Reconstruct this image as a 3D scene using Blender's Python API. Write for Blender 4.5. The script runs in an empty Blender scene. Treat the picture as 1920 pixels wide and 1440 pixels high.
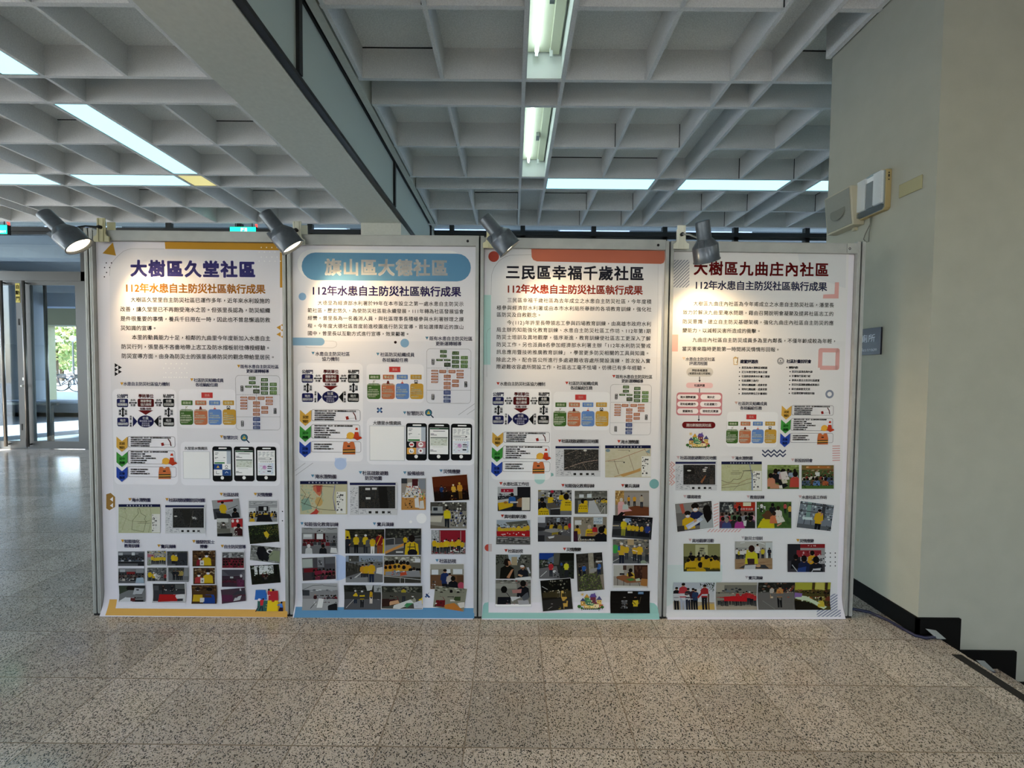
import bpy, bmesh, math, random
from mathutils import Vector, Matrix
scene = bpy.context.scene
COL = scene.collection
PI = math.pi
EXPO = 0.4    # view exposure
SKY = 1.2      # daylight outside
SUN = 30.0
LAMP = 1.45     # emission of the lit ceiling panels
SPOT = 13.0    # clip spotlights, watts
BULB = 14.0
INK = 1.0      # print density
PHOTO = .72     # density of the printed photographs
# ---------------------------------------------------------------- camera, world, sun, exposure
cam_d = bpy.data.cameras.new('camera'); cam = bpy.data.objects.new('camera', cam_d); COL.objects.link(cam)
cam_d.sensor_fit = 'HORIZONTAL'; cam_d.sensor_width = 36.0; cam_d.lens = 14.4; cam_d.clip_start = 0.05; cam_d.clip_end = 300
def aim(p, y, r):
    cy, sy = math.cos(y), math.sin(y)
    right = Vector((cy, -sy, 0)); fwd = Vector((sy, cy, 0)); up = Vector((0, 0, 1))
    f2 = fwd*math.cos(p) + up*math.sin(p); u2 = -fwd*math.sin(p) + up*math.cos(p)
    r2 = right*math.cos(r) + u2*math.sin(r); u3 = -right*math.sin(r) + u2*math.cos(r)
    return Matrix((r2, u3, -f2)).transposed()
M = aim(math.radians(-1.895), math.radians(-0.097), math.radians(0.509)).to_4x4(); M.translation = (0, 0, 1.31)
cam.matrix_world = M
scene.camera = cam
vs = scene.view_settings
vs.view_transform = 'Standard'; vs.look = 'None'; vs.gamma = 1.0; vs.use_curve_mapping = False; vs.exposure = EXPO
wd = bpy.data.worlds.new('sky'); scene.world = wd; wd.use_nodes = True
nt = wd.node_tree; bg = nt.nodes['Background']
sky = nt.nodes.new('ShaderNodeTexSky'); sky.sky_type = 'NISHITA'; sky.sun_disc = False; sky.sun_elevation = math.radians(55); sky.sun_rotation = math.radians(200)
hs = nt.nodes.new('ShaderNodeHueSaturation'); hs.inputs['Saturation'].default_value = .62; nt.links.new(sky.outputs[0], hs.inputs['Color']); nt.links.new(hs.outputs[0], bg.inputs[0]); bg.inputs[1].default_value = SKY
sun_d = bpy.data.lights.new('sun', 'SUN'); sun_d.energy = SUN; sun_d.angle = math.radians(1); sun_d.color = (1, .95, .86)
sun = bpy.data.objects.new('sun', sun_d); COL.objects.link(sun)
sun.rotation_euler = Vector((.36, .66, -.62)).to_track_quat('-Z', 'Y').to_euler()
# ---------------------------------------------------------------- materials
def hexc(h):
    if len(h) == 3: h = ''.join(c*2 for c in h)
    v = [int(h[i:i+2], 16)/255 for i in (0, 2, 4)]
    return [c/12.92 if c <= .04045 else ((c+.055)/1.055)**2.4 for c in v]
def mat(name, col, rough=.5, metal=0., spec=.5, noise=None, bump=None, emit=None, alpha=None, trans=0.):
    m = bpy.data.materials.new(name); m.use_nodes = True
    n = m.node_tree.nodes; L = m.node_tree.links; b = n['Principled BSDF']
    c = hexc(col) + [1]
    b.inputs['Base Color'].default_value = c; b.inputs['Roughness'].default_value = rough; b.inputs['Metallic'].default_value = metal
    b.inputs['Specular IOR Level'].default_value = spec
    if trans: b.inputs['Transmission Weight'].default_value = trans
    if emit:
        b.inputs['Emission Color'].default_value = hexc(emit[0]) + [1]; b.inputs['Emission Strength'].default_value = emit[1]
    if noise or bump:
        tc = n.new('ShaderNodeNewGeometry')
    if noise:
        sc, amt = noise
        t = n.new('ShaderNodeTexNoise'); t.inputs['Scale'].default_value = sc; t.inputs['Detail'].default_value = 6
        L.new(tc.outputs['Position'], t.inputs['Vector'])
        r = n.new('ShaderNodeMapRange'); r.inputs[1].default_value = .3; r.inputs[2].default_value = .7; r.inputs[3].default_value = 1-amt; r.inputs[4].default_value = 1+amt
        L.new(t.outputs['Fac'], r.inputs[0])
        mx = n.new('ShaderNodeVectorMath'); mx.operation = 'SCALE'; mx.inputs[0].default_value = c[:3]
        L.new(r.outputs[0], mx.inputs['Scale']); L.new(mx.outputs[0], b.inputs['Base Color'])
    if bump:
        sc, st, ds = bump
        t2 = n.new('ShaderNodeTexNoise'); t2.inputs['Scale'].default_value = sc; t2.inputs['Detail'].default_value = 3
        L.new(tc.outputs['Position'], t2.inputs['Vector'])
        bp = n.new('ShaderNodeBump'); bp.inputs['Strength'].default_value = st; bp.inputs['Distance'].default_value = ds
        L.new(t2.outputs['Fac'], bp.inputs['Height']); L.new(bp.outputs[0], b.inputs['Normal'])
    return m
def glass_mat(name, tint, opac, rough=.02, body='ffffff'):
    m = bpy.data.materials.new(name); m.use_nodes = True
    n = m.node_tree.nodes; L = m.node_tree.links; n.clear()
    o = n.new('ShaderNodeOutputMaterial'); tr = n.new('ShaderNodeBsdfTransparent'); tr.inputs[0].default_value = hexc(tint) + [1]
    gl = n.new('ShaderNodeBsdfGlossy'); gl.inputs['Roughness'].default_value = rough
    fr = n.new('ShaderNodeLayerWeight'); fr.inputs[0].default_value = .5; pw = n.new('ShaderNodeMath'); pw.operation = 'MULTIPLY_ADD'; pw.inputs[1].default_value = .55; pw.inputs[2].default_value = .03
    p5 = n.new('ShaderNodeMath'); p5.operation = 'POWER'; p5.inputs[1].default_value = 4; L.new(fr.outputs['Facing'], p5.inputs[0]); L.new(p5.outputs[0], pw.inputs[0])
    mx = n.new('ShaderNodeMixShader'); L.new(pw.outputs[0], mx.inputs[0]); L.new(tr.outputs[0], mx.inputs[1]); L.new(gl.outputs[0], mx.inputs[2])
    out = mx
    if opac:
        df = n.new('ShaderNodeBsdfDiffuse'); df.inputs[0].default_value = hexc(body) + [1]
        m2 = n.new('ShaderNodeMixShader'); m2.inputs[0].default_value = opac; L.new(mx.outputs[0], m2.inputs[1]); L.new(df.outputs[0], m2.inputs[2]); out = m2
    L.new(out.outputs[0], o.inputs[0])
    return m
# ---------------------------------------------------------------- mesh helpers
class MB:
    def __init__(s): s.bm = bmesh.new()
    def face(s, pts, mi=0):
        f = s.bm.faces.new([s.bm.verts.new(p) for p in pts]); f.material_index = mi; return f
    def box(s, x0, y0, z0, x1, y1, z1, mi=0, mx=None):
        c = [Vector((x, y, z)) for z in (z0, z1) for y in (y0, y1) for x in (x0, x1)]
        if mx: c = [mx @ v for v in c]
        v = [s.bm.verts.new(p) for p in c]
        for q in ((0, 2, 3, 1), (4, 5, 7, 6), (0, 1, 5, 4), (1, 3, 7, 5), (3, 2, 6, 7), (2, 0, 4, 6)):
            f = s.bm.faces.new([v[i] for i in q]); f.material_index = mi
        return s
    def prism(s, pts, a, b, mi=0):       # polygon pts (3D) swept by vector a->b offsets
        a, b = Vector(a), Vector(b); n = len(pts)
        v0 = [s.bm.verts.new(Vector(p)+a) for p in pts]; v1 = [s.bm.verts.new(Vector(p)+b) for p in pts]
        for f in (v0[::-1], v1): s.bm.faces.new(f).material_index = mi
        for i in range(n): s.bm.faces.new([v0[i], v0[(i+1) % n], v1[(i+1) % n], v1[i]]).material_index = mi
        return s
    def lathe(s, prof, o, d, n=28, mi=0, cap0=False, cap1=False):   # prof: (r, t) along axis d from o
        d = Vector(d).normalized(); q = d.to_track_quat('Z', 'Y').to_matrix(); o = Vector(o); rings = []
        for r, t in prof:
            rings.append([s.bm.verts.new(o + q @ Vector((r*math.cos(2*PI*i/n), r*math.sin(2*PI*i/n), t))) for i in range(n)])
        for a, b in zip(rings, rings[1:]):
            for i in range(n):
                f = s.bm.faces.new([a[i], a[(i+1) % n], b[(i+1) % n], b[i]]); f.material_index = mi; f.smooth = True
        if cap0: s.bm.faces.new(rings[0][::-1]).material_index = mi
        if cap1: s.bm.faces.new(rings[-1]).material_index = mi
        return s
    def tube(s, pts, r, n=10, mi=0):
        pts = [Vector(p) for p in pts]; rings = []; up = None
        for i, p in enumerate(pts):
            t = (pts[min(i+1, len(pts)-1)] - pts[max(i-1, 0)]).normalized()
            if up is None: up = t.orthogonal().normalized()
            up = (up - t*up.dot(t)).normalized(); w = t.cross(up)
            rings.append([s.bm.verts.new(p + r*(math.cos(2*PI*k/n)*up + math.sin(2*PI*k/n)*w)) for k in range(n)])
        for a, b in zip(rings, rings[1:]):
            for i in range(n):
                f = s.bm.faces.new([a[i], a[(i+1) % n], b[(i+1) % n], b[i]]); f.smooth = True; f.material_index = mi
        s.bm.faces.new(rings[0][::-1]).material_index = mi; s.bm.faces.new(rings[-1]).material_index = mi
        return s
    def torus(s, c, axis, R, r, n=28, m=8, mi=0):
        q = Vector(axis).to_track_quat('Z', 'Y').to_matrix(); c = Vector(c)
        g = [[s.bm.verts.new(c + q @ Vector(((R+r*math.cos(2*PI*j/m))*math.cos(2*PI*i/n), (R+r*math.cos(2*PI*j/m))*math.sin(2*PI*i/n), r*math.sin(2*PI*j/m)))) for j in range(m)] for i in range(n)]
        for i in range(n):
            for j in range(m):
                f = s.bm.faces.new([g[i][j], g[(i+1) % n][j], g[(i+1) % n][(j+1) % m], g[i][(j+1) % m]]); f.smooth = True; f.material_index = mi
        return s
    def build(s, name, mats, parent=None, bevel=0, loc=None, fix=True):
        if fix: bmesh.ops.recalc_face_normals(s.bm, faces=s.bm.faces)
        me = bpy.data.meshes.new(name); s.bm.to_mesh(me); s.bm.free()
        for m in (mats if isinstance(mats, (list, tuple)) else [mats]): me.materials.append(m)
        o = bpy.data.objects.new(name, me); COL.objects.link(o)
        if parent: o.parent = parent
        if loc: o.location = loc
        if bevel:
            b = o.modifiers.new('bevel', 'BEVEL'); b.width = bevel; b.segments = 2; b.limit_method = 'ANGLE'
        return o
def tag(o, label, cat, group=None, kind=None):
    o['label'] = label; o['category'] = cat
    if group: o['group'] = group
    if kind: o['kind'] = kind
    return o
def struct(o): o['kind'] = 'structure'; return o
def thing(name, label, cat, loc=(0, 0, 0), group=None):
    o = bpy.data.objects.new(name, None); o.empty_display_size = .1; COL.objects.link(o); o.location = loc
    return tag(o, label, cat, group)
def dup(root, loc, label, group=None, rot=None):
    r = root.copy(); COL.objects.link(r); r.location = loc; r['label'] = label
    if rot is not None: r.rotation_euler = rot
    if group: r['group'] = group
    for ch in list(root.children):
        c = ch.copy(); COL.objects.link(c); c.parent = r
        for g in list(ch.children):
            d = g.copy(); COL.objects.link(d); d.parent = c
    return r
# ================================================================ SETTING
# floor: 30 cm terrazzo tiles
def floor_mat():
    m = bpy.data.materials.new('terrazzo_tiles'); m.use_nodes = True
    n = m.node_tree.nodes; L = m.node_tree.links; b = n['Principled BSDF']
    g = n.new('ShaderNodeNewGeometry')
    off = n.new('ShaderNodeVectorMath'); off.operation = 'ADD'; off.inputs[1].default_value = (30-.143, 30-.18, 0)
    L.new(g.outputs['Position'], off.inputs[0])
    sc = n.new('ShaderNodeVectorMath'); sc.operation = 'SCALE'; sc.inputs['Scale'].default_value = 1/.3; L.new(off.outputs[0], sc.inputs[0])
    fr = n.new('ShaderNodeVectorMath'); fr.operation = 'FRACTION'; L.new(sc.outputs[0], fr.inputs[0])
    fl = n.new('ShaderNodeVectorMath'); fl.operation = 'FLOOR'; L.new(sc.outputs[0], fl.inputs[0])
    wn = n.new('ShaderNodeTexWhiteNoise'); L.new(fl.outputs[0], wn.inputs['Vector'])
    sp = n.new('ShaderNodeSeparateXYZ'); L.new(fr.outputs[0], sp.inputs[0])
    def M(op, a, b_=None):
        x = n.new('ShaderNodeMath'); x.operation = op
        for i, v in enumerate((a, b_)):
            if v is None: continue
            if isinstance(v, (int, float)): x.inputs[i].default_value = v
            else: L.new(v, x.inputs[i])
        return x.outputs[0]
    dx = M('MINIMUM', sp.outputs[0], M('SUBTRACT', 1, sp.outputs[0])); dy = M('MINIMUM', sp.outputs[1], M('SUBTRACT', 1, sp.outputs[1]))
    joint = M('LESS_THAN', M('MINIMUM', dx, dy), .007)
    def chips(scale, size, frac, seed):
        v = n.new('ShaderNodeTexVoronoi'); v.inputs['Scale'].default_value = scale
        a = n.new('ShaderNodeVectorMath'); a.operation = 'ADD'; a.inputs[1].default_value = (seed, seed*.7, 0)
        L.new(g.outputs['Position'], a.inputs[0]); L.new(a.outputs[0], v.inputs['Vector'])
        s = n.new('ShaderNodeSeparateColor'); L.new(v.outputs['Color'], s.inputs[0])
        rad = M('MULTIPLY', M('ADD', s.outputs[1], .35), size)
        return M('MULTIPLY', M('LESS_THAN', v.outputs['Distance'], rad), M('LESS_THAN', s.outputs[0], frac))
    dark = chips(215, .43, .8, 0); mid = chips(260, .55, .5, 3.3); white = chips(90, .3, .06, 7.1)
    ns = n.new('ShaderNodeTexNoise'); ns.inputs['Scale'].default_value = 2.2; L.new(g.outputs['Position'], ns.inputs['Vector'])
    base = n.new('ShaderNodeVectorMath'); base.operation = 'SCALE'; base.inputs[0].default_value = hexc('c0b8ad')
    k = M('ADD', M('MULTIPLY', wn.outputs['Value'], .36), M('ADD', M('MULTIPLY', ns.outputs['Fac'], .3), .66)); L.new(k, base.inputs['Scale'])
    def mix(f, a, c):
        x = n.new('ShaderNodeMix'); x.data_type = 'RGBA'; L.new(f, x.inputs[0]); L.new(a, x.inputs[6]); x.inputs[7].default_value = hexc(c)+[1]; return x.outputs[2]
    col = mix(mid, base.outputs[0], 'a39a8c'); col = mix(dark, col, '1c1a19'); col = mix(white, col, 'd8d4cc'); col = mix(joint, col, '857a6c')
    L.new(col, b.inputs['Base Color']); b.inputs['Roughness'].default_value = .13; b.inputs['Specular IOR Level'].default_value = .5
    bp = n.new('ShaderNodeBump'); bp.inputs['Strength'].default_value = .25; bp.inputs['Distance'].default_value = .002; bp.invert = True
    L.new(joint, bp.inputs['Height']); L.new(bp.outputs[0], b.inputs['Normal'])
    return m
m_floor = floor_mat()
m_conc = mat('ceiling_rib_concrete', 'd8d8d6', .9, spec=.1, noise=(140, .10), bump=(160, .35, .006)); m_top = mat('sprayed_panels_lit_tone', 'eeeeea', .9, spec=.05, noise=(120, .13), bump=(110, .5, .008))  # sprayed panels paler than ribs: floor light on coffer tops put into the colour
m_beam = mat('beam_paint', 'cccdc2', .8, spec=.2, noise=(40, .04), bump=(200, .12, .003))
m_wall = mat('wall_cream_paint', 'a9a99b', .75, spec=.25, noise=(9, .035), bump=(160, .12, .003))
m_black = mat('black_baseboard', '040404', .7, spec=.15)
m_alu = mat('aluminium', 'a6a8a5', .5, metal=.35, noise=(14, .08))
m_dkgap = mat('dark_slot', '0b0b0c', .8)
m_frame = mat('bronze_grey_frame', '4a4c4c', .42, metal=.5)
m_frame2 = mat('dark_frame', '1b1a19', .5)
m_glass = glass_mat('clear_glass', 'e4eef2', 0)
m_wired = glass_mat('ribbed_glass', 'c9d4ce', .72, .15, 'cfd8d2')
m_white = mat('white_enamel', 'e6ebe6', .45)
T = .026; ZC = 3.34; ZT = 3.555
b = MB()
XR = [-1.08, -.512, .06, .335, .925, 1.507, 1.797, 2.37, 2.945, 3.225, 3.8, 4.38, 4.66, 5.24]
XL = [-2.14, -2.72, -3.305, -3.597, -4.165, -4.74, -5.05, -5.62, -6.2, -6.48, -7.05, -7.63, -7.92, -8.5, -9.08, -9.36]
YR = [-6, -5.72, -5.13, -4.56, -4.27, -3.69, -3.12, -2.83, -2.25, -1.68, -1.39, -.81, -.24, .05, .63, 1.2, 1.49, 1.785, 2.365, 2.94, 3.22, 3.80, 4.385, 4.665, 5.245, 5.80]
TRX = [(.06, .335), (1.507, 1.797), (2.945, 3.225), (4.38, 4.66), (-3.597, -3.305), (-5.05, -4.74), (-6.48, -6.2), (-7.92, -7.63), (-9.36, -9.08)]
TRY = [(-6, -5.72), (-4.56, -4.27), (-3.12, -2.83), (-1.68, -1.39), (-.24, .05), (1.2, 1.49), (2.94, 3.22), (4.385, 4.665)]
def runs(lo, hi, cuts):
    o = []; p = lo
    for a, c in sorted(cuts):
        if c <= lo or a >= hi: continue
        if a > p: o.append((p, a))
        p = max(p, c)
    if p < hi: o.append((p, hi))
    return o
for x in XR + XL:
    mid = not any(abs(x-v) < .001 for t_ in TRX for v in t_)
    for lo, hi in (runs(-6, 5.80, TRY) if mid else [(-6, 5.80)]): b.box(x-T/2, lo, ZC, x+T/2, hi, ZT)
b.box(2.005, -6, ZC, 2.035, 2.72, ZT)
for y in YR:
    mid = not any(abs(y-v) < .001 for t_ in TRY for v in t_)
    for X0, X1 in ((-1.1, 5.5), (-9.5, -1.62)):
        for lo, hi in (runs(X0, X1, TRX) if mid else [(X0, X1)]): b.box(lo, y-T/2, ZC+.001, hi, y+T/2, ZT)
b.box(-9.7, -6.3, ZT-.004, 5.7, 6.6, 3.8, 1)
b.box(-9.5, 5.79, ZC, 5.5, 5.813, ZT)
# dark gaps left open between the precast elements
rg = random.Random(11)
def cells(lo, hi, ribs): 
    v = sorted(x for x in ribs if lo <= x <= hi); return [(a, c) for a, c in zip(v, v[1:]) if c-a > .4]
for xs in (cells(-1.1, 5.3, XR), cells(-9.4, -2.1, XL)):
    for x0, x1 in xs:
        for y0, y1 in cells(-.5, 5.85, YR):
            if rg.random() < .45: b.box(x1-T/2-.006, y1-T/2-.003, ZC+.004, x1-T/2, y1-T/2, ZT-.004, 2)
            if rg.random() < .25: b.box(x0+T/2, y1-T/2-.003, ZT-.011, x1-T/2, y1-T/2, ZT-.004, 2)
            if rg.random() < .15: b.box(x1-T/2-.004, y0+.2, ZT-.011, x1-T/2, y1-T/2, ZT-.004, 2)
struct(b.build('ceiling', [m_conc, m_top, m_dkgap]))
b = MB()
b.box(-1.66, -6, 2.895, -1.23, 6.4, 3.56)
struct(b.build('ceiling_beam', m_beam))
b = MB(); b.box(-1.66, 4.49, 0, -1.225, 4.95, 2.9); struct(b.build('pillar', m_beam))
b = MB()
b.box(-1.228, -6, 3.385, -1.165, 5.9, 3.56); b.box(-1.165, -6, 3.345, -1.11, 5.9, 3.56)
struct(b.build('trim_1', m_beam))
# clerestory glazing along the beam
w = bpy.data.objects.new('window_1', None); COL.objects.link(w); struct(w)
b = MB(); b.box(-1.226, -6, 2.9, -1.185, 6.0, 2.926); b.box(-1.226, -6, 3.358, -1.185, 6.0, 3.384)
for y in (-5, -3.15, -1.33, .49, 2.31, 4.13, 5.93): b.box(-1.226, y-.018, 2.93, -1.18, y+.018, 3.36)
b.build('window_frame', m_frame2, w)
b = MB(); b.box(-1.206, -6, 2.93, -1.200, 6.0, 3.36); b.build('pane', m_wired, w)
# floor with stair edge
b = MB()
b.box(-9.7, -6.3, -.12, 2.125, 6.6, 0); b.box(2.125, 2.03, -.12, 5.7, 6.6, 0)
struct(b.build('floor', m_floor))
b = MB()
for k in range(6): b.box(2.125+.285*k-.001, -6.3, -.162*(k+1)-.14, 2.125+.285*(k+1)+.03, 2.02, -.162*(k+1))
b.box(2.10, -6.3, -.6, 2.124, 2.02, -.12)
struct(b.build('floor_stairs', m_floor))
b = MB(); b.box(2.062, -3, 0, 2.107, 1.876, .002); struct(b.build('trim_2', mat('black_grip_strip', '15130f', .8)))
# walls
b = MB(); b.box(2.045, 2.02, -1.3, 6, 2.715, 3.6); struct(b.build('wall_right', m_wall))
b = MB(); b.box(5.5, 2.7, 0, 5.7, 6.6, 3.6); struct(b.build('wall_back_right', m_wall))
b = MB(); b.box(-9.7, -6.3, 0, -9.5, 6.6, .15); b.box(-9.7, -6.3, 3.1, -9.5, 6.6, 3.6)
for k in range(6): b.box(-9.7, -6.3+2.52*k, .1, -9.5, -5.1+2.52*k, 3.2)  # unseen wall; openings between the piers added to let daylight in
struct(b.build('wall_left', m_wall))
b = MB(); b.box(6, -6.3, -1.3, 6.2, 2.3, 3.6); b.box(5.5, 2.0, 3.3, 6.2, 2.7, 3.6); struct(b.build('wall_far_right', m_wall))
b = MB(); b.box(-9.7, -6.3, -1.3, 6, -6.1, .9); b.box(-9.7, -6.3, 3.15, 6, -6.1, 3.6)
for k in range(5): b.box(-9.7+3.9*k, -6.3, .2, -6.9+3.9*k, -6.1, 3.2)  # unseen wall; gaps between piers sized for the daylight they admit
struct(b.build('wall_behind', m_wall))
b = MB()     # stepped black baseboard
b.box(2.032, 2.008, 0, 2.045, 2.715, .09)
y0, y1 = 2.008, 2.021
b.box(2.032, y0, -.2, 2.249, y1, .0905)
for k in range(1, 6): b.box(2.249+.285*(k-1)-.01, y0, -.162*k-.2, 2.249+.285*k, y1, -.162*k+.088)
struct(b.build('baseboard_right', m_black))
# entrance: two glass doors, transom and clerestory
YD = 6.44
def door(n, x0, x1):
    d = bpy.data.objects.new('door_%d' % n, None); COL.objects.link(d); struct(d)
    b = MB(); s = .105
    b.box(x0, YD-.02, .01, x0+s, YD+.025, 2.64); b.box(x1-s, YD-.02, .01, x1, YD+.025, 2.64)
    b.box(x0+s, YD-.02, .01, x1-s, YD+.025, .125); b.box(x0+s, YD-.02, 2.575, x1-s, YD+.025, 2.64)
    b.build('door_frame', m_frame, d)
    b = MB(); b.box(x0+s, YD-.002, .12, x1-s, YD+.004, 2.58); b.build('pane', m_glass, d)
    return d
d2 = door(2, -7.655, -6.735); d1 = door(1, -8.585, -7.665)
def pull(d, x, side):
    y = YD - .075*side
    b = MB(); b.tube([(x, y, .05), (x, y, 2.63)], .021, 12)
    for z in (.08, 2.6): b.tube([(x, y, z), (x, YD - .02*side, z)], .012, 8)
    b.build('door_handle', mat('brushed_steel', '6d6a66', .3, metal=.9), d)
pull(d2, -7.585, 1); pull(d2, -7.42, -1); pull(d1, -7.93, 1)
b = MB(); b.box(-7.70, YD-.024, 1.085, -7.645, YD-.02, 1.13); b.lathe([(.02, 0), (.02, .02), (.013, .05)], (-7.672, YD-.02, 1.0), (0, -1, 0), cap1=True); b.build('door_lock', mat('lock_steel', 'b9bbb8', .3, metal=.6), d2)
b = MB(); b.box(-7.768, YD-.0235, 2.30, -7.700, YD-.02, 2.60); door_label = b.build('door_label', mat('yellow_label', 'b7a93a', .5), d1)
for z, h in ((1.95, .1), (.3, .1)):
    b = MB(); b.box(-7.74, YD-.023, z, -7.72, YD-.02, z+h); b.build('door_bolt', m_dkgap, d1)
w = bpy.data.objects.new('window_2', None); COL.objects.link(w); struct(w)
b = MB()
b.box(-9.5, YD-.03, 2.64, -6.64, YD+.04, 2.785); b.box(-9.5, YD-.03, 3.355, 5.5, YD+.04, 3.395); b.box(-9.5, YD-.05, 3.40, 5.5, YD+.04, 3.462)
b.box(-6.735, YD-.03, 0, -6.63, YD+.04, 3.4); b.box(-8.62, YD-.03, 0, -8.585, YD+.04, 3.4)
b.box(-9.5, YD-.03, 0, -8.6, YD+.04, .12)
for k in range(11): b.box(-5.4+1.1*k, YD-.03, 0, -5.33+1.1*k, YD+.04, 3.56)
for z in (0, .47, .93, 1.38, 1.83, 2.28, 2.73): b.box(-6.64, YD-.03, z, -4.3, YD+.03, z+.055)
b.build('window_frame', m_frame, w)
b = MB(); b.box(-9.5, YD-.002, 2.78, -6.63, YD+.004, 3.36); b.box(-9.5, YD-.002, 3.46, 5.5, YD+.004, 3.56); b.box(-9.5, YD-.002, .1, -8.6, YD+.004, 2.66); b.build('pane', m_glass, w)
b = MB(); b.box(-4.3, YD-.002, 0, 5.5, YD+.004, 3.36); b.build('pane', m_glass, w)  # unseen glazing behind the panels, added to let daylight onto the ceiling
b = MB(); b.box(-6.63, YD+.01, 0, -4.3, YD+.02, 3.36); b.build('dark_panel', mat('dark_glass_panel', '151618', .25), w)
# ================================================================ OUTSIDE
m_plaza = mat('plaza_paving', '8f969f', .5, noise=(3, .08)); m_canopy = mat('canopy_concrete', '6b7075', .8, noise=(5, .06)); m_pale = mat('pale_blue_concrete', 'aab6c6', .7); m_yel = mat('cream_concrete', 'b5b08d', .8)
b = MB(); b.box(-60, 6.6, -.25, 20, 12, -.02); b.box(-60, 10.76, -.25, 20, 90, .09); b.box(-40, -60, -.3, 40, -6.3, -.05); b.box(-60, -6.3, -.3, -9.7, 6.6, -.05); struct(b.build('ground', m_plaza))  # unseen stretches behind and at left added to bounce sunlight up indoors
b = MB(); b.box(-26, 6.6, 3.9, 8, 15.5, 4.15); b.box(-26, 8.8, 3.62, 8, 9.1, 3.9); struct(b.build('ceiling_canopy', m_canopy))
b = MB(); b.box(-26, 11.8, 3.03, 8, 12.2, 3.42); struct(b.build('trim_3', m_pale))
b = MB(); b.box(-26, 14.6, 2.78, 8, 15.2, 3.48); struct(b.build('trim_4', m_yel))
b = MB(); b.lathe([(.5, 0), (.5, .06), (.497, .063), (.5, .066)] + [(.5, .9), (.497, .903), (.5, .906), (.5, 1.9), (.497, 1.903), (.5, 1.906), (.5, 3.9)], (-13.96, 11.6, 0), (0, 0, 1), 40); struct(b.build('pillar_1', mat('pale_pillar', '959ba3', .8)))
b = MB(); b.box(-22, 8.9, -.1, -11.4, 9.1, 3.9); struct(b.build('reflection_backdrop', mat('dark_blue_reflection', '343e4a', .7)))  # added dark sheet standing in for the dark blue reflection in the left leaf
b = MB(); b.box(-17.15, 14.7, 0, -16.86, 15.1, 2.8); struct(b.build('pillar_2', m_yel))
b = MB(); b.box(-24, 10.76, -.1, -9.5, 11.2, .34); b.box(-24.05, 10.72, .34, -9.45, 11.24, .39, 1)
struct(b.build('wall_planter', [mat('planter_grey', '7c838c', .8), m_pale]))
def leafmesh(mb, c, r, n, seed, s=.22):
    rnd = random.Random(seed); c = Vector(c)
    for i in range(n):
        d = Vector((rnd.gauss(0, 1), rnd.gauss(0, 1), rnd.gauss(0, 1))).normalized(); p = c + Vector((d.x*r[0], d.y*r[1], d.z*r[2]))*rnd.uniform(.55, 1)
        q = Matrix.Rotation(rnd.uniform(0, 6.3), 3, Vector((rnd.random(), rnd.random(), rnd.random()+.1)).normalized()); k = s*rnd.uniform(.6, 1.4)
        mb.face([p+q@Vector(v)*k for v in ((-1, 0, 0), (0, -.5, .1), (1, 0, 0), (0, .5, .1))], rnd.randrange(2))
m_leaf = [mat('leaf_green', '84985a', .6), mat('leaf_yellow_green', 'b4b274', .6)]; m_bark = mat('bark', '5b4a3a', .9)
for i, (x, y, z, r, lab) in enumerate(((-33.5, 30, 3.0, (2.2, 1.8, 1.5), 'yellow-green tree seen through the right glass door, left of the lamp post'), (-28.3, 29.6, 2.6, (2.2, 1.8, 1.9), 'leafy green tree seen through the glass door at its right edge'), (-37.5, 34, 2.0, (2.4, 2, 1.2), 'low green tree half hidden behind the pale outdoor pillar'))):
    t = thing('tree', lab, 'tree', (x, y, .09), 'trees beyond the entrance')
    b = MB(); leafmesh(b, (0, 0, z), r, 900, i); b.build('crown', m_leaf, t, fix=False)
    b = MB(); b.lathe([(.16, 0), (.11, z)], (0, 0, 0), (0, 0, 1), 10); b.build('trunk', m_bark, t)
bd = thing('apartment_building', 'white building with blue windows far beyond the entrance', 'building', (-50, 52, 0))
b = MB(); b.box(-14, 0, 0, 14, 6, 14); b.build('wall', mat('white_facade', 'aaa8ac', .8), bd)
for i in range(7):
    for k in range(4):
        b = MB(); b.box(-12.5+3.8*i, -.05, 1.2+3*k, -10.9+3.8*i, .02, 2.7+3*k); b.build('window', mat('blue_window', '8fa4c4', .3) if not i+k else bpy.data.materials['blue_window'], bd)
lp = thing('lamp_post', 'thin grey lamp post standing in front of the trees outside', 'lamp post', (-29.0, 27, .09))
b = MB(); b.lathe([(.06, 0), (.04, 2.9)], (0, 0, 0), (0, 0, 1), 10); b.build('pole', m_frame, lp)
b = MB(); b.lathe([(.05, 0), (.16, .1), (.16, .3), (.03, .42)], (0, 0, 2.85), (0, 0, 1), 14, cap0=True, cap1=True); b.build('lamp_head', m_pale, lp)
m_bike = mat('bike_frame_dark', '2b3340', .4); m_tyre = mat('tyre_black', '161616', .8)
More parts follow.
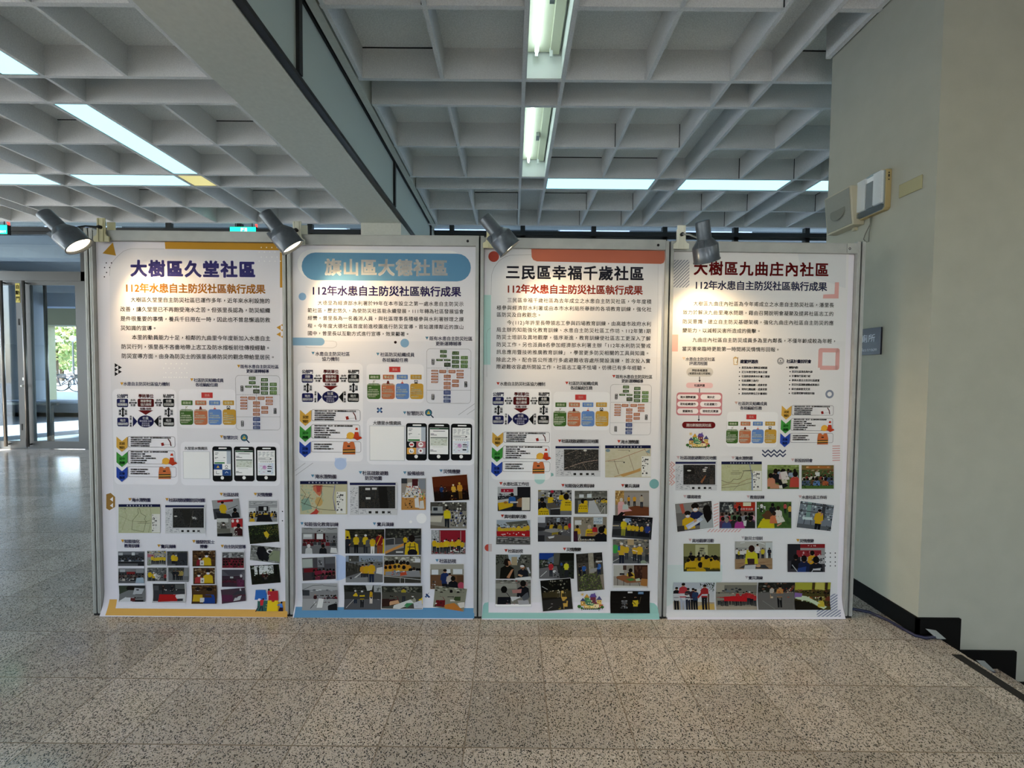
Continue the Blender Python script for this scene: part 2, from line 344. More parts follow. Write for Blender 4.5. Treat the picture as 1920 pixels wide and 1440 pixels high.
def bike(x, y, rz, lab, col):
    t = thing('bicycle', lab, 'bicycle', (x, y, .09), 'bicycles parked outside'); t.rotation_euler = (0, 0, rz)
    for wx in (-.53, .53):
        b = MB(); b.torus((wx, 0, .34), (0, 1, 0), .325, .02, 24, 6); o = b.build('wheel', m_tyre, t)
        b = MB()
        for k in range(8): b.tube([(wx, 0, .34), (wx+.32*math.cos(k*PI/4), 0, .34+.32*math.sin(k*PI/4))], .004, 4)
        b.build('spokes', m_alu, o)
    b = MB()
    for p, q in (((-.53, 0, .34), (-.05, 0, .3)), ((-.05, 0, .3), (-.2, 0, .8)), ((-.53, 0, .34), (-.18, 0, .74)), ((-.18, 0, .72), (.38, 0, .78)), ((-.05, 0, .3), (.4, 0, .68)), ((.37, 0, .9), (.53, 0, .34))): b.tube([p, q], .02, 6)
    b.build('frame', mat('bike_'+col, col, .4), t)
    b = MB(); b.tube([(.3, -.28, .98), (.37, -.1, .95), (.37, .1, .95), (.3, .28, .98)], .014, 6); b.build('handlebar', m_frame, t)
    b = MB(); b.box(-.34, -.07, .82, -.08, .07, .87); b.build('saddle', m_tyre, t, bevel=.02)
    b = MB(); b.box(.45, -.15, .65, .7, .15, .85); b.build('basket', m_frame, t)
bike(-22.9, 20.0, .5, 'leftmost dark bicycle parked outside, partly behind the door bar', '39424f')
bike(-22.3, 20.9, 1.0, 'dark bicycle with turned wheel, second from the left outside', '2b3340')
bike(-21.4, 19.4, .6, 'dark bicycle in the middle of the parked row outside', '4a3d3d')
bike(-21.0, 21.2, .9, 'bicycle at the right end of the parked row outside', '2c4150')
hr = thing('handrail', 'low dark metal rail standing just outside the glass doors', 'handrail', (-8.2, 7.05, -.02))
b = MB(); b.box(-.55, -.02, .66, .34, .02, .70); b.build('rail', m_frame2, hr)
for x in (-.25, .22):
    b = MB(); b.box(x-.025, -.02, 0, x+.025, .02, .66); b.build('leg', m_frame2, hr)
for i, x in enumerate((-7.3, -3.4, -1.0, 1.35, 3.4)):
    lab = ('fluorescent strip outside, seen through the high glass above the door', 'fluorescent strip outside behind the high glass, right of the exit sign', 'fluorescent strip outside behind the high glass, left of the third spotlight', 'fluorescent strip outside behind the high glass, above the fourth panel', 'fluorescent strip outside behind the high glass, beside the wall speaker')[i]
    t = thing('outdoor_lamp', lab, 'lamp', (x, 7.0, 3.62), 'fluorescent strips outside')
    b = MB(); b.box(-.6, -.07, .05, .6, .07, .09); b.build('housing', m_white, t)
    b = MB(); b.box(-.58, -.06, 0, .58, .06, .05); b.build('diffuser', mat('cool_tube', 'dfe6ff', .5, emit=('c9d6ff', .8)) if i == 0 else bpy.data.materials['cool_tube'], t)
    b = MB(); b.box(-.4, -.01, .09, -.38, .01, .28); b.box(.38, -.01, .09, .4, .01, .28); b.build('hanger', m_frame, t)
# ================================================================ CEILING LIGHTS
m_diff = mat('lit_diffuser', '8fb0b4', .5, emit=('a4e6f6', LAMP)); m_diffy = mat('yellowed_diffuser', 'e8dc9a', .5, emit=('eadf97', .55)); m_tube = mat('lit_tube', 'ffffff', .4, emit=('dff6ff', LAMP*3.2)); m_tray = mat('cream_tray', 'd9dcc2', .5); m_rimf = mat('diffuser_rim', '8f9490', .6)
def diffuser(x0, x1, y0, y1, lab, m=m_diff, z=3.345):
    t = thing('ceiling_light', lab, 'ceiling light', ((x0+x1)/2, (y0+y1)/2, z), 'lit ceiling panels')
    hx, hy = (x1-x0)/2-T/2-.001, (y1-y0)/2-T/2-.001
    b = MB(); b.box(-hx, -hy, 0, hx, hy, .012); b.build('diffuser', m, t, fix=True)
    b = MB()
    for a in ((-hx, -hy, -hx+.006, hy), (hx-.006, -hy, hx, hy), (-hx, -hy, hx, -hy+.006), (-hx, hy-.006, hx, hy)): b.box(a[0], a[1], -.003, a[2], a[3], .02)
    b.build('rim', m_rimf, t)
    b = MB(); b.box(-hx, -hy, .10, hx, hy, .12); b.build('housing', m_white, t)
    return t
diffuser(-3.597, -3.305, 3.22, 4.385, 'long bluish-white ceiling panel running diagonally at upper left, ending at the yellow square')
diffuser(-3.597, -3.305, 1.785, 2.94, 'bluish-white ceiling panel cut off at the upper left edge of the photo')
diffuser(-4.74, -3.597, 4.385, 4.665, 'lit ceiling panel just left of the yellow square')
diffuser(-6.2, -5.05, 4.385, 4.665, 'lit ceiling panel at the far left edge, in line with the yellow square')
diffuser(-3.597, -3.305, 4.385, 4.665, 'small yellowed square ceiling light at the corner of two lit strips', m_diffy)
diffuser(.335, 1.507, 4.385, 4.665, 'lit ceiling panel right of the open tube lights')
diffuser(1.797, 2.945, 4.385, 4.665, 'lit ceiling panel second to the right of the open tube lights')
diffuser(3.225, 4.38, 4.385, 4.665, 'lit ceiling panel partly hidden behind the right wall above the speaker')
for x0, x1, y0, y1 in ((-3.597, -3.305, .33, 1.49), (-3.597, -3.305, -2.54, -1.39), (.335, 1.507, -4.56, -4.27), (-4.74, -3.597, -4.56, -4.27), (-7.63, -6.48, 4.385, 4.665), (-7.92, -7.63, .05, 1.2), (1.797, 2.945, -1.68, -1.39)):
    diffuser(x0, x1, y0, y1, 'lit ceiling panel farther back in the hall', m_diff)
def open_light(y0, y1, lab):
    x0, x1 = .06+T/2+.001, .335-T/2-.001; L = y1-y0-T-.002; w = x1-x0
    t = thing('tube_light', lab, 'tube light', ((x0+x1)/2, (y0+y1)/2, 3.345), 'open fluorescent lights')
    h = w/2; l = L/2
    b = MB(); b.box(-h, -l, 0, -h+.004, l, .205); b.box(h-.004, -l, 0, h, l, .205); b.box(-h, -l, 0, h, -l+.004, .205); b.box(-h, l-.004, 0, h, l, .205); b.box(-h, -l, .2, h, l, .206); b.build('housing', m_white, t)
    b = MB(); b.box(-h+.005, -l+.02, .165, h-.02, l-.02, .199); b.box(h-.085, -l+.02, .15, h-.02, l-.02, .166); b.build('tray', m_tray, t, bevel=.003)
    b = MB(); b.lathe([(.004, -.015), (.013, 0), (.013, L-.16), (.004, L-.145)], (-.055, -l+.08, .125), (0, 1, 0), 14, cap0=True, cap1=True); b.build('tube', m_tube, t)
    for x, y in ((-.055, -l+.055), (-.055, l-.055), (.045, -l+.055), (.045, l-.055)):
        b = MB(); b.box(x-.011, y-.006, .108, x+.011, y+.006, .166); b.build('lamp_holder', m_white, t, bevel=.003)
    b = MB(); b.box(.0, .05, .13, .03, .13, .165); b.build('ballast', mat('ballast_grey', '8f948f', .4, metal=.5), t)
    b = MB(); b.lathe([(.007, 0), (.007, .008)], (.06, l-.035, .158), (0, 0, 1), 12, cap0=True, cap1=True); b.build('screw', m_frame, t)
    return t
open_light(1.785, 2.94, 'open fluorescent light with bare tube cut off at the top edge of the photo')
open_light(3.22, 4.385, 'open fluorescent light with bare tube, lower of the two above the second and third panels')
for y0 in (.33, -1.11, -2.54): open_light(y0, y0+1.15, 'open fluorescent light farther back in the hall')
# ================================================================ GLYPHS
GLY = {}
def load_glyphs(chars):
    chars = ''.join(sorted(set(chars)))
    cu = bpy.data.curves.new('glyph_sheet', 'FONT'); cu.body = '\n'.join(chars); cu.size = 1; cu.space_line = 3; cu.resolution_u = 3
    o = bpy.data.objects.new('glyph_sheet', cu); COL.objects.link(o)
    dg = bpy.context.evaluated_depsgraph_get(); dg.update()
    ev = o.evaluated_get(dg); me = ev.to_mesh()
    rows = {i: ([], []) for i in range(len(chars))}
    vmap = {}
    lh = GL_LINE
    for v in me.vertices:
        k = int(round((-(v.co.y-.35))/lh)); k = max(0, min(len(chars)-1, k)); vs_ = rows[k][0]; vmap[v.index] = (k, len(vs_)); vs_.append((v.co.x, v.co.y + k*lh))
    for p in me.polygons:
        k = vmap[p.vertices[0]][0]; rows[k][1].append([vmap[i][1] for i in p.vertices])
    for i, c in enumerate(chars): GLY[c] = rows[i]
    ev.to_mesh_clear(); bpy.data.objects.remove(o); bpy.data.curves.remove(cu)
GL_LINE = 3.0
def glyph_run(sink, text, x0, x1, zc, size, col, bold=0, fit=True):
    """lay a line of glyphs between x0 and x1, centred on zc (poster millimetres)"""
    adv = [(.5 if ord(c) < 0x2000 and c in ' .()/:' else .52) if ord(c) < 0x2000 else 1.0 for c in text]
    tot = sum(adv); k = (x1-x0)/max(.01, tot - .06) if fit else size
    x = x0 - .03*k
    for c, a in zip(text, adv):
        vs_, fs = GLY.get(c, ((), ()))
        cx = x + a*k/2
        if vs_:
            if a < 1: xs = [v[0] for v in vs_]; gx = (min(xs)+max(xs))/2
            else: gx = .5
            oy = .38
            if c in '，。、': gx = .5 - (.5-sum(v[0] for v in vs_)/len(vs_)); oy = sum(v[1] for v in vs_)/len(vs_)
            nd = 16 if bold > 3.7 else 0
            offs = [(0, 0)]
            if nd: offs += [(bold*math.cos(2*PI*t/nd), bold*math.sin(2*PI*t/nd)) for t in range(nd)] + [(bold*.5*math.cos(PI*t/3), bold*.5*math.sin(PI*t/3)) for t in range(6)]
            elif bold: offs += [(bold*p*.85, bold*q*.85) for p in (-1, 0, 1) for q in (-1, 0, 1) if p or q]
            for dx, dz in offs:
                sink.append(([(cx + (v[0]-gx)*size + dx, zc + (v[1]-oy)*size + dz) for v in vs_], fs, col))
        x += a*k
# ================================================================ PANELS
POSTS = [(-2.178, 2.132, 2.018), (-1.168, 2.139, 2.004), (-.175, 2.138, 1.997), (.805, 2.153, 1.984), (1.807, 2.174, 1.995)]
post_lab = ['aluminium post at the left end of the panel row, beside the glass doors', 'aluminium post between the yellow-edged and the blue-edged poster', 'aluminium post between the blue-edged and the coral-topped poster', 'aluminium post between the coral-topped poster and the one with striped corners', 'aluminium post at the right end of the panel row, beside the navy sign']
for i, (x, y, h) in enumerate(POSTS):
    b = MB()
    for s in (-1, 1):
        b.box(s*.0045 if s > 0 else -.021, -.02, .012, .021 if s > 0 else -.0045, .02, h)
        b.box(s*.012-.0015, -.0212, .012, s*.012+.0015, -.02, h)
    b.box(-.0046, -.006, .012, .0046, .018, h-.002, 1); b.box(-.019, -.018, 0, .019, .018, .012, 1)
    o = b.build('panel_post', [m_alu, m_dkgap], loc=(x, y, 0))
    tag(o, post_lab[i], 'post', 'aluminium posts of the panel row')
m_infill = mat('infill_board', 'c9cacb', .6)
pan_lab = ['aluminium-framed display panel at the left end, carrying the yellow-edged poster', 'aluminium-framed display panel carrying the blue-edged poster', 'aluminium-framed display panel carrying the coral-topped poster', 'aluminium-framed display panel at the right end, carrying the poster with striped corners']
RAIL = [2.009, 1.998, 1.990, 1.986]
PFRAME = []
for i in range(4):
    (xa, ya, _), (xb, yb, _) = POSTS[i], POSTS[i+1]
    ang = math.atan2(yb-ya, xb-xa); W = math.hypot(xb-xa, yb-ya)
    p = thing('display_panel', pan_lab[i], 'display panel', (xa, ya, 0), 'framed display panels'); p.rotation_euler = (0, 0, ang); PFRAME.append((xa, ya, ang, W))
    zt = RAIL[i]
    b = MB(); b.box(.0215, -.016, zt-.052, W-.0215, .016, zt); b.box(.0215, -.018, zt-.052, W-.0215, -.016, zt-.049); b.box(.0215, -.018, zt-.003, W-.0215, -.016, zt); b.build('top_rail', m_alu, p)
    b = MB(); b.box(W-.075, -.019, zt-.05, W-.0215, -.0162, zt-.002); b.build('rail_bracket', m_alu, p) if i == 3 else b.bm.free()
    b = MB(); b.lathe([(.0065, 0), (.0065, .0018), (.004, .0024), (.003, .0008)], (W-.062, -.0175, zt-.028), (0, -1, 0), 14, cap1=True); b.build('screw', m_dkgap, p)
    b = MB(); b.box(.0215, .004, .02, W-.0215, .010, zt-.05); b.build('infill_board', m_infill, p)
    b = MB(); b.box(.0215, -.012, .012, W-.0215, .016, .05); b.build('bottom_rail', m_alu, p)
# ================================================================ CLIP SPOTLIGHTS
m_shade = mat('grey_hammered_enamel', '596068', .3, metal=.45, noise=(70, .12)); m_inner = mat('shade_reflector', 'd8d4cc', .35); m_bulb = mat('lit_reflector_bulb', 'fff4e0', .4, emit=('ffe3b4', BULB)); m_rubber = mat('black_rubber', '101012', .6)
def spotlight(i, P, d, hole, clipcol, lab):
    P = Vector(P); d = Vector(d).normalized(); hole = Vector(hole)
    t = thing('clip_spotlight', lab, 'spotlight', tuple(hole), 'clip-on spotlights'); L = lambda v: Vector(v) - hole
    o = L(P)
    b = MB()
    b.lathe([(0.0005, -.092), (.029, -.092), (.031, -.089), (.031, -.012), (.033, -.010), (.055, .018), (.056, .022), (.056, .084), (.059, .086), (.059, .090), (.054, .090), (.053, .024), (.03, -.006), (.0005, -.006)], o, d, 40)
    b.build('lamp_shade', m_shade, t)
    b = MB(); b.lathe([(.0525, .078), (.0525, .024), (.03, -.004)], o, d, 36); b.build('reflector', m_inner, t)
    b = MB(); b.lathe([(.0515, .076), (.045, .081), (.03, .0835), (.0005, .0845)], o, d, 36); b.build('bulb', m_bulb, t)
    side = d.cross(Vector((0, 0, 1))).normalized(); upd = side.cross(d)
    b = MB(); k = o + d*.0 - upd*.045
    q = Matrix((side, upd, -d)).transposed().to_4x4(); q.translation = o + d*.003 - side*.0 + upd*(-.046)
    b.box(-.012, -.008, -.018, .012, .010, .018, mx=q); b.build('vent_fin', m_shade, t, bevel=.002)
    b = MB(); a = o - d*.03 + Vector((0, .029, 0)); h = Vector((0, 0, 0))
    b.tube([a, a + Vector((0, .03, .004)), a.lerp(h, .55) + Vector((0, 0, .006)), h + Vector((0, -.012, 0))], .0042, 10); b.build('arm', m_alu if i == 3 else m_rubber, t)
    b = MB(); b.lathe([(.009, 0), (.009, .012), (.006, .016)], (0, -.006, 0), (0, -1, 0), 14, cap0=True, cap1=True); b.build('grommet', m_rubber, t)
    m = mat('clip_plastic_%d' % i, clipcol, .5)
    prof = [(-.040, -.072), (.040, -.072), (.040, -.046), (.028, -.040), (.022, -.030), (.021, .048), (-.021, .048), (-.022, -.030), (-.028, -.040), (-.040, -.046)]
    b = MB(); b.prism([(x, 0, z) for x, z in prof], (0, -.006, 0), (0, .0, 0)); b.box(-.014, -.009, -.07, -.011, -.006, .045); b.box(.011, -.009, -.07, .014, -.006, .045)
    b.build('clip_jaw', m, t, bevel=.0015)
    b = MB(); prof2 = [(x+.012, z*.93-.004) for x, z in prof]; b.prism([(x, 0, z) for x, z in prof2], (0, .034, 0), (0, .040, 0)); b.build('clip_jaw', m, t, bevel=.0015)
    b = MB(); b.tube([(.006, .0, -.028), (.006, .036, -.028)], .006, 10); b.build('hinge_pin', m_alu, t)
    b = MB(); b.tube([(.0, .04, 0), (.03, .055, -.005), (.06, .06, -.05), (.07, .055, -.12), (.075, .06, -.4), (.07, .06, -1.2)], .0035, 8); b.build('cable', m_rubber, t)
    ld = bpy.data.lights.new('spot_beam', 'SPOT'); ld.energy = SPOT; ld.spot_size = math.radians(112); ld.spot_blend = .75; ld.color = (1, .70, .36); ld.shadow_soft_size = .035
    lo = bpy.data.objects.new('spot_beam', ld); COL.objects.link(lo); lo.parent = t; lo.location = o + d*.10; lo.rotation_euler = d.to_track_quat('-Z', 'Y').to_euler()
D0 = (.60, .27, -.75)
spotlight(0, (-2.082, 1.905, 1.937), D0, (-2.10, 2.108, 2.018), 'b9b48f', 'clip spotlight at far left, above the yellow-edged poster')
spotlight(1, (-1.080, 1.905, 1.943), (.54, .27, -.75), (-1.105, 2.112, 2.012), 'c4c5b4', 'clip spotlight above the left corner of the blue-edged poster')
spotlight(2, (-.076, 1.905, 1.938), (.62, .13, -.70), (-.118, 2.112, 2.004), 'd8d5ae', 'clip spotlight above the coral-topped poster, its mouth almost edge-on')
spotlight(3, (.876, 1.905, 1.910), (.27, .30, -.85), (.857, 2.126, 2.012), 'dcdccd', 'clip spotlight at far right with white clip, hanging almost upright')
# ================================================================ WALL FITTINGS ON THE RIGHT
XW = 2.045
m_cream = mat('cream_plastic', 'b9b29a', .5); m_gril = mat('speaker_grille', '8b8c82', .7, noise=(700, .2))
s = thing('wall_speaker', 'cream wall speaker with round cone behind grey cloth, left of the emergency light', 'speaker', (XW, 2.5, 2.27))
def L3(p): return (p[0]-XW, p[1]-2.5, p[2]-2.27)
y0, y1 = 2.425, 2.628
b = MB(); b.prism([L3((XW, y0, 2.404)), L3((XW-.088, y0, 2.407)), L3((XW-.064, y0, 2.180)), L3((XW, y0, 2.180))], (0, 0, 0), (0, y1-y0, 0)); b.build('cabinet', m_cream, s, bevel=.004)
def fpt(u, v, off): # speaker front face: u 0 near .. 1 far, v 0 bottom..1 top
    return Vector(L3((XW-.064-.024*v-off, y0+(y1-y0)*u, 2.180+.227*v)))
b = MB(); b.prism([fpt(u, v, 0) for u, v in ((.05, .04), (.95, .04), (.95, .96), (.05, .96))], (0, 0, 0), (-.0035, 0, 0)); b.build('grille', m_gril, s, bevel=.001)
b = MB(); c = fpt(.5, .5, .0045); b.lathe([(.055, -.004), (.055, .0008), (.051, .0012), (.0005, .0009)], c, (-1, 0, .106), 32); b.build('speaker_cone', mat('cone_grey_cloth', '77786f', .8), s)  # cone disc in a darker grey than the grille cloth
b = MB(); b.box(-.02, -.03, -.108, 0, -.01, .112); b.build('bracket', m_cream, s)
s = thing('emergency_light', 'wall emergency light with ribbed clear lens and yellowed case, beside the speaker', 'emergency light', (XW, 2.348, 2.316))
hy, hz = .0875, .112
prof = [(-hy, -hz+.012), (-hy+.012, -hz), (hy-.012, -hz), (hy, -hz+.012), (hy, hz-.02), (hy-.03, hz-.003), (0, hz+.006), (-hy+.03, hz+.002), (-hy, hz-.008)]
m_case = mat('yellowed_case', 'b3a070', .5)
b = MB(); b.prism([(0, y, z) for y, z in prof], (0, 0, 0), (-.03, 0, 0)); b.build('case', m_case, s, bevel=.002)
b = MB(); b.prism([(0, y*.97, z*.97) for y, z in prof], (-.03, 0, 0), (-.036, 0, 0)); b.build('reflector', mat('silver_reflector', 'c6ccce', .2, metal=.9), s)
b = MB()
for k in range(28):
    z = -.07+.0062*k
    for ya, yb in ((-.078, -.028), (.024, .078)): b.prism([(0, ya, z), (0, yb, z), (0, yb, z+.004), (0, ya, z+.004)], (-.0372, 0, 0), (-.049, 0, 0))
b.prism([(0, -.078, -.071), (0, .078, -.071), (0, .078, .1), (0, -.078, .1)], (-.0362, 0, 0), (-.0374, 0, 0)); b.build('lens_ribs', mat('clear_ribbed_plastic', 'eef3f5', .12), s)
b = MB(); b.box(-.0475, -.024, -.075, -.038, .02, .07); b.build('lamp_tube_cover', mat('grey_tube_cover', '8c9193', .25, metal=.3), s, bevel=.003)
b = MB(); b.box(-.047, -.08, -.104, -.037, .08, -.078); b.build('lens_band', glass_mat('lens_band_clear', 'c4cdd0', .25, .1, '9ea6a8'), s, bevel=.002)
b = MB()
for z, h in ((.082, .006), (.062, .014), (.045, .006)): b.box(-.019, -hy-.0008, z, -.012, -hy+.002, z+h)
b.build('indicator', m_dkgap, s)
b = MB(); b.tube([(-.008, .03, -.11), (-.01, .025, -.15), (-.012, .055, -.20), (-.012, .065, -.225), (-.012, .05, -.245), (-.012, .03, -.25), (-.012, .028, -.2), (-.012, .02, -.15), (-.008, .02, -.112)], .0028, 8); b.build('cable', mat('grey_cable', '77766c', .6), s)
b = MB(); b.box(-.008, .0, .0, 0, .16, .075); o = b.build('blank_plate', mat('cream_glossy_plate', 'aaa47e', .22), bevel=.004); o.location = (XW, 2.087, 2.240); o.scale = (1, .76, .93)
tag(o, 'blank cream wall plate right of the emergency light', 'wall plate')
s = thing('direction_sign', 'navy sign with white lettering on the side wall, half hidden by the last panel', 'sign', (XW, 2.46, 1.493))
b = MB(); b.box(-.012, -.182, -.076, -.002, .20, .076); b.build('sign_board', mat('navy_acrylic', '0a0f26', .3), s, bevel=.001)
def wall_text(name, text, yl, yr, z, size, par, m, bold=0):
    sink = []; glyph_run(sink, text, -yl*1000, -yr*1000, z*1000, size*1000, 0, bold*1000); b = MB()
    for vs_, fs, _ in sink:
        v = [b.bm.verts.new((-.0126, -x/1000, zz/1000)) for x, zz in vs_]
        for f in fs:
            try: b.bm.faces.new([v[i] for i in f])
            except ValueError: pass
    b.build(name, m, par, fix=False)
def finish_sign():
    m = mat('white_lettering', 'd4d8e0', .5)
    wall_text('lettering', '電梯', .075, -.0285+.0, .0185, .047, s_sign, m); wall_text('lettering', '.', -.03, -.045, .012, .06, s_sign, m); wall_text('lettering', '廁所', -.055, -.149, .0185, .047, s_sign, m)
    wall_text('lettering', 'Elevator & Restroom', .075, -.158, -.0445, .027, s_sign, m)
s_sign = s
# cord and tape on the floor at the right
b = MB(); b.tube([(1.70, 2.27, .008), (1.80, 2.24, .008), (1.90, 2.225, .008), (1.96, 2.20, .008), (1.995, 2.13, .008), (2.005, 2.06, .008), (2.018, 2.003, .008), (2.05, 1.985, .008), (2.10, 1.992, .010), (2.135, 1.995, -.01), (2.15, 1.995, -.08), (2.17, 1.99, -.148), (2.25, 1.98, -.154), (2.36, 1.985, -.154), (2.42, 1.99, -.17), (2.44, 1.99, -.31), (2.6, 1.98, -.316), (2.69, 1.985, -.318)], .0075, 10)
o = b.build('extension_cord', mat('navy_cord', '1b1d3c', .45)); tag(o, 'dark blue cord running along the black baseboard and down the steps', 'cord')
m_tape = mat('grey_tape', '8a908e', .6)
b = MB(); b.prism([(2.068, 2.005, .042), (2.118, 2.005, .034), (2.150, 1.985, .003), (2.105, 1.985, .004)], (0, 0, 0), (0, -.003, .0015)); o = b.build('tape_strip', m_tape); tag(o, 'strip of grey tape holding the blue cord at the top of the steps', 'tape', 'tape over the cord')
b = MB(); b.prism([(2.325, 2.004, -.115), (2.365, 2.004, -.118), (2.40, 1.985, -.158), (2.36, 1.985, -.157)], (0, 0, 0), (0, -.003, .0015)); o = b.build('tape_strip', m_tape); tag(o, 'strip of grey tape holding the blue cord on the first step down', 'tape', 'tape over the cord')
# exit signs
m_ex = mat('exit_green', '2fd9b4', .4, emit=('1fe0bd', 1.1)); m_exw = mat('exit_white', 'e8fff8', .4, emit=('c8fff0', 1.0)); m_red = mat('red_indicator', 'ff2a2a', .4, emit=('ff3b30', 2.5))
def exit_sign(x, lab):
    t = thing('exit_sign', lab, 'exit sign', (x, 5.9, 3.25), 'green exit signs')
    b = MB(); b.box(-.19, -.022, -.07, .19, .022, .068); b.build('case', m_frame2, t, bevel=.004)
    b = MB(); b.box(-.184, -.0245, -.064, .184, -.022, .062); b.build('lit_face', m_ex, t)
    b = MB(); b.box(-.03, -.026, -.05, .06, -.0246, .05); b.build('pictogram_panel', m_exw, t)
    b = MB()
    b.lathe([(.010, 0), (.010, .001)], (.02, -.0262, .034), (0, -1, 0), 12, cap1=True)
    for p in ([(.0, .018), (.022, .022), (.016, -.006), (-.004, -.004)], [(-.004, -.004), (.006, -.006), (-.012, -.044), (-.022, -.04)], [(.006, -.006), (.016, -.006), (.032, -.024), (.024, -.044), (.016, -.042), (.02, -.026)], [(.02, .02), (.042, .004), (.038, -.002), (.016, .012)], [(.002, .018), (-.02, .006), (-.016, -.002), (.004, .01)]):
        b.prism([(x_, 0, z_) for x_, z_ in p], (0, -.0262, 0), (0, -.0272, 0))
    b.build('running_figure', m_ex, t)
    b = MB()
    for k in range(6): b.box(.075+.017*k, -.0262, -.03, .087+.017*k, -.0246, .002)
    b.bm.free()
    t2 = []
    glyph_run(t2, 'EXIT', 75, 170, -30, 42, 0, 1.2); b = MB()
    for vs_, fs, _ in t2:
        v = [b.bm.verts.new((x_/1000, -.0262, z_/1000)) for x_, z_ in vs_]
        for f in fs: b.bm.faces.new([v[i] for i in f])
    b.build('lettering', m_exw, t, fix=False)
    b = MB(); b.lathe([(.009, 0), (.009, .006), (.004, .010)], (.18, -.01, .098), (0, -1, 0), 12, cap1=True); b.box(.172, -.008, .066, .188, .01, .108); b.build('indicator', m_red, t)
    for xx in (-.12, .12):
        b = MB(); b.tube([(xx, 0, .06), (xx, 0, .30)], .006, 8); b.build('hanger', m_frame2, t)
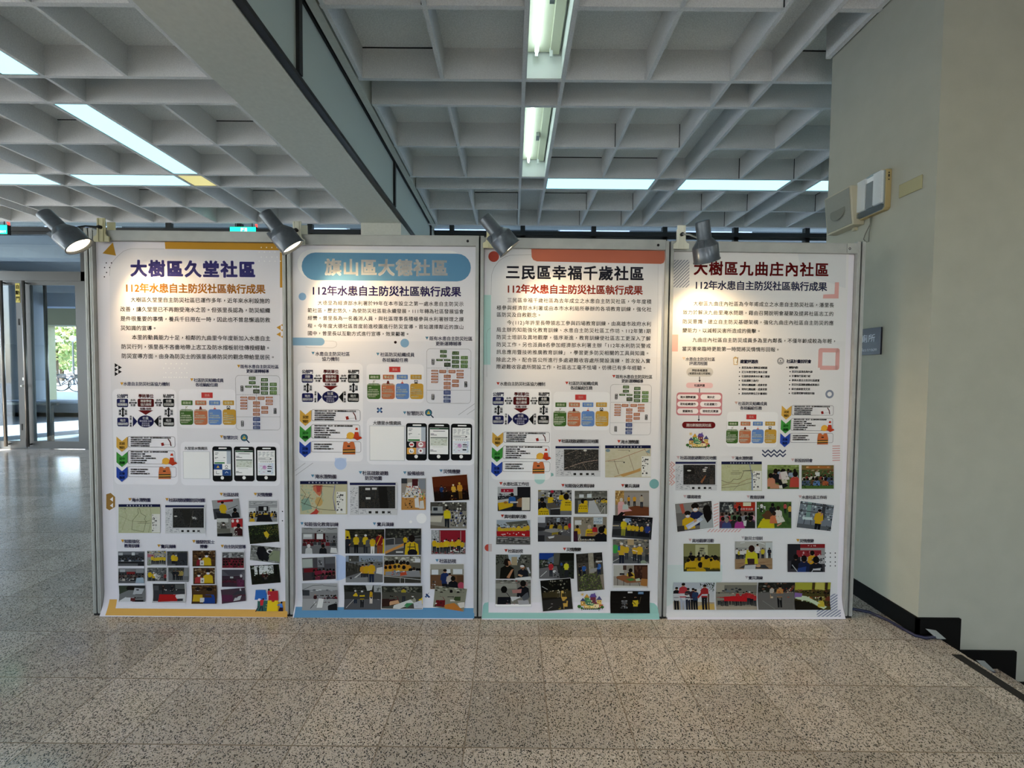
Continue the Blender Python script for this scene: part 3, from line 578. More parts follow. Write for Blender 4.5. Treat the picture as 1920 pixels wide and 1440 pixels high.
CHART = {
 'mag':[('l','16283c',6.07,12.9,-13.1,26.7,-27.1),('e','1d3a52',-0,-0,18.8,18.8),('e','3f7486',-0,-0,14.6,14.6),('p','d8b84a',0.2,10.4,9.3,-7.1,-9.4,-7.2),('p','1e2c30',-1.5,3.8,1.8,3.8,1.1,-3.8,-1.1,-3.8)],
 'coop':[('q','1c1f4e',-1,-23,58.2,-67.2,7.7),('q','4a1214',107.6,-21.9,192.8,-65,7.7),('q','15171a',239.4,-20.9,298.2,-65.1,7.7),('q','1c1f4e',-0.6,-122.5,58.2,-168.5,7.7),('q','15171a',237.5,-120.5,296.4,-166.6,7.7),('t','23234a',20.9,0.83,0.9,57.4,-9.2,'公部門'),('t','5a1a1c',20.9,0.83,112.8,190.7,-8.1,'學術單位'),('t','1c1c20',20.9,0.83,241.2,297.8,-7.1,'私部門'),('t','e6e6ec',15.1,0.44,15.7,42,-35.1,'災害'),('t','e6e6ec',15.1,0.44,3.2,53.7,-53.4,'權責機關'),('t','e6e6ec',15.1,0.44,123.2,179.2,-34.1,'專家學者'),('t','e6e6ec',15.1,0.44,122.8,178.8,-52.3,'協力團隊'),('t','e6e6ec',15.1,0.44,254.4,283.6,-33.1,'全國'),('t','e6e6ec',15.1,0.44,244.8,294.2,-51.3,'民間組織'),('t','e6e6ec',15.1,0.44,14.5,43,-136.9,'地方'),('t','e6e6ec',15.1,0.44,3.1,53.6,-154.6,'層級政府'),('t','e6e6ec',15.1,0.44,253.1,281.7,-134.9,'地方'),('t','e6e6ec',15.1,0.44,242.8,292.3,-152.7,'草根團體'),('p','15161c',68.2,-41.4,98.4,-41.2,98.3,-46.7,68.1,-46.9),('p','15161c',60.4,-44.2,70.5,-37,70.2,-51.3),('p','15161c',106,-43.9,96.3,-36.8,96,-51.1),('t','1b1b22',13.3,0.44,70.3,96.7,-30.8,'合作'),('t','1b1b22',13.3,0.44,69.8,96.1,-56.2,'支援'),('p','15161c',203.2,-40.3,230.2,-40,230,-45.6,203.1,-45.8),('p','15161c',195.5,-43.1,205.5,-35.8,205.2,-50.2),('p','15161c',237.8,-42.7,228,-35.6,227.8,-50),('t','1b1b22',13.3,0.44,203.7,230.1,-29.6,'合作'),('t','1b1b22',13.3,0.44,203.2,229.6,-55.1,'支援'),('p','101014',25.7,-77.1,34.5,-77.1,33.7,-113.1,24.9,-113.1),('p','101014',30.3,-66.1,20.1,-81.6,39.9,-81.5),('p','101014',29.1,-121.4,19.5,-108.2,39.3,-108),('t','1b1b22',14.5,0.44,7.9,21.1,-87.2,'溝'),('t','1b1b22',14.5,0.44,7.5,20.7,-102.7,'通'),('t','1b1b22',14.5,0.44,38.6,51.8,-86.9,'協'),('t','1b1b22',14.5,0.44,38.3,51.5,-102.4,'調'),('p','101014',264.1,-75.1,272.9,-75.1,272.2,-111.1,263.4,-111.1),('p','101014',268.7,-64,258.5,-79.6,278.3,-79.4),('p','101014',267.7,-119.4,258,-106.2,277.8,-106),('t','1b1b22',14.5,0.44,246.3,259.5,-85.2,'溝'),('t','1b1b22',14.5,0.44,246,259.2,-100.7,'通'),('t','1b1b22',14.5,0.44,277.1,290.3,-84.9,'協'),('t','1b1b22',14.5,0.44,276.8,290,-100.4,'調'),('t','4a1a1c',13.9,0.44,120.2,178.4,-75,'知識/技術'),('p','5a1618',109.6,-83.1,188.7,-82.4,148.6,-107.1),('e','1a1c46',147.9,-141.5,43.1,32),('t','f0f0f4',15.7,0.44,131.8,163.1,-123.7,'社區'),('t','c8c8dc',10.4,0.22,116.1,179.8,-139.2,'學校團體/組織'),('t','c8c8dc',10.4,0.22,127.9,167.5,-151.4,'防災社區'),('t','c8c8dc',10.4,0.22,125.5,169.5,-163.1,'落實推動'),('p','181b48',80.9,-113.8,79.7,-170.9,105,-141.8),('p','101114',216.1,-112.6,215,-169.8,190.2,-141.1),('t','20222a',11.6,0.33,64.9,75.9,-116.6,'政'),('t','20222a',11.6,0.33,64.6,75.6,-128.8,'策'),('t','20222a',11.6,0.33,64.4,75.4,-141,'/'),('t','20222a',11.6,0.33,64.1,75.1,-153.2,'經'),('t','20222a',11.6,0.33,63.8,74.8,-165.4,'費'),('t','20222a',11.6,0.33,218.2,229.2,-115.3,'組'),('t','20222a',11.6,0.33,218,229,-127.5,'織'),('t','20222a',11.6,0.33,217.8,228.8,-139.7,'/'),('t','20222a',11.6,0.33,217.5,228.5,-151.9,'資'),('t','20222a',11.6,0.33,217.3,228.3,-164.1,'源')],
 'team':[('q','b23b39',112.3,1.2,171.1,-27.5,0),('t','e8b0a8',15.1,0.28,128.8,154.6,-13.2,'里長'),('q','3d5f2a',7.8,-41.7,65.5,-66,0),('t','d9e0c8',14.5,0.28,14.4,58.3,-53.9,'疏散班'),('q','3d5f2a',-1.8,-88.2,67,-169.7,12.1),('t','dfe3cf',7.5,0.17,1,63.7,-94.3,'協助疏散作業通報民眾'),('t','dfe3cf',7.5,0.17,4.1,20.6,-108.8,'協助'),('t','dfe3cf',7.5,0.17,4.9,53.4,-120.9,'協助疏散作業通報'),('t','dfe3cf',7.5,0.17,1.5,58.7,-131.4,'協助疏散作業通報民眾'),('t','dfe3cf',7.5,0.17,1.3,59.6,-142.5,'協助疏散作業通報民眾'),('t','dfe3cf',7.5,0.17,1.2,50.1,-148.1,'協助疏散作業通報民'),('t','dfe3cf',7.5,0.17,3.2,41.7,-157,'協助疏散作'),('q','ad6848',79.8,-41.1,137.5,-65.4,0),('t','d9e0c8',14.5,0.28,86.4,130.4,-53.2,'警戒班'),('q','ad6848',73,-87.6,141.8,-169,12.1),('t','dfe3cf',7.5,0.17,75.8,138.5,-93.7,'協助疏散作業通報民眾'),('t','dfe3cf',7.5,0.17,78.9,95.4,-108.2,'協助'),('t','dfe3cf',7.5,0.17,79.8,128.2,-120.3,'協助疏散作業通報'),('t','dfe3cf',7.5,0.17,76.3,133.5,-130.8,'協助疏散作業通報民眾'),('t','dfe3cf',7.5,0.17,76,125,-147.5,'協助疏散作業通報民'),('t','dfe3cf',7.5,0.17,78.1,116.6,-156.4,'協助疏散作'),('q','5c7eb5',151.8,-40.5,209.5,-64.8,0),('t','d9e0c8',14.5,0.28,158.4,202.4,-52.6,'引導班'),('q','5c7eb5',147.3,-86.9,216.2,-168.4,12.1),('t','dfe3cf',7.5,0.17,153.2,169.7,-107.6,'協助'),('t','dfe3cf',7.5,0.17,154.1,202.5,-119.6,'協助疏散作業通報'),('t','dfe3cf',7.5,0.17,150.6,207.9,-130.2,'協助疏散作業通報民眾'),('t','dfe3cf',7.5,0.17,150.3,199.4,-146.8,'協助疏散作業通報民'),('t','dfe3cf',7.5,0.17,152.4,191,-155.8,'協助疏散作'),('q','b58d38',223.9,-39.9,281.6,-64.2,0),('t','d9e0c8',14.5,0.28,230.5,274.5,-52,'收容班'),('q','b58d38',222.2,-86.3,291.1,-167.8,12.1),('t','dfe3cf',7.5,0.17,228,244.5,-107,'協助'),('t','dfe3cf',7.5,0.17,228.9,277.4,-119,'協助疏散作業通報'),('t','dfe3cf',7.5,0.17,225.5,282.8,-129.6,'協助疏散作業通報民眾'),('t','dfe3cf',7.5,0.17,225.3,283.7,-140.6,'協助疏散作業通報民眾'),('t','dfe3cf',7.5,0.17,227.3,265.9,-155.1,'協助疏散作'),('q','e8e8e0',25.5,-71,42,-87.1,0),('e','222',31,-74.9,2.2,2.2),('l','222',2.21,34.9,-74.9,40.4,-72.6),('l','222',2.21,31.5,-78.2,28.1,-86),('l','222',2.21,32.6,-78.2,38.1,-82.6),('e','5a1418',106.8,-79.8,5.5,7.7),('q','3a1012',99,-83.1,114.4,-87.6,0),('p','c0432a',181.2,-69.2,186,-84.7,176.1,-84.8),('q','eee',177.8,-75.9,184.4,-79.2,0),('q','b03a24',173.3,-83.6,188.7,-86.4,0),('q','1c2024',243.8,-68.6,261.5,-86.3,2.2),('e','e8e8e0',252.7,-76.9,6.1,6.1),('q','1c2024',249.9,-75.3,255.4,-84.1,0)],
 'renew':[('o','5a5a60',-1.9,1.1,228.7,-285.1,18.8,1.93,1),('l','6a6a70',1.93,3,-100.3,8,-100.3),('l','6a6a70',1.93,11.8,-100.3,16.8,-100.2),('l','6a6a70',1.93,20.6,-100.2,25.6,-100.1),('l','6a6a70',1.93,29.4,-100.1,34.4,-100.1),('l','6a6a70',1.93,38.2,-100,43.2,-100),('l','6a6a70',1.93,47,-100,52,-99.9),('l','6a6a70',1.93,55.8,-99.9,60.8,-99.8),('l','6a6a70',1.93,64.6,-99.8,69.6,-99.8),('l','6a6a70',1.93,73.4,-99.7,78.4,-99.7),('l','6a6a70',1.93,82.2,-99.7,87.2,-99.6),('l','6a6a70',1.93,91,-99.6,96,-99.5),('l','6a6a70',1.93,99.8,-99.5,104.8,-99.5),('l','6a6a70',1.93,108.6,-99.4,113.6,-99.4),('l','6a6a70',1.93,117.4,-99.3,122.4,-99.3),('l','6a6a70',1.93,126.2,-99.3,131.2,-99.2),('l','6a6a70',1.93,135,-99.2,140,-99.2),('l','6a6a70',1.93,143.9,-99.1,148.8,-99.1),('l','6a6a70',1.93,152.7,-99,157.6,-99),('l','6a6a70',1.93,161.5,-99,166.4,-98.9),('l','6a6a70',1.93,170.3,-98.9,175.2,-98.9),('l','6a6a70',1.93,179.1,-98.8,184,-98.8),('l','6a6a70',1.93,187.9,-98.7,192.8,-98.7),('l','6a6a70',1.93,196.7,-98.7,201.6,-98.6),('l','6a6a70',1.93,205.5,-98.6,210.4,-98.6),('l','6a6a70',1.93,214.3,-98.5,219.2,-98.5),('l','6a6a70',1.93,223.1,-98.4,228.1,-98.4),('l','6a6a70',1.93,1.5,-216.6,6.4,-216.5),('l','6a6a70',1.93,10.3,-216.5,15.3,-216.5),('l','6a6a70',1.93,19.1,-216.4,24.1,-216.4),('l','6a6a70',1.93,27.9,-216.4,32.9,-216.3),('l','6a6a70',1.93,36.7,-216.3,41.7,-216.3),('l','6a6a70',1.93,45.6,-216.2,50.5,-216.2),('l','6a6a70',1.93,54.4,-216.1,59.3,-216.1),('l','6a6a70',1.93,63.2,-216.1,68.2,-216),('l','6a6a70',1.93,72,-216,77,-216),('l','6a6a70',1.93,80.8,-215.9,85.8,-215.9),('l','6a6a70',1.93,89.6,-215.9,94.6,-215.8),('l','6a6a70',1.93,98.5,-215.8,103.4,-215.7),('l','6a6a70',1.93,107.3,-215.7,112.2,-215.7),('l','6a6a70',1.93,116.1,-215.6,121.1,-215.6),('l','6a6a70',1.93,124.9,-215.6,129.9,-215.5),('l','6a6a70',1.93,133.7,-215.5,138.7,-215.4),('l','6a6a70',1.93,142.6,-215.4,147.5,-215.4),('l','6a6a70',1.93,151.4,-215.3,156.3,-215.3),('l','6a6a70',1.93,160.2,-215.3,165.2,-215.2),('l','6a6a70',1.93,169,-215.2,174,-215.2),('l','6a6a70',1.93,177.8,-215.1,182.8,-215.1),('l','6a6a70',1.93,186.7,-215,191.6,-215),('l','6a6a70',1.93,195.5,-215,200.4,-214.9),('l','6a6a70',1.93,204.3,-214.9,209.3,-214.9),('l','6a6a70',1.93,213.1,-214.8,218.1,-214.8),('l','6a6a70',1.93,222,-214.8,226.9,-214.7),('l','777',1.38,85.4,-21.2,85,-48.8,85,-54.3),('l','777',1.38,85,-51.6,48.7,-51.9,48.6,-59.1),('l','777',1.38,85,-51.6,106.4,-51.4,105.8,-103.9),('l','777',1.38,131.5,-20.8,130.8,-89.8),('l','777',1.38,131.3,-37.4,125.8,-37.4),('l','777',1.38,166.8,-64.7,175,-64.6),('l','777',1.38,105.8,-103.9,104.5,-220.2),('l','777',1.38,58.9,-115.3,163.5,-114.4),('l','777',1.38,58.9,-115.3,58.2,-176.2),('l','777',1.38,105.6,-126,104.6,-209.1),('q','2f4f22',68.4,-4.7,102.5,-21.2,0),('t','cfd8c2',5.2,0.11,72.9,98.1,-10.2,'成立推動小組'),('t','cfd8c2',5.2,0.11,72.8,98.1,-15.8,'成立推動小組'),('q','2f4f22',68.2,-29,102.2,-44.4,0),('t','cfd8c2',5.2,0.11,72.6,97.9,-34.1,'成立推動小組'),('t','cfd8c2',5.2,0.11,72.5,97.8,-39.3,'成立推動小組'),('q','2f4f22',49.2,-53.4,81.6,-62.8,0),('t','cfd8c2',5.2,0.11,53.6,77.2,-58.1,'辦理說明'),('q','2f4f22',88.8,-53.1,122.3,-62.4,0),('t','cfd8c2',5.2,0.11,93.2,117.9,-57.8,'辦理說明'),('q','1e2c1a',89.6,-71.8,122.6,-92.8,0),('t','cfd8c2',5.2,0.11,94,118.2,-78.8,'成立推動小組'),('t','cfd8c2',5.2,0.11,93.9,118.1,-85.9,'成立推動小組'),('q','2f4f22',131.5,-11.9,166.7,-29.5,0),('t','cfd8c2',5.2,0.11,136,162.3,-17.7,'成立推動小組'),('t','cfd8c2',5.2,0.11,135.9,162.3,-23.7,'成立推動小組'),('q','2f4f22',131.3,-36.1,166.5,-52.7,0),('t','cfd8c2',5.2,0.11,135.7,162.1,-41.6,'成立推動小組'),('t','cfd8c2',5.2,0.11,135.6,162,-47.2,'成立推動小組'),('q','2f4f22',131,-57.1,166.2,-75.9,0),('t','cfd8c2',5.2,0.11,135.4,161.8,-63.3,'成立推動小組'),('t','cfd8c2',5.2,0.11,135.4,161.8,-69.7,'成立推動小組'),('q','2f4f22',130.8,-81.4,166,-98,0),('t','cfd8c2',5.2,0.11,135.2,161.6,-86.9,'成立推動小組'),('t','cfd8c2',5.2,0.11,135.1,161.5,-92.5,'成立推動小組'),('q','48702c',176.9,-35.7,212.6,-53.4,0),('t','cfd8c2',5.2,0.11,181.3,208.3,-41.6,'成立推動小組'),('t','cfd8c2',5.2,0.11,181.3,208.2,-47.6,'成立推動小組'),('q','48702c',176.7,-58.9,212.4,-75.5,0),('t','cfd8c2',5.2,0.11,181.1,208,-64.4,'成立推動小組'),('t','cfd8c2',5.2,0.11,181,208,-70,'成立推動小組'),('q','48702c',176.4,-78.8,212.2,-97.6,0),('t','cfd8c2',5.2,0.11,180.9,207.8,-85,'成立推動小組'),('t','cfd8c2',5.2,0.11,180.8,207.8,-91.4,'成立推動小組'),('q','a9674b',22.6,-110,56.7,-118.8,0),('t','efd9c8',5.2,0.11,26.5,52.9,-114.4,'防災社區評核'),('q','a9674b',22.4,-124.9,56.6,-133.7,0),('t','efd9c8',5.2,0.11,26.3,52.7,-129.3,'防災社區評核'),('q','a9674b',22.2,-139.3,56.4,-149.8,0),('t','efd9c8',5.2,0.11,26.1,52.5,-144.5,'防災社區評核'),('q','a9674b',22.1,-154.2,56.2,-164.2,0),('t','efd9c8',5.2,0.11,25.9,52.3,-159.2,'防災社區評核'),('q','a9674b',21.9,-169.2,56,-178,0),('t','efd9c8',5.2,0.11,25.7,52.2,-173.6,'防災社區評核'),('q','a9674b',63.9,-109.6,99.6,-126.2,0),('t','efd9c8',5.2,0.11,67.7,95.8,-115.1,'防災社區評核'),('t','efd9c8',5.2,0.11,67.7,95.7,-120.7,'防災社區評核'),('q','a9674b',112.8,-109.2,148.1,-125.8,0),('t','efd9c8',5.2,0.11,116.7,144.2,-114.7,'防災社區評核'),('t','efd9c8',5.2,0.11,116.6,144.2,-120.3,'防災社區評核'),('q','a9674b',154.7,-108.8,191,-117.7,0),('t','efd9c8',5.2,0.11,158.6,187.2,-113.2,'防災社區評核'),('q','a9674b',154.5,-124.3,190.8,-139.8,0),('t','efd9c8',5.2,0.11,158.4,187,-129.4,'防災社區評核'),('t','efd9c8',5.2,0.11,158.3,187,-134.7,'防災社區評核'),('q','a9674b',154.3,-144.2,190.7,-153.1,0),('t','efd9c8',5.2,0.11,158.2,186.8,-148.7,'防災社區評核'),('q','a9674b',88.3,-134.8,123.5,-151.4,0),('t','efd9c8',5.2,0.11,92.2,119.7,-140.3,'防災社區評核'),('t','efd9c8',5.2,0.11,92.1,119.7,-146,'防災社區評核'),('q','a9674b',88.1,-155.9,123.3,-164.7,0),('t','efd9c8',5.2,0.11,92,119.5,-160.3,'防災社區評核'),('q','a9674b',87.9,-172.5,123.1,-190.2,0),('t','efd9c8',5.2,0.11,91.7,119.3,-178.3,'防災社區評核'),('t','efd9c8',5.2,0.11,91.7,119.2,-184.4,'防災社區評核'),('q','a9674b',87.6,-194.7,122.9,-210.2,0),('t','efd9c8',5.2,0.11,91.5,119,-199.8,'防災社區評核'),('t','efd9c8',5.2,0.11,91.4,119,-205.1,'防災社區評核'),('q','a9674b',131.5,-159.9,166.2,-176.6,0),('t','efd9c8',5.2,0.11,135.4,162.4,-165.4,'防災社區評核'),('t','efd9c8',5.2,0.11,135.3,162.3,-171.1,'防災社區評核'),('q','a9674b',131.3,-183.2,166,-198.7,0),('t','efd9c8',5.2,0.11,135.1,162.1,-188.3,'防災社區評核'),('t','efd9c8',5.2,0.11,135.1,162.1,-193.6,'防災社區評核'),('q','24386e',87.3,-217.9,123.7,-239,0),('t','c8d0e4',5.2,0.11,91.2,119.9,-224.9,'持續維運社區'),('t','c8d0e4',5.2,0.11,91.1,119.8,-232.1,'持續維運社區'),('q','24386e',87,-245.7,123.4,-260.1,0),('t','c8d0e4',5.2,0.11,90.9,119.6,-250.5,'持續維運社區'),('t','c8d0e4',5.2,0.11,90.8,119.5,-255.4,'持續維運社區'),('q','24386e',86.8,-264.6,123.2,-281.2,0),('t','c8d0e4',5.2,0.11,90.7,119.3,-270.1,'持續維運社區'),('t','c8d0e4',5.2,0.11,90.6,119.3,-275.7,'持續維運社區'),('l','777',1.38,104.3,-239,104.2,-245.7),('l','777',1.38,104,-260.1,104,-264.6),('q','1f2226',24.3,-52.6,38.1,-82.4,0),('t','e0e0e0',8.7,0.17,26.7,36,-58.1,'準'),('t','e0e0e0',8.7,0.17,26.5,35.9,-67.5,'備'),('t','e0e0e0',8.7,0.17,26.4,35.8,-76.9,'期'),('q','1f2226',195.8,-169.5,209.6,-199.4,0),('t','e0e0e0',8.7,0.17,198.1,207.5,-175,'執'),('t','e0e0e0',8.7,0.17,198,207.4,-184.4,'行'),('t','e0e0e0',8.7,0.17,197.9,207.3,-193.8,'期'),('q','1f2226',24.2,-237.4,37.9,-267.4,0),('t','e0e0e0',8.7,0.17,26.5,35.9,-243,'維'),('t','e0e0e0',8.7,0.17,26.4,35.7,-252.4,'護'),('t','e0e0e0',8.7,0.17,26.2,35.6,-261.9,'期')],
 'arrows':[('o','55555c',58.8,1.5,303.9,-54.2,9.9,1.66,0),('p','c79c46',0,0,28,-24.2,26.8,-80.5,-1.3,-55.6),('p','c79c46',28,-24.2,57.2,0.4,56,-55.2,26.8,-80.5),('t','3a2c10',15.7,0.55,14,42.6,-36.5,'災前'),('t','3a2c10',15.7,0.55,13.5,42.2,-57.6,'預防'),('t','26262c',8.4,0.3,70.3,282.8,-4.7,'·高雄市政府水利局、區公所、協力團隊積極推動自主防災社區'),('t','26262c',8.4,0.3,70.1,180.3,-15.7,'·里長邀集社區志工參與防災會議'),('t','26262c',8.4,0.3,69.8,180.1,-26.2,'·檢視社區防災組織成員與班編組'),('t','26262c',8.4,0.3,69.6,172,-36.8,'·水災危險潛勢與避難地圖更新'),('t','26262c',8.4,0.3,69.4,171.8,-47.4,'·環境踏勘與防汛設備整備檢查'),('o','55555c',57,-72.6,302.5,-142.3,9.9,1.66,0),('p','3f8a3c',-1.8,-79.6,26.3,-103.9,25,-160.2,-3.1,-135.3),('p','3f8a3c',26.3,-103.9,55.5,-79.1,54.2,-134.9,25,-160.2),('t','123a16',15.7,0.55,12.2,40.9,-116.1,'災中'),('t','123a16',15.7,0.55,11.7,40.4,-137.3,'應變'),('t','26262c',8.4,0.3,68.7,265.7,-78.8,'·高雄市政府水利局、區公所、協力團隊通報社區啟動應變'),('t','26262c',8.4,0.3,68.4,147.2,-90.5,'·里長啟動社區志工應變'),('t','26262c',8.4,0.3,68.2,178.6,-101.6,'·監看雨量與水位、發布預警警戒'),('t','26262c',8.4,0.3,67.9,202,-112.8,'·疏散班引導居民避難、並回報災情狀況'),('t','26262c',8.4,0.3,67.7,154.4,-124.3,'·社區巡視與協助疏散避難'),('t','26262c',8.4,0.3,67.4,146.3,-135.6,'·緊急避難收容照護工作'),('o','55555c',55.3,-157.3,307.7,-210.4,9.9,1.66,0),('p','2c479c',-3.6,-157.6,24.5,-182,23.2,-238.5,-4.9,-213.5),('p','2c479c',24.5,-182,53.7,-157.2,52.5,-213.1,23.2,-238.5),('t','10183c',15.7,0.55,10.4,39.1,-194.3,'災後'),('t','10183c',15.7,0.55,10,38.7,-215.5,'復原'),('t','26262c',8.4,0.3,66.6,161.4,-171.8,'·里長通報社區災後復原情形'),('t','26262c',8.4,0.3,66.4,145.3,-183,'·社區志工協助環境清理'),('t','26262c',8.4,0.3,66.2,168.8,-194.1,'·防災設備整理與檢討會議工作'),('p','8c2a24',230.5,-32.6,243.8,-29.2,247.9,-44.7,234.6,-48.2),('l','b8b8bc',2.76,248,-41.4,280,-38.9),('l','5a2620',4.97,268.4,-10.1,279.1,-26.7,283.1,-47.8),('e','d8a43c',255.2,-127.2,19.9,17.7),('p','d8a43c',232.9,-135.1,276,-134.8,278.1,-140.4,233.9,-140.7),('p','b23a22',281.3,-86.8,291.2,-86.7,300.2,-136.9,270.4,-137.1),('p','eee',278.9,-99.1,293.2,-99,295.3,-107.9,276.5,-108),('p','a83820',264.9,-136,305.9,-130.1,314.6,-139,289,-150.3),('p','b8653a',219.8,-159.8,233.6,-156.4,245.6,-165.2,258.5,-156.2,272.2,-159.4,279.4,-187.3,278.8,-220.9,214.7,-221.3,215.4,-187.8),('l','2e3a26',5.52,216.2,-199,278.1,-197.4),('l','2e3a26',5.52,216,-211.3,277.9,-209.7),('l','c9b24a',2.76,216.1,-205.1,278,-203.5),('p','222',238.8,-176.4,253.1,-176.3,253,-183,238.6,-183.1)],
 'p0':[('q','0f1012',-1.7,0.4,103,-183.1,13.3),('q','e8e8ea',31.2,-6,75.2,-12.4,3.3),('e','f4f4f6',49.4,-163.8,8.8,8.8),('q','e4e6ea',5.8,-19.7,95.8,-151.8,0),('q','aab4c0',74.3,-19.4,96.3,-90.9,0),('q','4a5a66',6.9,-19.7,96.9,-24.3,0),('q','50565c',12,-32.8,30.8,-35.5,0),('q','50565c',11.8,-40.1,25.4,-42.9,0),('q','50565c',11.5,-56.6,28.3,-59.4,0),('q','50565c',11.4,-62.1,19.8,-64.9,0),('q','50565c',56.5,-56.3,67,-59,0),('q','8a9096',11.2,-73,63.6,-73.9,0),('q','3c7a46',8.9,-82.1,63.3,-89.5,0),('q','23427c',5.4,-91.4,50.4,-120.8,0),('q','e9eef2',50.4,-91,95.5,-120.4,0),('q','e9eef2',4.8,-120.8,49.9,-152,0),('q','2a4a80',49.9,-120.4,94.9,-151.6,0),('p','c9a84a',27.5,-98.7,35.7,-111.5,18.9,-111.6),('i','24344a',72.4,-103.9,7.2,2.21),('l','24344a',2.76,63.9,-115,81.7,-114.8),('l','24344a',2.21,18.6,-128.2,18.3,-142.9,35.1,-142.7),('l','c8d2e0',2.76,64.5,-138.8,73,-131.4,81.3,-138.7)],
 'p1':[('q','0f1012',-1.7,0.4,103,-183.1,13.3),('q','e8e8ea',31.2,-6,75.2,-12.4,3.3),('e','f4f4f6',49.4,-163.8,8.8,8.8),('q','e4e6ea',5.8,-19.7,95.8,-151.8,0),('q','1f3a2a',6.9,-20.6,96.8,-28.9,0),('q','6f9a7e',11.1,-23.5,51.9,-25.7,0),('q','3a3e44',22.4,-36.2,80.9,-38.8,0),('q','3a3e44',9.5,-50.2,26.3,-52.8,0),('q','3a3e44',9.4,-55.6,40.8,-58.2,0),('q','3a3e44',8.1,-130,22.7,-132.6,0),('q','3a3e44',8,-135.5,39.4,-138.1,0),('q','c4cac0',8.9,-67.3,92.6,-109.6,0),('q','5c6660',9.2,-67.3,92.9,-71.9,0),('q','6c746a',28,-90.8,36.8,-93,0),('q','8f988c',46.1,-91.7,54.8,-93.9,0),('q','a7b29e',45.7,-90.9,55.1,-93.1,0),('q','b9b4a0',45.6,-99.3,50.6,-101.5,0),('q','a7b29e',75.8,-81.3,84.3,-83.5,0),('q','8f988c',49.7,-96.4,53,-98.6,0),('q','8f988c',83.3,-75.6,91.4,-77.8,0),('q','b9b4a0',30.4,-92.3,37.7,-94.5,0),('q','b9b4a0',80.3,-86,89.5,-88.2,0),('q','8f988c',20.2,-85.6,23.3,-87.8,0),('q','b9b4a0',26.2,-103.2,34,-105.4,0),('q','b9b4a0',75.3,-86.8,81.6,-89,0),('q','a7b29e',50.7,-86.6,59.5,-88.8,0),('q','6c746a',61.8,-101.8,71.1,-104,0),('q','6c746a',61.3,-79.3,70.5,-81.5,0),('q','a7b29e',79,-91.1,85.7,-93.3,0),('q','8f988c',85.5,-82.2,88.1,-84.4,0),('q','8f988c',74.9,-103.5,79.5,-105.7,0),('q','8f988c',14.7,-101.3,19,-103.5,0),('q','8f988c',68.4,-100.1,75,-102.3,0),('q','6c746a',68.1,-85.6,74.3,-87.8,0),('q','a7b29e',80.4,-82.6,89.9,-84.8,0),('q','8f988c',33.8,-77,42.8,-79.2,0),('q','6c746a',84.2,-83,87.5,-85.2,0),('q','6c746a',12.9,-100.4,17.6,-102.6,0),('q','b9b4a0',20.2,-100.2,25.7,-102.4,0),('q','9aa09a',18.8,-115.1,71.2,-116.4,0)],
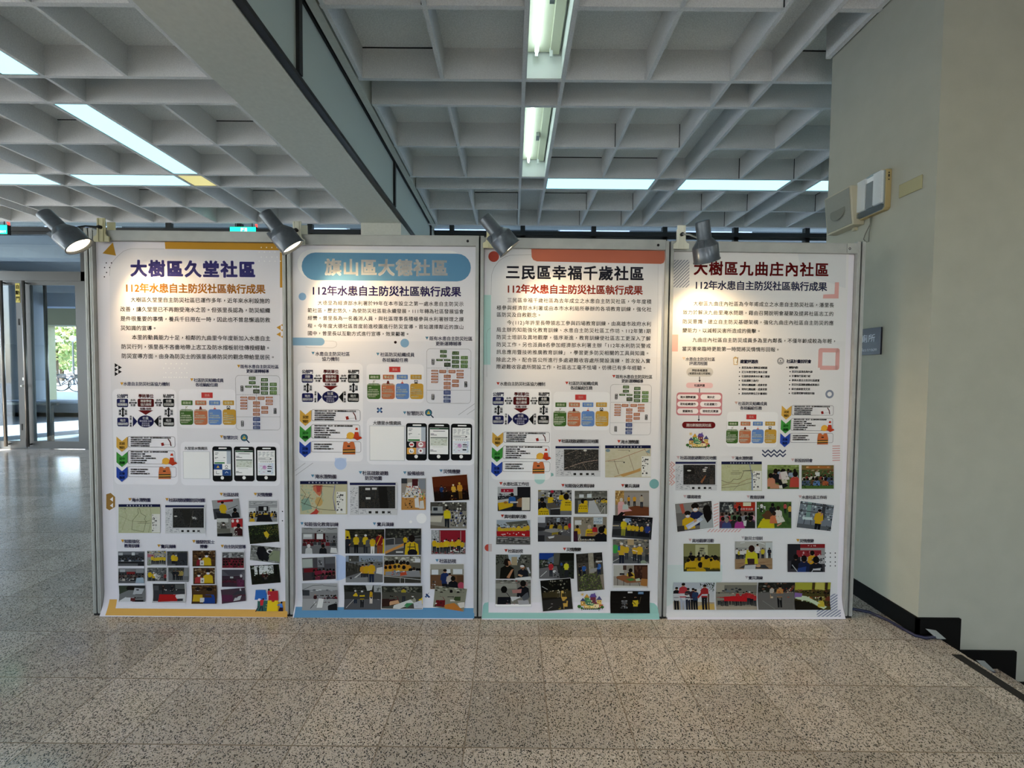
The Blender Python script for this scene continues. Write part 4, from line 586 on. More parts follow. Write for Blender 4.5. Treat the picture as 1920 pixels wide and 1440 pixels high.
 'p2':[('q','0f1012',-1.7,0.4,103,-183.1,13.3),('q','e8e8ea',31.2,-6,75.2,-12.4,3.3),('e','f4f4f6',49.4,-163.8,8.8,8.8),('q','e4e6ea',5.8,-19.7,95.8,-151.8,0),('q','f0f0f2',6.8,-23.4,94.7,-150,0),('q','8e9298',11,-27.3,24.5,-29.5,0),('q','8e9298',31.9,-27.1,46.7,-29.3,0),('q','8e9298',52.9,-27,68.3,-29.2,0),('q','8e9298',73.8,-26.8,90.9,-29,0),('q','8e9298',10.9,-32.8,25.7,-35,0),('q','8e9298',31.8,-32.6,48.7,-34.8,0),('q','8e9298',52.8,-32.5,59.4,-34.7,0),('q','8e9298',73.7,-32.3,85.3,-34.5,0),('q','8e9298',10.8,-38.3,27.9,-40.5,0),('q','8e9298',31.7,-38.1,45.5,-40.3,0),('q','8e9298',52.7,-37.9,69.3,-40.1,0),('q','8e9298',73.6,-37.8,81.2,-40,0),('q','8e9298',10.7,-43.8,22.4,-46,0),('q','8e9298',31.6,-43.6,40.7,-45.8,0),('q','8e9298',52.6,-43.5,65.1,-45.7,0),('q','8e9298',73.5,-43.3,86.4,-45.5,0),('q','8e9298',10.6,-49.3,17,-51.5,0),('q','8e9298',31.5,-49.1,40.3,-51.3,0),('q','8e9298',52.5,-49,62,-51.2,0),('q','8e9298',73.4,-48.8,90.2,-51,0),('q','6a6e76',9.4,-58.3,72.8,-60.1,0),('q','6a6e76',9.3,-62.9,47.4,-64.8,0),('q','6a6e76',9.2,-67.4,74,-69.3,0),('q','33363c',70,-61.7,78.4,-67.2,0),('q','8a8e96',9.1,-74.7,92.8,-76.5,0),('q','444',21.6,-79.5,26.8,-82.2,0),('q','444',32,-79.4,37.3,-82.2,0),('q','444',42.5,-79.3,47.7,-82.1,0),('q','444',53,-79.2,58.2,-82,0),('q','444',63.4,-79.1,68.7,-81.9,0),('q','444',73.9,-79.1,79.1,-81.8,0),('q','d4dae2',8.3,-85.7,92.1,-146.3,0),('q','d8c4d4',20.2,-120.6,27.5,-124.3,0),('q','b8c8dc',19.4,-139.5,26.7,-143.2,0),('q','d8c4d4',25.6,-99.2,33,-102.8,0),('q','d8c4d4',72.8,-102.7,80.1,-106.4,0),('q','d8c4d4',48.7,-123.6,56,-127.3,0),('q','d8c4d4',22.9,-139.3,30.3,-143,0),('q','a4b8a8',78.9,-134.9,86.3,-138.5,0),('q','d8c4d4',12.1,-109.9,19.4,-113.6,0),('q','b8c8dc',29.4,-105.3,36.7,-109,0),('q','b8c8dc',52.7,-125.2,60,-128.8,0),('q','c8a8c0',32.2,-131.2,39.5,-134.9,0),('q','c8a8c0',60.3,-97.3,67.7,-100.9,0),('q','b8c8dc',61,-90.4,68.4,-94.1,0),('q','c8a8c0',78.2,-106.3,85.5,-110,0),('q','a4b8a8',11.4,-129.8,18.8,-133.4,0),('q','c8a8c0',36.9,-132.4,44.2,-136.1,0),('q','d8c4d4',14.1,-97.4,21.4,-101.1,0),('q','c8a8c0',19.2,-100.8,26.5,-104.5,0),('q','a4b8a8',35.1,-106.5,42.4,-110.2,0),('q','a4b8a8',66,-93.1,73.4,-96.8,0),('q','b8c8dc',72.1,-89.3,79.4,-92.9,0),('q','a4b8a8',25.3,-115,32.6,-118.7,0),('e','c49ac0',42,-109.6,11,11),('e','a878b0',39.9,-106,4.4,4.4),('q','2f343c',56.7,-102.1,77.7,-107.6,0),('q','2f343c',56.5,-113.1,81.7,-116.7,0),('q','2f343c',56.3,-126,75.1,-133.3,0),('l','7a9cc8',1.66,82.2,-87.3,79,-146.1)],
 'p3':[('q','0f1012',-1.7,0.4,103,-183.1,13.3),('q','e8e8ea',31.2,-6,75.2,-12.4,3.3),('e','f4f4f6',49.4,-163.8,8.8,8.8),('q','e4e6ea',5.8,-19.7,95.8,-151.8,0),('q','aab4c0',74.4,-19.4,96.4,-87.3,0),('q','4a5a66',7,-16,97,-19.7,0),('q','50565c',12.1,-27.3,30.9,-30,0),('q','50565c',11.9,-34.6,25.5,-37.4,0),('q','50565c',11.7,-49.3,28.4,-52,0),('q','50565c',11.6,-54.8,19.9,-57.6,0),('q','50565c',59.7,-52.6,68.1,-54.4,0),('q','8a9096',11.3,-67.5,63.7,-68.4,0),('q','3c7a46',9,-78.5,67.6,-87.6,0),('q','17191c',4.4,-89.5,50.4,-120.8,0),('e','f0ece8',26.4,-105.2,12.7,12.7),('q','a8646a',50.4,-89.2,96.5,-120.4,0),('e','f0ece8',72.4,-104.8,12.7,12.7),('q','d09a4a',3.8,-120.8,49.9,-152,0),('e','f0ece8',25.8,-136.4,12.7,12.7),('q','a8a8b4',49.9,-120.4,96,-151.6,0),('e','f0ece8',71.9,-136,12.7,12.7),('q','b4383a',18,-100.6,34.7,-109.7,0),('p','8a1e28',63,-104.9,73.6,-98.4,84,-104.7),('l','28384a',3.31,20.6,-131.8,20.5,-141,33,-140.9),('e','8a3a40',71.9,-135.1,5,5)],
 'houses':[('l','c9a44a',1.93,29.6,-9.7,34.5,-9.7),('l','c9a44a',1.93,27.9,-13.7,31.3,-17.2),('l','c9a44a',1.93,24,-15.3,23.9,-20.3),('l','c9a44a',1.93,20.1,-13.7,16.5,-17.3),('l','c9a44a',1.93,18.6,-9.8,13.6,-9.9),('l','c9a44a',1.93,20.3,-5.9,16.8,-2.4),('l','c9a44a',1.93,24.2,-4.2,24.3,0.8),('l','c9a44a',1.93,28,-5.8,31.6,-2.3),('e','d8b45a',24.1,-9.8,5,5),('p','4b7a4e',35.9,-27.4,59,-27.2,58.4,-60.6,35.3,-60.8),('p','b88a34',32.5,-28.6,47.8,-6.3,62.3,-28.3),('p','6a2f3a',65.6,-23.9,94.3,-23.6,93.6,-60.3,65,-60.5),('p','5b4a86',61.2,-25,70.3,-7.2,90.2,-7,99.8,-24.7),('p','5b4a86',84.7,-1.5,90.3,-1.5,90,-15.9,84.5,-15.9),('p','b8904a',15.7,-46.5,39.9,-46.3,39.5,-70.7,15.2,-70.9),('p','3e4266',12.4,-47.6,27,-28.6,43.2,-47.4),('p','d0b060',99.5,-39.1,123.7,-38.9,123.3,-65.6,99.1,-65.8),('p','4a4a72',96.2,-40.3,112,-17.9,127,-40),('p','3f6a54',46.5,-46.2,73,-46,72.5,-70.5,46.1,-70.7),('p','68a06a',43.2,-47.4,60,-32.8,76.2,-47.1),('p','5f8a68',65.2,-49.4,87.2,-49.2,86.8,-71.4,64.8,-71.6),('p','c9a05a',31.9,-65.2,53.9,-65,53.6,-82.8,31.5,-83),('p','e0d0a0',81.5,-61.5,109.1,-61.3,108.7,-82.4,81.1,-82.6),('p','6a3038',78.2,-62.6,95.5,-50.3,112.3,-62.3),('p','a8503a',111.2,-63.5,131.1,-63.3,130.7,-82.2,110.9,-82.4),('p','d8c070',51.6,-68.4,81.4,-68.2,81.1,-83.7,51.4,-84),('p','2f3a3a',41.2,-34.1,45.6,-34,45.5,-39.6,41.1,-39.6),('p','efe2b0',50.1,-34,54.5,-33.9,54.4,-39.5,50,-39.5),('p','2f3a3a',41.1,-44,45.5,-44,45.4,-49.6,41,-49.6),('p','efe2b0',71,-31.6,75.4,-31.5,75.3,-37.1,70.9,-37.1),('p','efe2b0',82,-31.5,86.4,-31.5,86.3,-37,81.9,-37),('p','efe2b0',70.8,-42.7,75.2,-42.7,75.1,-48.2,70.7,-48.2),('p','2f3a3a',81.8,-42.6,86.2,-42.6,86.1,-48.1,81.7,-48.2),('p','efe2b0',22.2,-54.2,26.6,-54.2,26.5,-59.7,22.1,-59.7),('p','2f3a3a',31,-54.1,35.4,-54.1,35.3,-59.6,30.9,-59.7),('p','2f3a3a',104.9,-45.7,109.3,-45.7,109.2,-51.3,104.8,-51.3),('p','2f3a3a',114.8,-45.7,119.2,-45.6,119.1,-51.2,114.7,-51.2),('p','efe2b0',53,-53.9,57.4,-53.9,57.3,-59.5,52.9,-59.5),('p','efe2b0',62.9,-53.9,67.3,-53.8,67.2,-59.4,62.8,-59.4),('p','efe2b0',71.7,-57.1,76.1,-57.1,76,-62.6,71.6,-62.7),('p','efe2b0',37.3,-71.8,41.7,-71.8,41.6,-77.4,37.2,-77.4),('p','efe2b0',45,-71.8,49.4,-71.8,49.3,-77.3,44.9,-77.3),('p','2f3a3a',88,-69.2,92.4,-69.2,92.3,-74.7,87.9,-74.8),('p','efe2b0',99,-69.1,103.4,-69.1,103.3,-74.6,98.9,-74.7),('p','efe2b0',115.5,-70.1,119.9,-70.1,119.8,-75.6,115.4,-75.7),('p','2f3a3a',58.2,-72.8,62.6,-72.8,62.5,-78.3,58.1,-78.3),('p','efe2b0',70.3,-72.7,74.7,-72.7,74.6,-78.2,70.2,-78.3),('e','35602c',7.5,-73.2,9.4,8),('p','3a2a1c',6.3,-77.7,8.5,-77.6,8.4,-85.4,6.2,-85.4),('e','35602c',126.4,-76.7,8.8,7.5),('p','3a2a1c',125.2,-81.1,127.5,-81.1,127.3,-88.9,125.1,-88.9),('e','35602c',20.5,-82,6.6,5.6),('p','3a2a1c',19.4,-86.4,21.6,-86.4,21.4,-94.2,19.2,-94.2),('e','35602c',108.7,-83.5,6.1,5.2),('p','3a2a1c',107.5,-88,109.7,-87.9,109.6,-95.7,107.4,-95.7),('e','2f4a2a',30.4,-86.4,4.4,3.3),('p','31323a',31.6,-78.6,33.8,-78.5,33.6,-88.6,31.4,-88.6),('e','2f4a2a',40.3,-86.3,4.4,3.3),('p','31323a',42.1,-78.5,44.3,-78.5,44.1,-88.5,41.9,-88.5),('e','2f4a2a',50.2,-86.2,4.4,3.3),('p','31323a',52.6,-78.4,54.8,-78.4,54.6,-88.4,52.4,-88.4),('e','2f4a2a',60.1,-86.1,4.4,3.3),('p','31323a',63,-78.3,65.2,-78.3,65.1,-88.3,62.9,-88.3),('e','2f4a2a',70.1,-86,4.4,3.3),('p','31323a',73.5,-78.2,75.7,-78.2,75.5,-88.2,73.3,-88.2),('e','2f4a2a',80,-86,4.4,3.3),('p','31323a',84,-78.1,86.2,-78.1,86,-88.1,83.8,-88.1),('e','2f4a2a',89.9,-85.9,4.4,3.3),('p','31323a',94.4,-78.1,96.6,-78,96.5,-88,94.3,-88.1),('e','2f4a2a',99.8,-85.8,4.4,3.3),('p','31323a',104.9,-78,107.1,-78,106.9,-88,104.7,-88),('e','2f4a2a',109.7,-85.7,4.4,3.3),('p','31323a',115.4,-77.9,117.6,-77.9,117.4,-87.9,115.2,-87.9)],
}
ART = [
 [
  ('background_design',None,[('p','d3d2d8',201.6,1920.6,968.9,1921,962.2,1242.4,82.6,1234.7,89.4,1802.3,102.2,1840.2,130.2,1881,164.4,1907.8),('p','d3d2d8',82.9,1249.8,965.1,1257.5,969.5,566.5,83.4,560.1),('p','d3d2d8',91.4,716,966.6,722.6,974,43.9,93.7,39.5),('l','8d8a90',1.38,88.8,1780.6,94.3,1829.3,110.7,1856.5,132.9,1881,164.4,1907.8,201.6,1920,375.1,1920.8),('p','b98a33',110.2,1950.9,55.8,1894.8,124.9,1883.7),('e','1a1a1e',74.1,1846.4,3.3,3.3),('e','1a1a1e',100.7,1846.7,3.3,3.3),('e','1a1a1e',64.9,1822.6,3.3,3.3),('e','1a1a1e',90.9,1822.8,3.3,3.3),('e','1a1a1e',74.6,1797.2,3.3,3.3),('e','1a1a1e',62.7,1774.9,3.3,3.3),('p','b98a33',376.9,1956.3,992.1,1955.2,991.7,1919.6,378.9,1920.8),('p','b98a33',968.9,1922,990.7,1919.6,988.9,1728.8,967,1728.6),('e','e8dcc4',872.8,1933.5,3.3,3.3),('e','e8dcc4',900,1933.7,3.3,3.3),('e','e8dcc4',927.2,1934,3.3,3.3),('e','e8dcc4',954.4,1934.3,3.3,3.3),('e','e6e4e8',861.6,1910.1,3.3,3.3),('e','e6e4e8',888.8,1910.4,3.3,3.3),('e','e6e4e8',916,1910.7,3.3,3.3),('e','e6e4e8',943.2,1911,3.3,3.3),('e','e6e4e8',872.2,1884.3,3.3,3.3),('e','e6e4e8',899.4,1884.6,3.3,3.3),('e','e6e4e8',926.6,1884.9,3.3,3.3),('e','e6e4e8',953.9,1885.1,3.3,3.3),('e','e6e4e8',861.1,1863.1,3.3,3.3),('e','e6e4e8',888.3,1863.4,3.3,3.3),('e','e6e4e8',915.5,1863.6,3.3,3.3),('e','e6e4e8',942.8,1863.9,3.3,3.3),('e','ecdcb8',982.2,1884.9,3.3,3.3),('e','ecdcb8',971.1,1864.2,3.3,3.3),('e','ecdcb8',972.6,1911.3,3.3,3.3),('p','b98a33',946.9,1522.4,969,1535.1,968.7,1508.9),('p','b98a33',969,1535.1,991,1547.4,990.7,1521.7),('p','b98a33',968.7,1508.9,990.7,1520,990.5,1495.4),('p','b98a33',946.6,1486.8,968.6,1499.6,968.4,1474.4),('p','b98a33',968.4,1474.4,990.4,1486.7,990.2,1462.6),('p','1b1b1f',105.6,1329.6,123.9,1318.6,105.1,1307.1),('p','1b1b1f',105.1,1307.1,123.4,1296,104.5,1284.6),('p','1b1b1f',104.5,1284.6,122.9,1273.5,104,1262),('p','1b1b1f',123.9,1318.6,142.3,1307.5,123.4,1296),('p','1b1b1f',123.4,1296,141.8,1284.9,122.9,1273.5),('e','e9e8ee',370.4,1329.3,3.3,3.3),('e','e9e8ee',397.8,1329.5,3.3,3.3),('e','e9e8ee',425.2,1329.8,3.3,3.3),('e','e9e8ee',452.6,1330,3.3,3.3),('e','e9e8ee',479.9,1330.3,3.3,3.3),('e','e9e8ee',359,1305.5,3.3,3.3),('e','e9e8ee',386.4,1305.8,3.3,3.3),('e','e9e8ee',413.8,1306,3.3,3.3),('e','e9e8ee',441.2,1306.3,3.3,3.3),('e','e9e8ee',468.6,1306.5,3.3,3.3),('e','e9e8ee',369.5,1282,3.3,3.3),('e','e9e8ee',396.9,1282.2,3.3,3.3),('e','e9e8ee',424.3,1282.5,3.3,3.3),('e','e9e8ee',451.7,1282.7,3.3,3.3),('e','e9e8ee',479.1,1283,3.3,3.3),('e','e9e8ee',358.1,1258.2,3.3,3.3),('e','e9e8ee',385.5,1258.5,3.3,3.3),('e','e9e8ee',412.9,1258.7,3.3,3.3),('e','e9e8ee',440.3,1259,3.3,3.3),('e','e9e8ee',467.7,1259.2,3.3,3.3),('e','e9e8ee',369,1257.8,3.3,3.3),('e','e9e8ee',396.5,1258,3.3,3.3),('e','e9e8ee',423.9,1258.3,3.3,3.3),('e','e9e8ee',451.3,1258.5,3.3,3.3),('e','e9e8ee',478.7,1258.7,3.3,3.3),('q','dfdee4',89.5,1196.2,422.6,693.2,27.6),('q','dcdbe1',435.2,1197.9,730.6,993.1,22.1),('q','dfdee4',439.4,921.2,959.1,691,24.8),('p','94713a',45.5,640.1,68.9,647.5,91.6,626.4,90.4,573.1,60.1,554.9,43.7,565.4),('p','e2dfe0',64.2,613.3,80.5,627.4,79.9,601.1),('p','e2dfe0',63.4,579.6,79.8,594.3,79.2,569.1),('e','1a1a1e',968.8,555.2,3.3,3.3),('e','1a1a1e',984.2,530.5,3.3,3.3),('e','1a1a1e',968.4,505.6,3.3,3.3),('e','1a1a1e',982.1,484.8,3.3,3.3)]),
  ('bottom_band',None,[('p','cd9f52',54.3,80,93.2,80.2,94.6,38.1,935.3,36.1,930.4,69.4,992.1,77.4,1004.2,3.4,51.2,7)]),
  ('title_lettering',None,[('t','5654a0',87,3.87,196.6,842.1,1820.1,'大樹區久堂社區')]),
  ('subtitle_lettering',None,[('t','c58436',51,1.66,165.6,890.6,1719.9,'112年水患自主防災社區執行成果')]),
  ('paragraph',None,[('t','241f22',27.3,0.39,195.8,914.5,1659.3,'大樹區久堂里自主防災社區已運作多年，近年來水利設施的'),('t','241f22',27.3,0.39,140.3,915.1,1610.1,'改善，讓久堂里已不再飽受淹水之苦。但張里長認為，防災組織'),('t','241f22',27.3,0.39,140.8,914.5,1561,'是件很重要的事情，養兵千日用在一時，因此也不曾怠懈過防救'),('t','241f22',27.3,0.39,140.9,329.1,1512.9,'災知識的宣導。'),('t','241f22',27.3,0.39,197.6,914.6,1465.1,'本里的動員能力十足，相鄰的九曲里今年度新加入水患自主'),('t','241f22',27.3,0.39,141.4,915.7,1416.1,'防災行列，張里長不吝嗇地帶上志工及防水擋板前往傳授經驗。'),('t','241f22',27.3,0.39,141.9,939.9,1367.9,'防災宣導方面，由身為防災士的張里長將防災的觀念帶給里居民。')]),
  ('caption',None,[('p','b98a33',131.8,1229.8,149.3,1230,140.2,1214.5),('t','25244f',21.5,0.46,149.1,387.6,1222.7,'水患自主防災社區協力機制')]),
  ('caption',None,[('p','b98a33',495.6,1253.9,513.2,1254.1,504.1,1238.6),('t','25244f',20.9,0.46,514.7,668.3,1244.9,'社區防災組織成員'),('t','25244f',20.9,0.46,523.6,638.9,1221.1,'各班編組任務')]),
  ('caption',None,[('p','b98a33',740.3,1326.5,757.8,1326.7,748.8,1311.2),('t','25244f',20.9,0.46,758.2,955.9,1318.2,'既有水患自主防災社區'),('t','25244f',20.9,0.46,788.1,905.1,1294.5,'更新運轉輔導')]),
  ('caption',None,[('p','b98a33',645.4,956.4,663.1,956.5,654,940.8),('t','25244f',20.9,0.46,664,739.6,945.1,'智慧防災'),('u','mag',772.7,945.7,1.004,1.005)]),
  ('cooperation_diagram',None,[('u','coop',112.8,1167.4,0.998,0.997)]),
  ('team_diagram',None,[('u','team',440.6,1179.6,0.999,0.997)]),
  ('renewal_flowchart',None,[('u','renew',733.5,1270.3,0.999,0.995)]),
  ('stage_diagram',None,[('u','arrows',107.2,945.9,1.001,1.004)]),
  ('caption',None,[('t','2c2c32',18,0.33,461.2,579.9,886.9,'久堂里水情資訊')]),
  ('blank_code_box',None,[('q','b9bac0',452,871.3,592.3,726.1,0),('q','e9e9ec',454.2,869.1,590.1,728.3,0)]),
  ('phone_picture',None,[('u','p0',607.6,898.2,0.983,1.013)]),
  ('phone_picture',None,[('u','p1',719.7,897.9,1.021,1.001)]),
  ('phone_picture',None,[('u','p2',835.7,898.9,1.016,1.001)]),
  ('caption',None,[('p','b98a33',161.7,621.3,179.4,621.4,170.2,605.7),('t','25244f',22,0.46,180.3,278.2,611.7,'淹水潛勢圖')]),
  ('caption',None,[('p','b98a33',355.9,622.7,373.6,622.9,364.4,607.1),('t','25244f',22,0.46,375,563.4,612.3,'社區疏散避難防災地圖')]),
  ('caption',None,[('p','b98a33',641,652.9,658.7,653,649.6,637.2),('t','25244f',22,0.46,660.8,739.5,643.2,'社區訪視')]),
  ('caption',None,[('p','b98a33',820,654.2,837.8,654.4,828.7,638.6),('t','25244f',22,0.46,838.2,915.9,644.5,'災情應變')]),
  ('caption',None,[('p','b98a33',118.5,400.3,136.3,400.4,127.1,384.5),('t','25244f',21.5,0.46,137.7,216.6,390.5,'知能強化'),('t','25244f',21.5,0.46,136.1,214.9,366.8,'教育訓練')]),
  ('caption',None,[('p','b98a33',309,375,326.7,375.2,317.5,359.3),('t','25244f',22,0.46,328.2,404.9,364.7,'實兵演練')]),
  ('caption',None,[('p','b98a33',493.3,400,511.1,400.2,501.9,384.3),('t','25244f',21.5,0.46,512.6,611,390.3,'頒發防災士'),('t','25244f',21.5,0.46,534.4,572.3,365.9,'證書')]),
  ('caption',None,[('p','b98a33',642.5,375.6,660.3,375.7,651.2,359.8),('t','25244f',22,0.46,660.7,773.7,365.9,'自主防災宣導')]),
  ('flood_map',None,[('s',0,(110.6,588.4,328.7,590,325.7,436.7,107.1,435.2),'R 0 0 100 100 bfc3a0;N 0 10 78 98 16 12 4 c6caa6 b7bc96 c2c2a2;L 55583a 1.2 46 16 50 14 54 32 66 42 62 52 66 60 60 96 32 88 34 56 48 32 46 16;L 6a6c48 .8 76 12 80 50 72 98;L 7a7c58 .7 2 40 30 58 60 62 78 55;L 7a7c58 .7 8 90 20 40 14 20;L 55583a 1 44 60 70 60;L 33351f 1 46 66 76 66;N 3 14 28 18 8 1 2 444 bfc3a0;R 80 34 100 98 e9e9e2;N 81 36 92 94 3 9 7 444 666 ddd;R 0 0 100 9.5 1c2145;T 高雄市大樹區九堂里 5 dfe3f0 18 82 5')]),
  ('evacuation_map',None,[('s',0,(355.2,587.9,565.8,589.4,563.4,435.6,352.3,434.1),'R 0 0 100 100 dcdde0;R 0 2 97 9 20244c;N 1 14 17 97 3 26 5 b4b6ba 9c9ea4 d8d9dc;R 19 12 96 80 333;N 20 13 95 79 26 20 2 1d1d1b 2a2925 33322c 151513 3b3830;G 2b2a26 40 20 60 14 70 60 50 70;E 26 40 4 2 cfcfc8;E 72 46 5 2.5 d8d8d0;N 66 40 80 52 5 4 9 777 333 aaa;L 6a665a .8 70 20 60 80;N 22 84 40 96 4 3 3 b0b2b6 d8d9dc;R 40 88 46 95 222;R 54 88 60 95 2c2a26;R 68 88 74 95 222;R 80 88 86 94 333;L 777 .6 18 83 100 83;L 777 .6 18 12 18 98;N 76 88 98 97 4 2 8 a0a2a6 dcdde0')]),
  ('photograph',None,[('s',0,(599.4,612.2,740.9,624.4,749,521.5,611.7,510.9),'R 0 0 100 100 a0a2a4;R 20 3 78 14 a3262c;R 0 45 26 100 3c3e42;L 222 2.5 56 52 94 36;G 8a8d90 46 66 96 50 98 80 50 82;P 38 125 118 c9a91c 2a2a2c 14110f;B 82 58 46 17171a 0d0b0b;G 26262a 8 62 60 78 70 100 14 100')]),
  ('photograph',None,[('s',0,(624.6,516.7,760.1,517.6,758.8,419.9,625.4,420.7),'R 0 0 100 100 8e8d88;R 0 0 44 22 c9cac6;N 0 20 50 50 6 3 2 77756c a5a39a 5d5b52;F 26 30 40 4e4c46 2a2420;R 0 56 52 80 6a6a60;G 1d1c1c 0 84 60 80 60 100 0 100;R 56 2 100 50 a82a2e;E 62 14 5 9 e8e0dc;E 80 14 5 9 e8e0dc;R 66 46 100 62 d8d6d0;B 84 40 52 3a1418 1a0c0c;N 58 70 80 98 4 4 3 c8c6c2 8a8884 4a2a2c')]),
  ('photograph',None,[('s',4,(791.8,614.7,946.1,615.8,944.9,498.6,790.4,497.5),'R 0 0 100 100 8d8f93;R 0 0 100 30 a6a8ab;L 555 1 0 22 100 22;N 6 6 92 20 6 3 2 6f7175 c4c6c8;R 34 26 68 50 1b1a1c;R 52 30 62 46 cfd2d6;R 0 34 24 54 d4d6d8;R 74 32 100 54 c9cbce;C 4 96 56 9 22 3 c9a02c d0b034 222;N 2 58 34 80 6 3 4 8a7040 c9a02c 3a3a40;G 18181c 32 66 72 66 84 100 26 100;B 12 78 26 c9a22c 14110f;N 74 60 100 84 6 4 5 b0903a 44464c 8a8c90')]),
  ('photograph',None,[('s',0,(789,478.3,946,490.7,952.3,394.7,797.3,380.6),'R 0 0 100 100 20261a;N 0 0 100 70 16 9 4 2c3a1c 3d4c22 161a10 4a5428 1c2414;N 60 10 100 60 8 6 5 5a5a28 6a6030 3c4420;N 0 70 100 100 12 4 6 12140c 2a2416 1e1a10;G d2b62c 52 34 60 36 68 56 62 76 54 66 50 48;E 54 36 3 5 1a1410;G 8a8470 56 66 62 74 58 82')]),
  ('photograph',None,[('s',0,(801.7,376.7,957.5,361.9,952.2,277.8,796.3,295.6),'R 0 0 100 100 7a7c78;N 0 0 100 40 8 4 3 4a4c48 9a9c98 33352f;N 0 60 100 100 8 3 6 8c8e8a 9fa19c;G 15161a 24 8 44 2 56 30 52 70 44 98 30 90 20 50;G 1a1c20 44 40 58 20 66 60 60 96 46 90;E 66 30 12 14 e8e9e8;E 66 32 7 9 2a2a2c;G 8a9478 74 22 98 20 100 90 66 84 62 60;L 2e3026 2 62 70 76 40;N 8 20 22 70 3 4 9 5a5c5a 9a9c9a')]),
  ('photograph',None,[('s',0,(795.9,265.5,948.3,273.8,956.8,175.4,804.7,161.9),'R 0 0 100 100 1a1c14;R 14 4 84 48 dfe4e4;N 2 0 50 24 10 5 2 24301c 3a4628 c8d0c8;N 60 0 100 50 8 7 3 1c2416 2a3420;N 10 34 90 54 14 4 5 4a5c34 6a7a4c 2c3820 c9d0c0;R 24 10 30 70 14140f;R 80 0 92 66 12120e;N 0 54 100 100 14 6 7 12130e 20221a 1a160f;P 42 86 46 3a1c1c 16181c 0e0c0c;P 54 84 44 2a1416 1a1c20 0e0c0c;G 4a4440 44 66 56 64 54 76 46 78')]),
  ('photograph',None,[('s',0,(103.2,336.3,240.4,337.2,238.8,259.6,101.5,258.7),'R 0 0 100 100 33353a;R 0 0 100 22 6b6e73;R 2 8 18 26 b4b8bd;R 52 6 64 26 c9ccd0;R 78 10 98 34 3f444a;C 4 96 40 9 20 5 2c3038 3a4250 5a6068;C 0 100 52 8 24 6 24282e 44505c b0b4b8;R 0 68 100 80 1c1d20;L 8a8c90 1.2 0 70 100 68;R 0 82 76 100 5c5e62;R 76 82 100 100 222327')]),
  ('photograph',None,[('s',0,(102.8,245.6,239.1,246.5,237.5,166.9,101,166.1),'R 0 0 100 100 3a3b3f;R 0 0 100 22 77797c;R 32 22 64 40 7e2426;R 6 6 26 24 a9adb2;R 68 4 98 30 8c9094;C 2 98 42 9 22 7 4a3a3a 6a6058 33363c;C 0 100 60 7 28 8 5c5a58 3a3c44 24262c b0aca4;R 0 84 100 100 55565a;G 9fb4c4 70 64 96 60 100 98 66 98;N 6 62 60 82 8 3 4 c8c8c4 7a7a7c 2a2a2e')]),
  ('photograph',None,[('s',0,(103,153.6,241.1,154.4,244.9,70.8,107.1,70.1),'R 0 0 100 100 77797a;G 3c4438 0 0 40 0 36 40 0 60;G 2c2e30 36 0 100 0 100 16 60 20;E 44 18 16 18 1d1815;G b8bcc0 60 14 96 20 84 60 50 64;G dcdfe2 0 96 40 58 60 66 50 100 4 100;G 5a2424 44 74 58 66 64 98 44 98;E 58 78 10 13 d8dadb;E 74 70 17 22 15110f;R 60 82 94 100 1a1a1c;R 66 24 76 46 20232a')]),
  ('photograph',None,[('s',0,(256.1,341.3,355,342,353.5,263.7,254.5,263.1),'R 0 0 100 100 9a9a96;N 0 0 100 34 10 4 3 3a3c38 6a6c66 c0c0bc d0b040;G b06a74 2 20 40 30 34 42 2 44;N 0 60 18 100 4 5 4 4a7a34 6a9a48 2f5224;K 22 98 92 7 62 5 d2b62a c9a82a 1e1e20 3a3c42;G aeb0b4 30 92 98 92 98 100 20 100')]),
  ('photograph',None,[('s',0,(361.6,339.7,468.4,340.4,467.1,263.3,360.2,262.6),'R 0 0 100 100 4a4c50;N 0 0 100 30 8 4 3 2f3a2a 5c6258 3d4a34;R 50 10 100 96 2f3238;P 30 112 100 d2b41e 1c1d22 1a1512;P 44 104 80 caa81c 23252a d8d8d8;L 22242a 4 50 70 92 60;N 62 60 96 92 5 4 6 1c1e22 3c4046;R 0 88 40 100 5c5e62')]),
  ('photograph',None,[('s',4,(252.6,254,360,254.7,358.6,177.4,251,176.7),'R 0 0 100 100 5a5c5c;N 0 0 100 40 8 5 6 7a7c7a 3a3c3c 9a9c9a;P 14 112 90 d2b41e 2a2c30 201a16;P 34 116 84 c8a81c 1f2024 dcdcdc;E 40 56 8 9 e8e4dc;G c9c8c4 42 40 70 60 60 90 40 80;N 46 40 80 96 6 6 5 2c2e32 6a6c6e 9a9a98;P 92 110 70 7a2a2c 22242a 14110f')]),
  ('photograph',None,[('s',0,(366.7,253,472.5,253.7,471.1,175.8,365.2,175.1),'R 0 0 100 100 6e7072;R 0 0 100 30 4a4c4a;N 0 0 100 40 9 4 8 3a3e38 5c605a 2c302a;P 28 94 80 1d1e22 17181c 14110f;P 54 92 78 8a7a40 2a2c30 201a16;P 66 92 78 9a8a48 26282c 14110f;P 44 96 82 24262a 1c1d20 1a1512;R 0 88 100 100 8c8e90;R 78 0 100 60 8a8c8e')]),
  ('photograph',None,[('s',4,(280.4,167.2,453.2,168.3,456.6,69.4,284.2,68.5),'R 0 0 100 100 3a3a3e;R 0 0 100 40 2c2d2e;R 70 4 100 30 5c5e5c;R 2 10 18 40 4c4e50;G c6c7ca 60 46 100 40 100 100 70 92;G a81c1c 20 54 78 50 76 96 16 100;P 32 60 54 2a2420 17181a 14110f;P 60 58 52 1d1e22 17181a 14110f;N 34 32 78 56 8 4 5 1a1a1c e0e0e0 3a3a3e 2c2c30;G d8d8da 68 64 96 56 98 80 74 84')]),
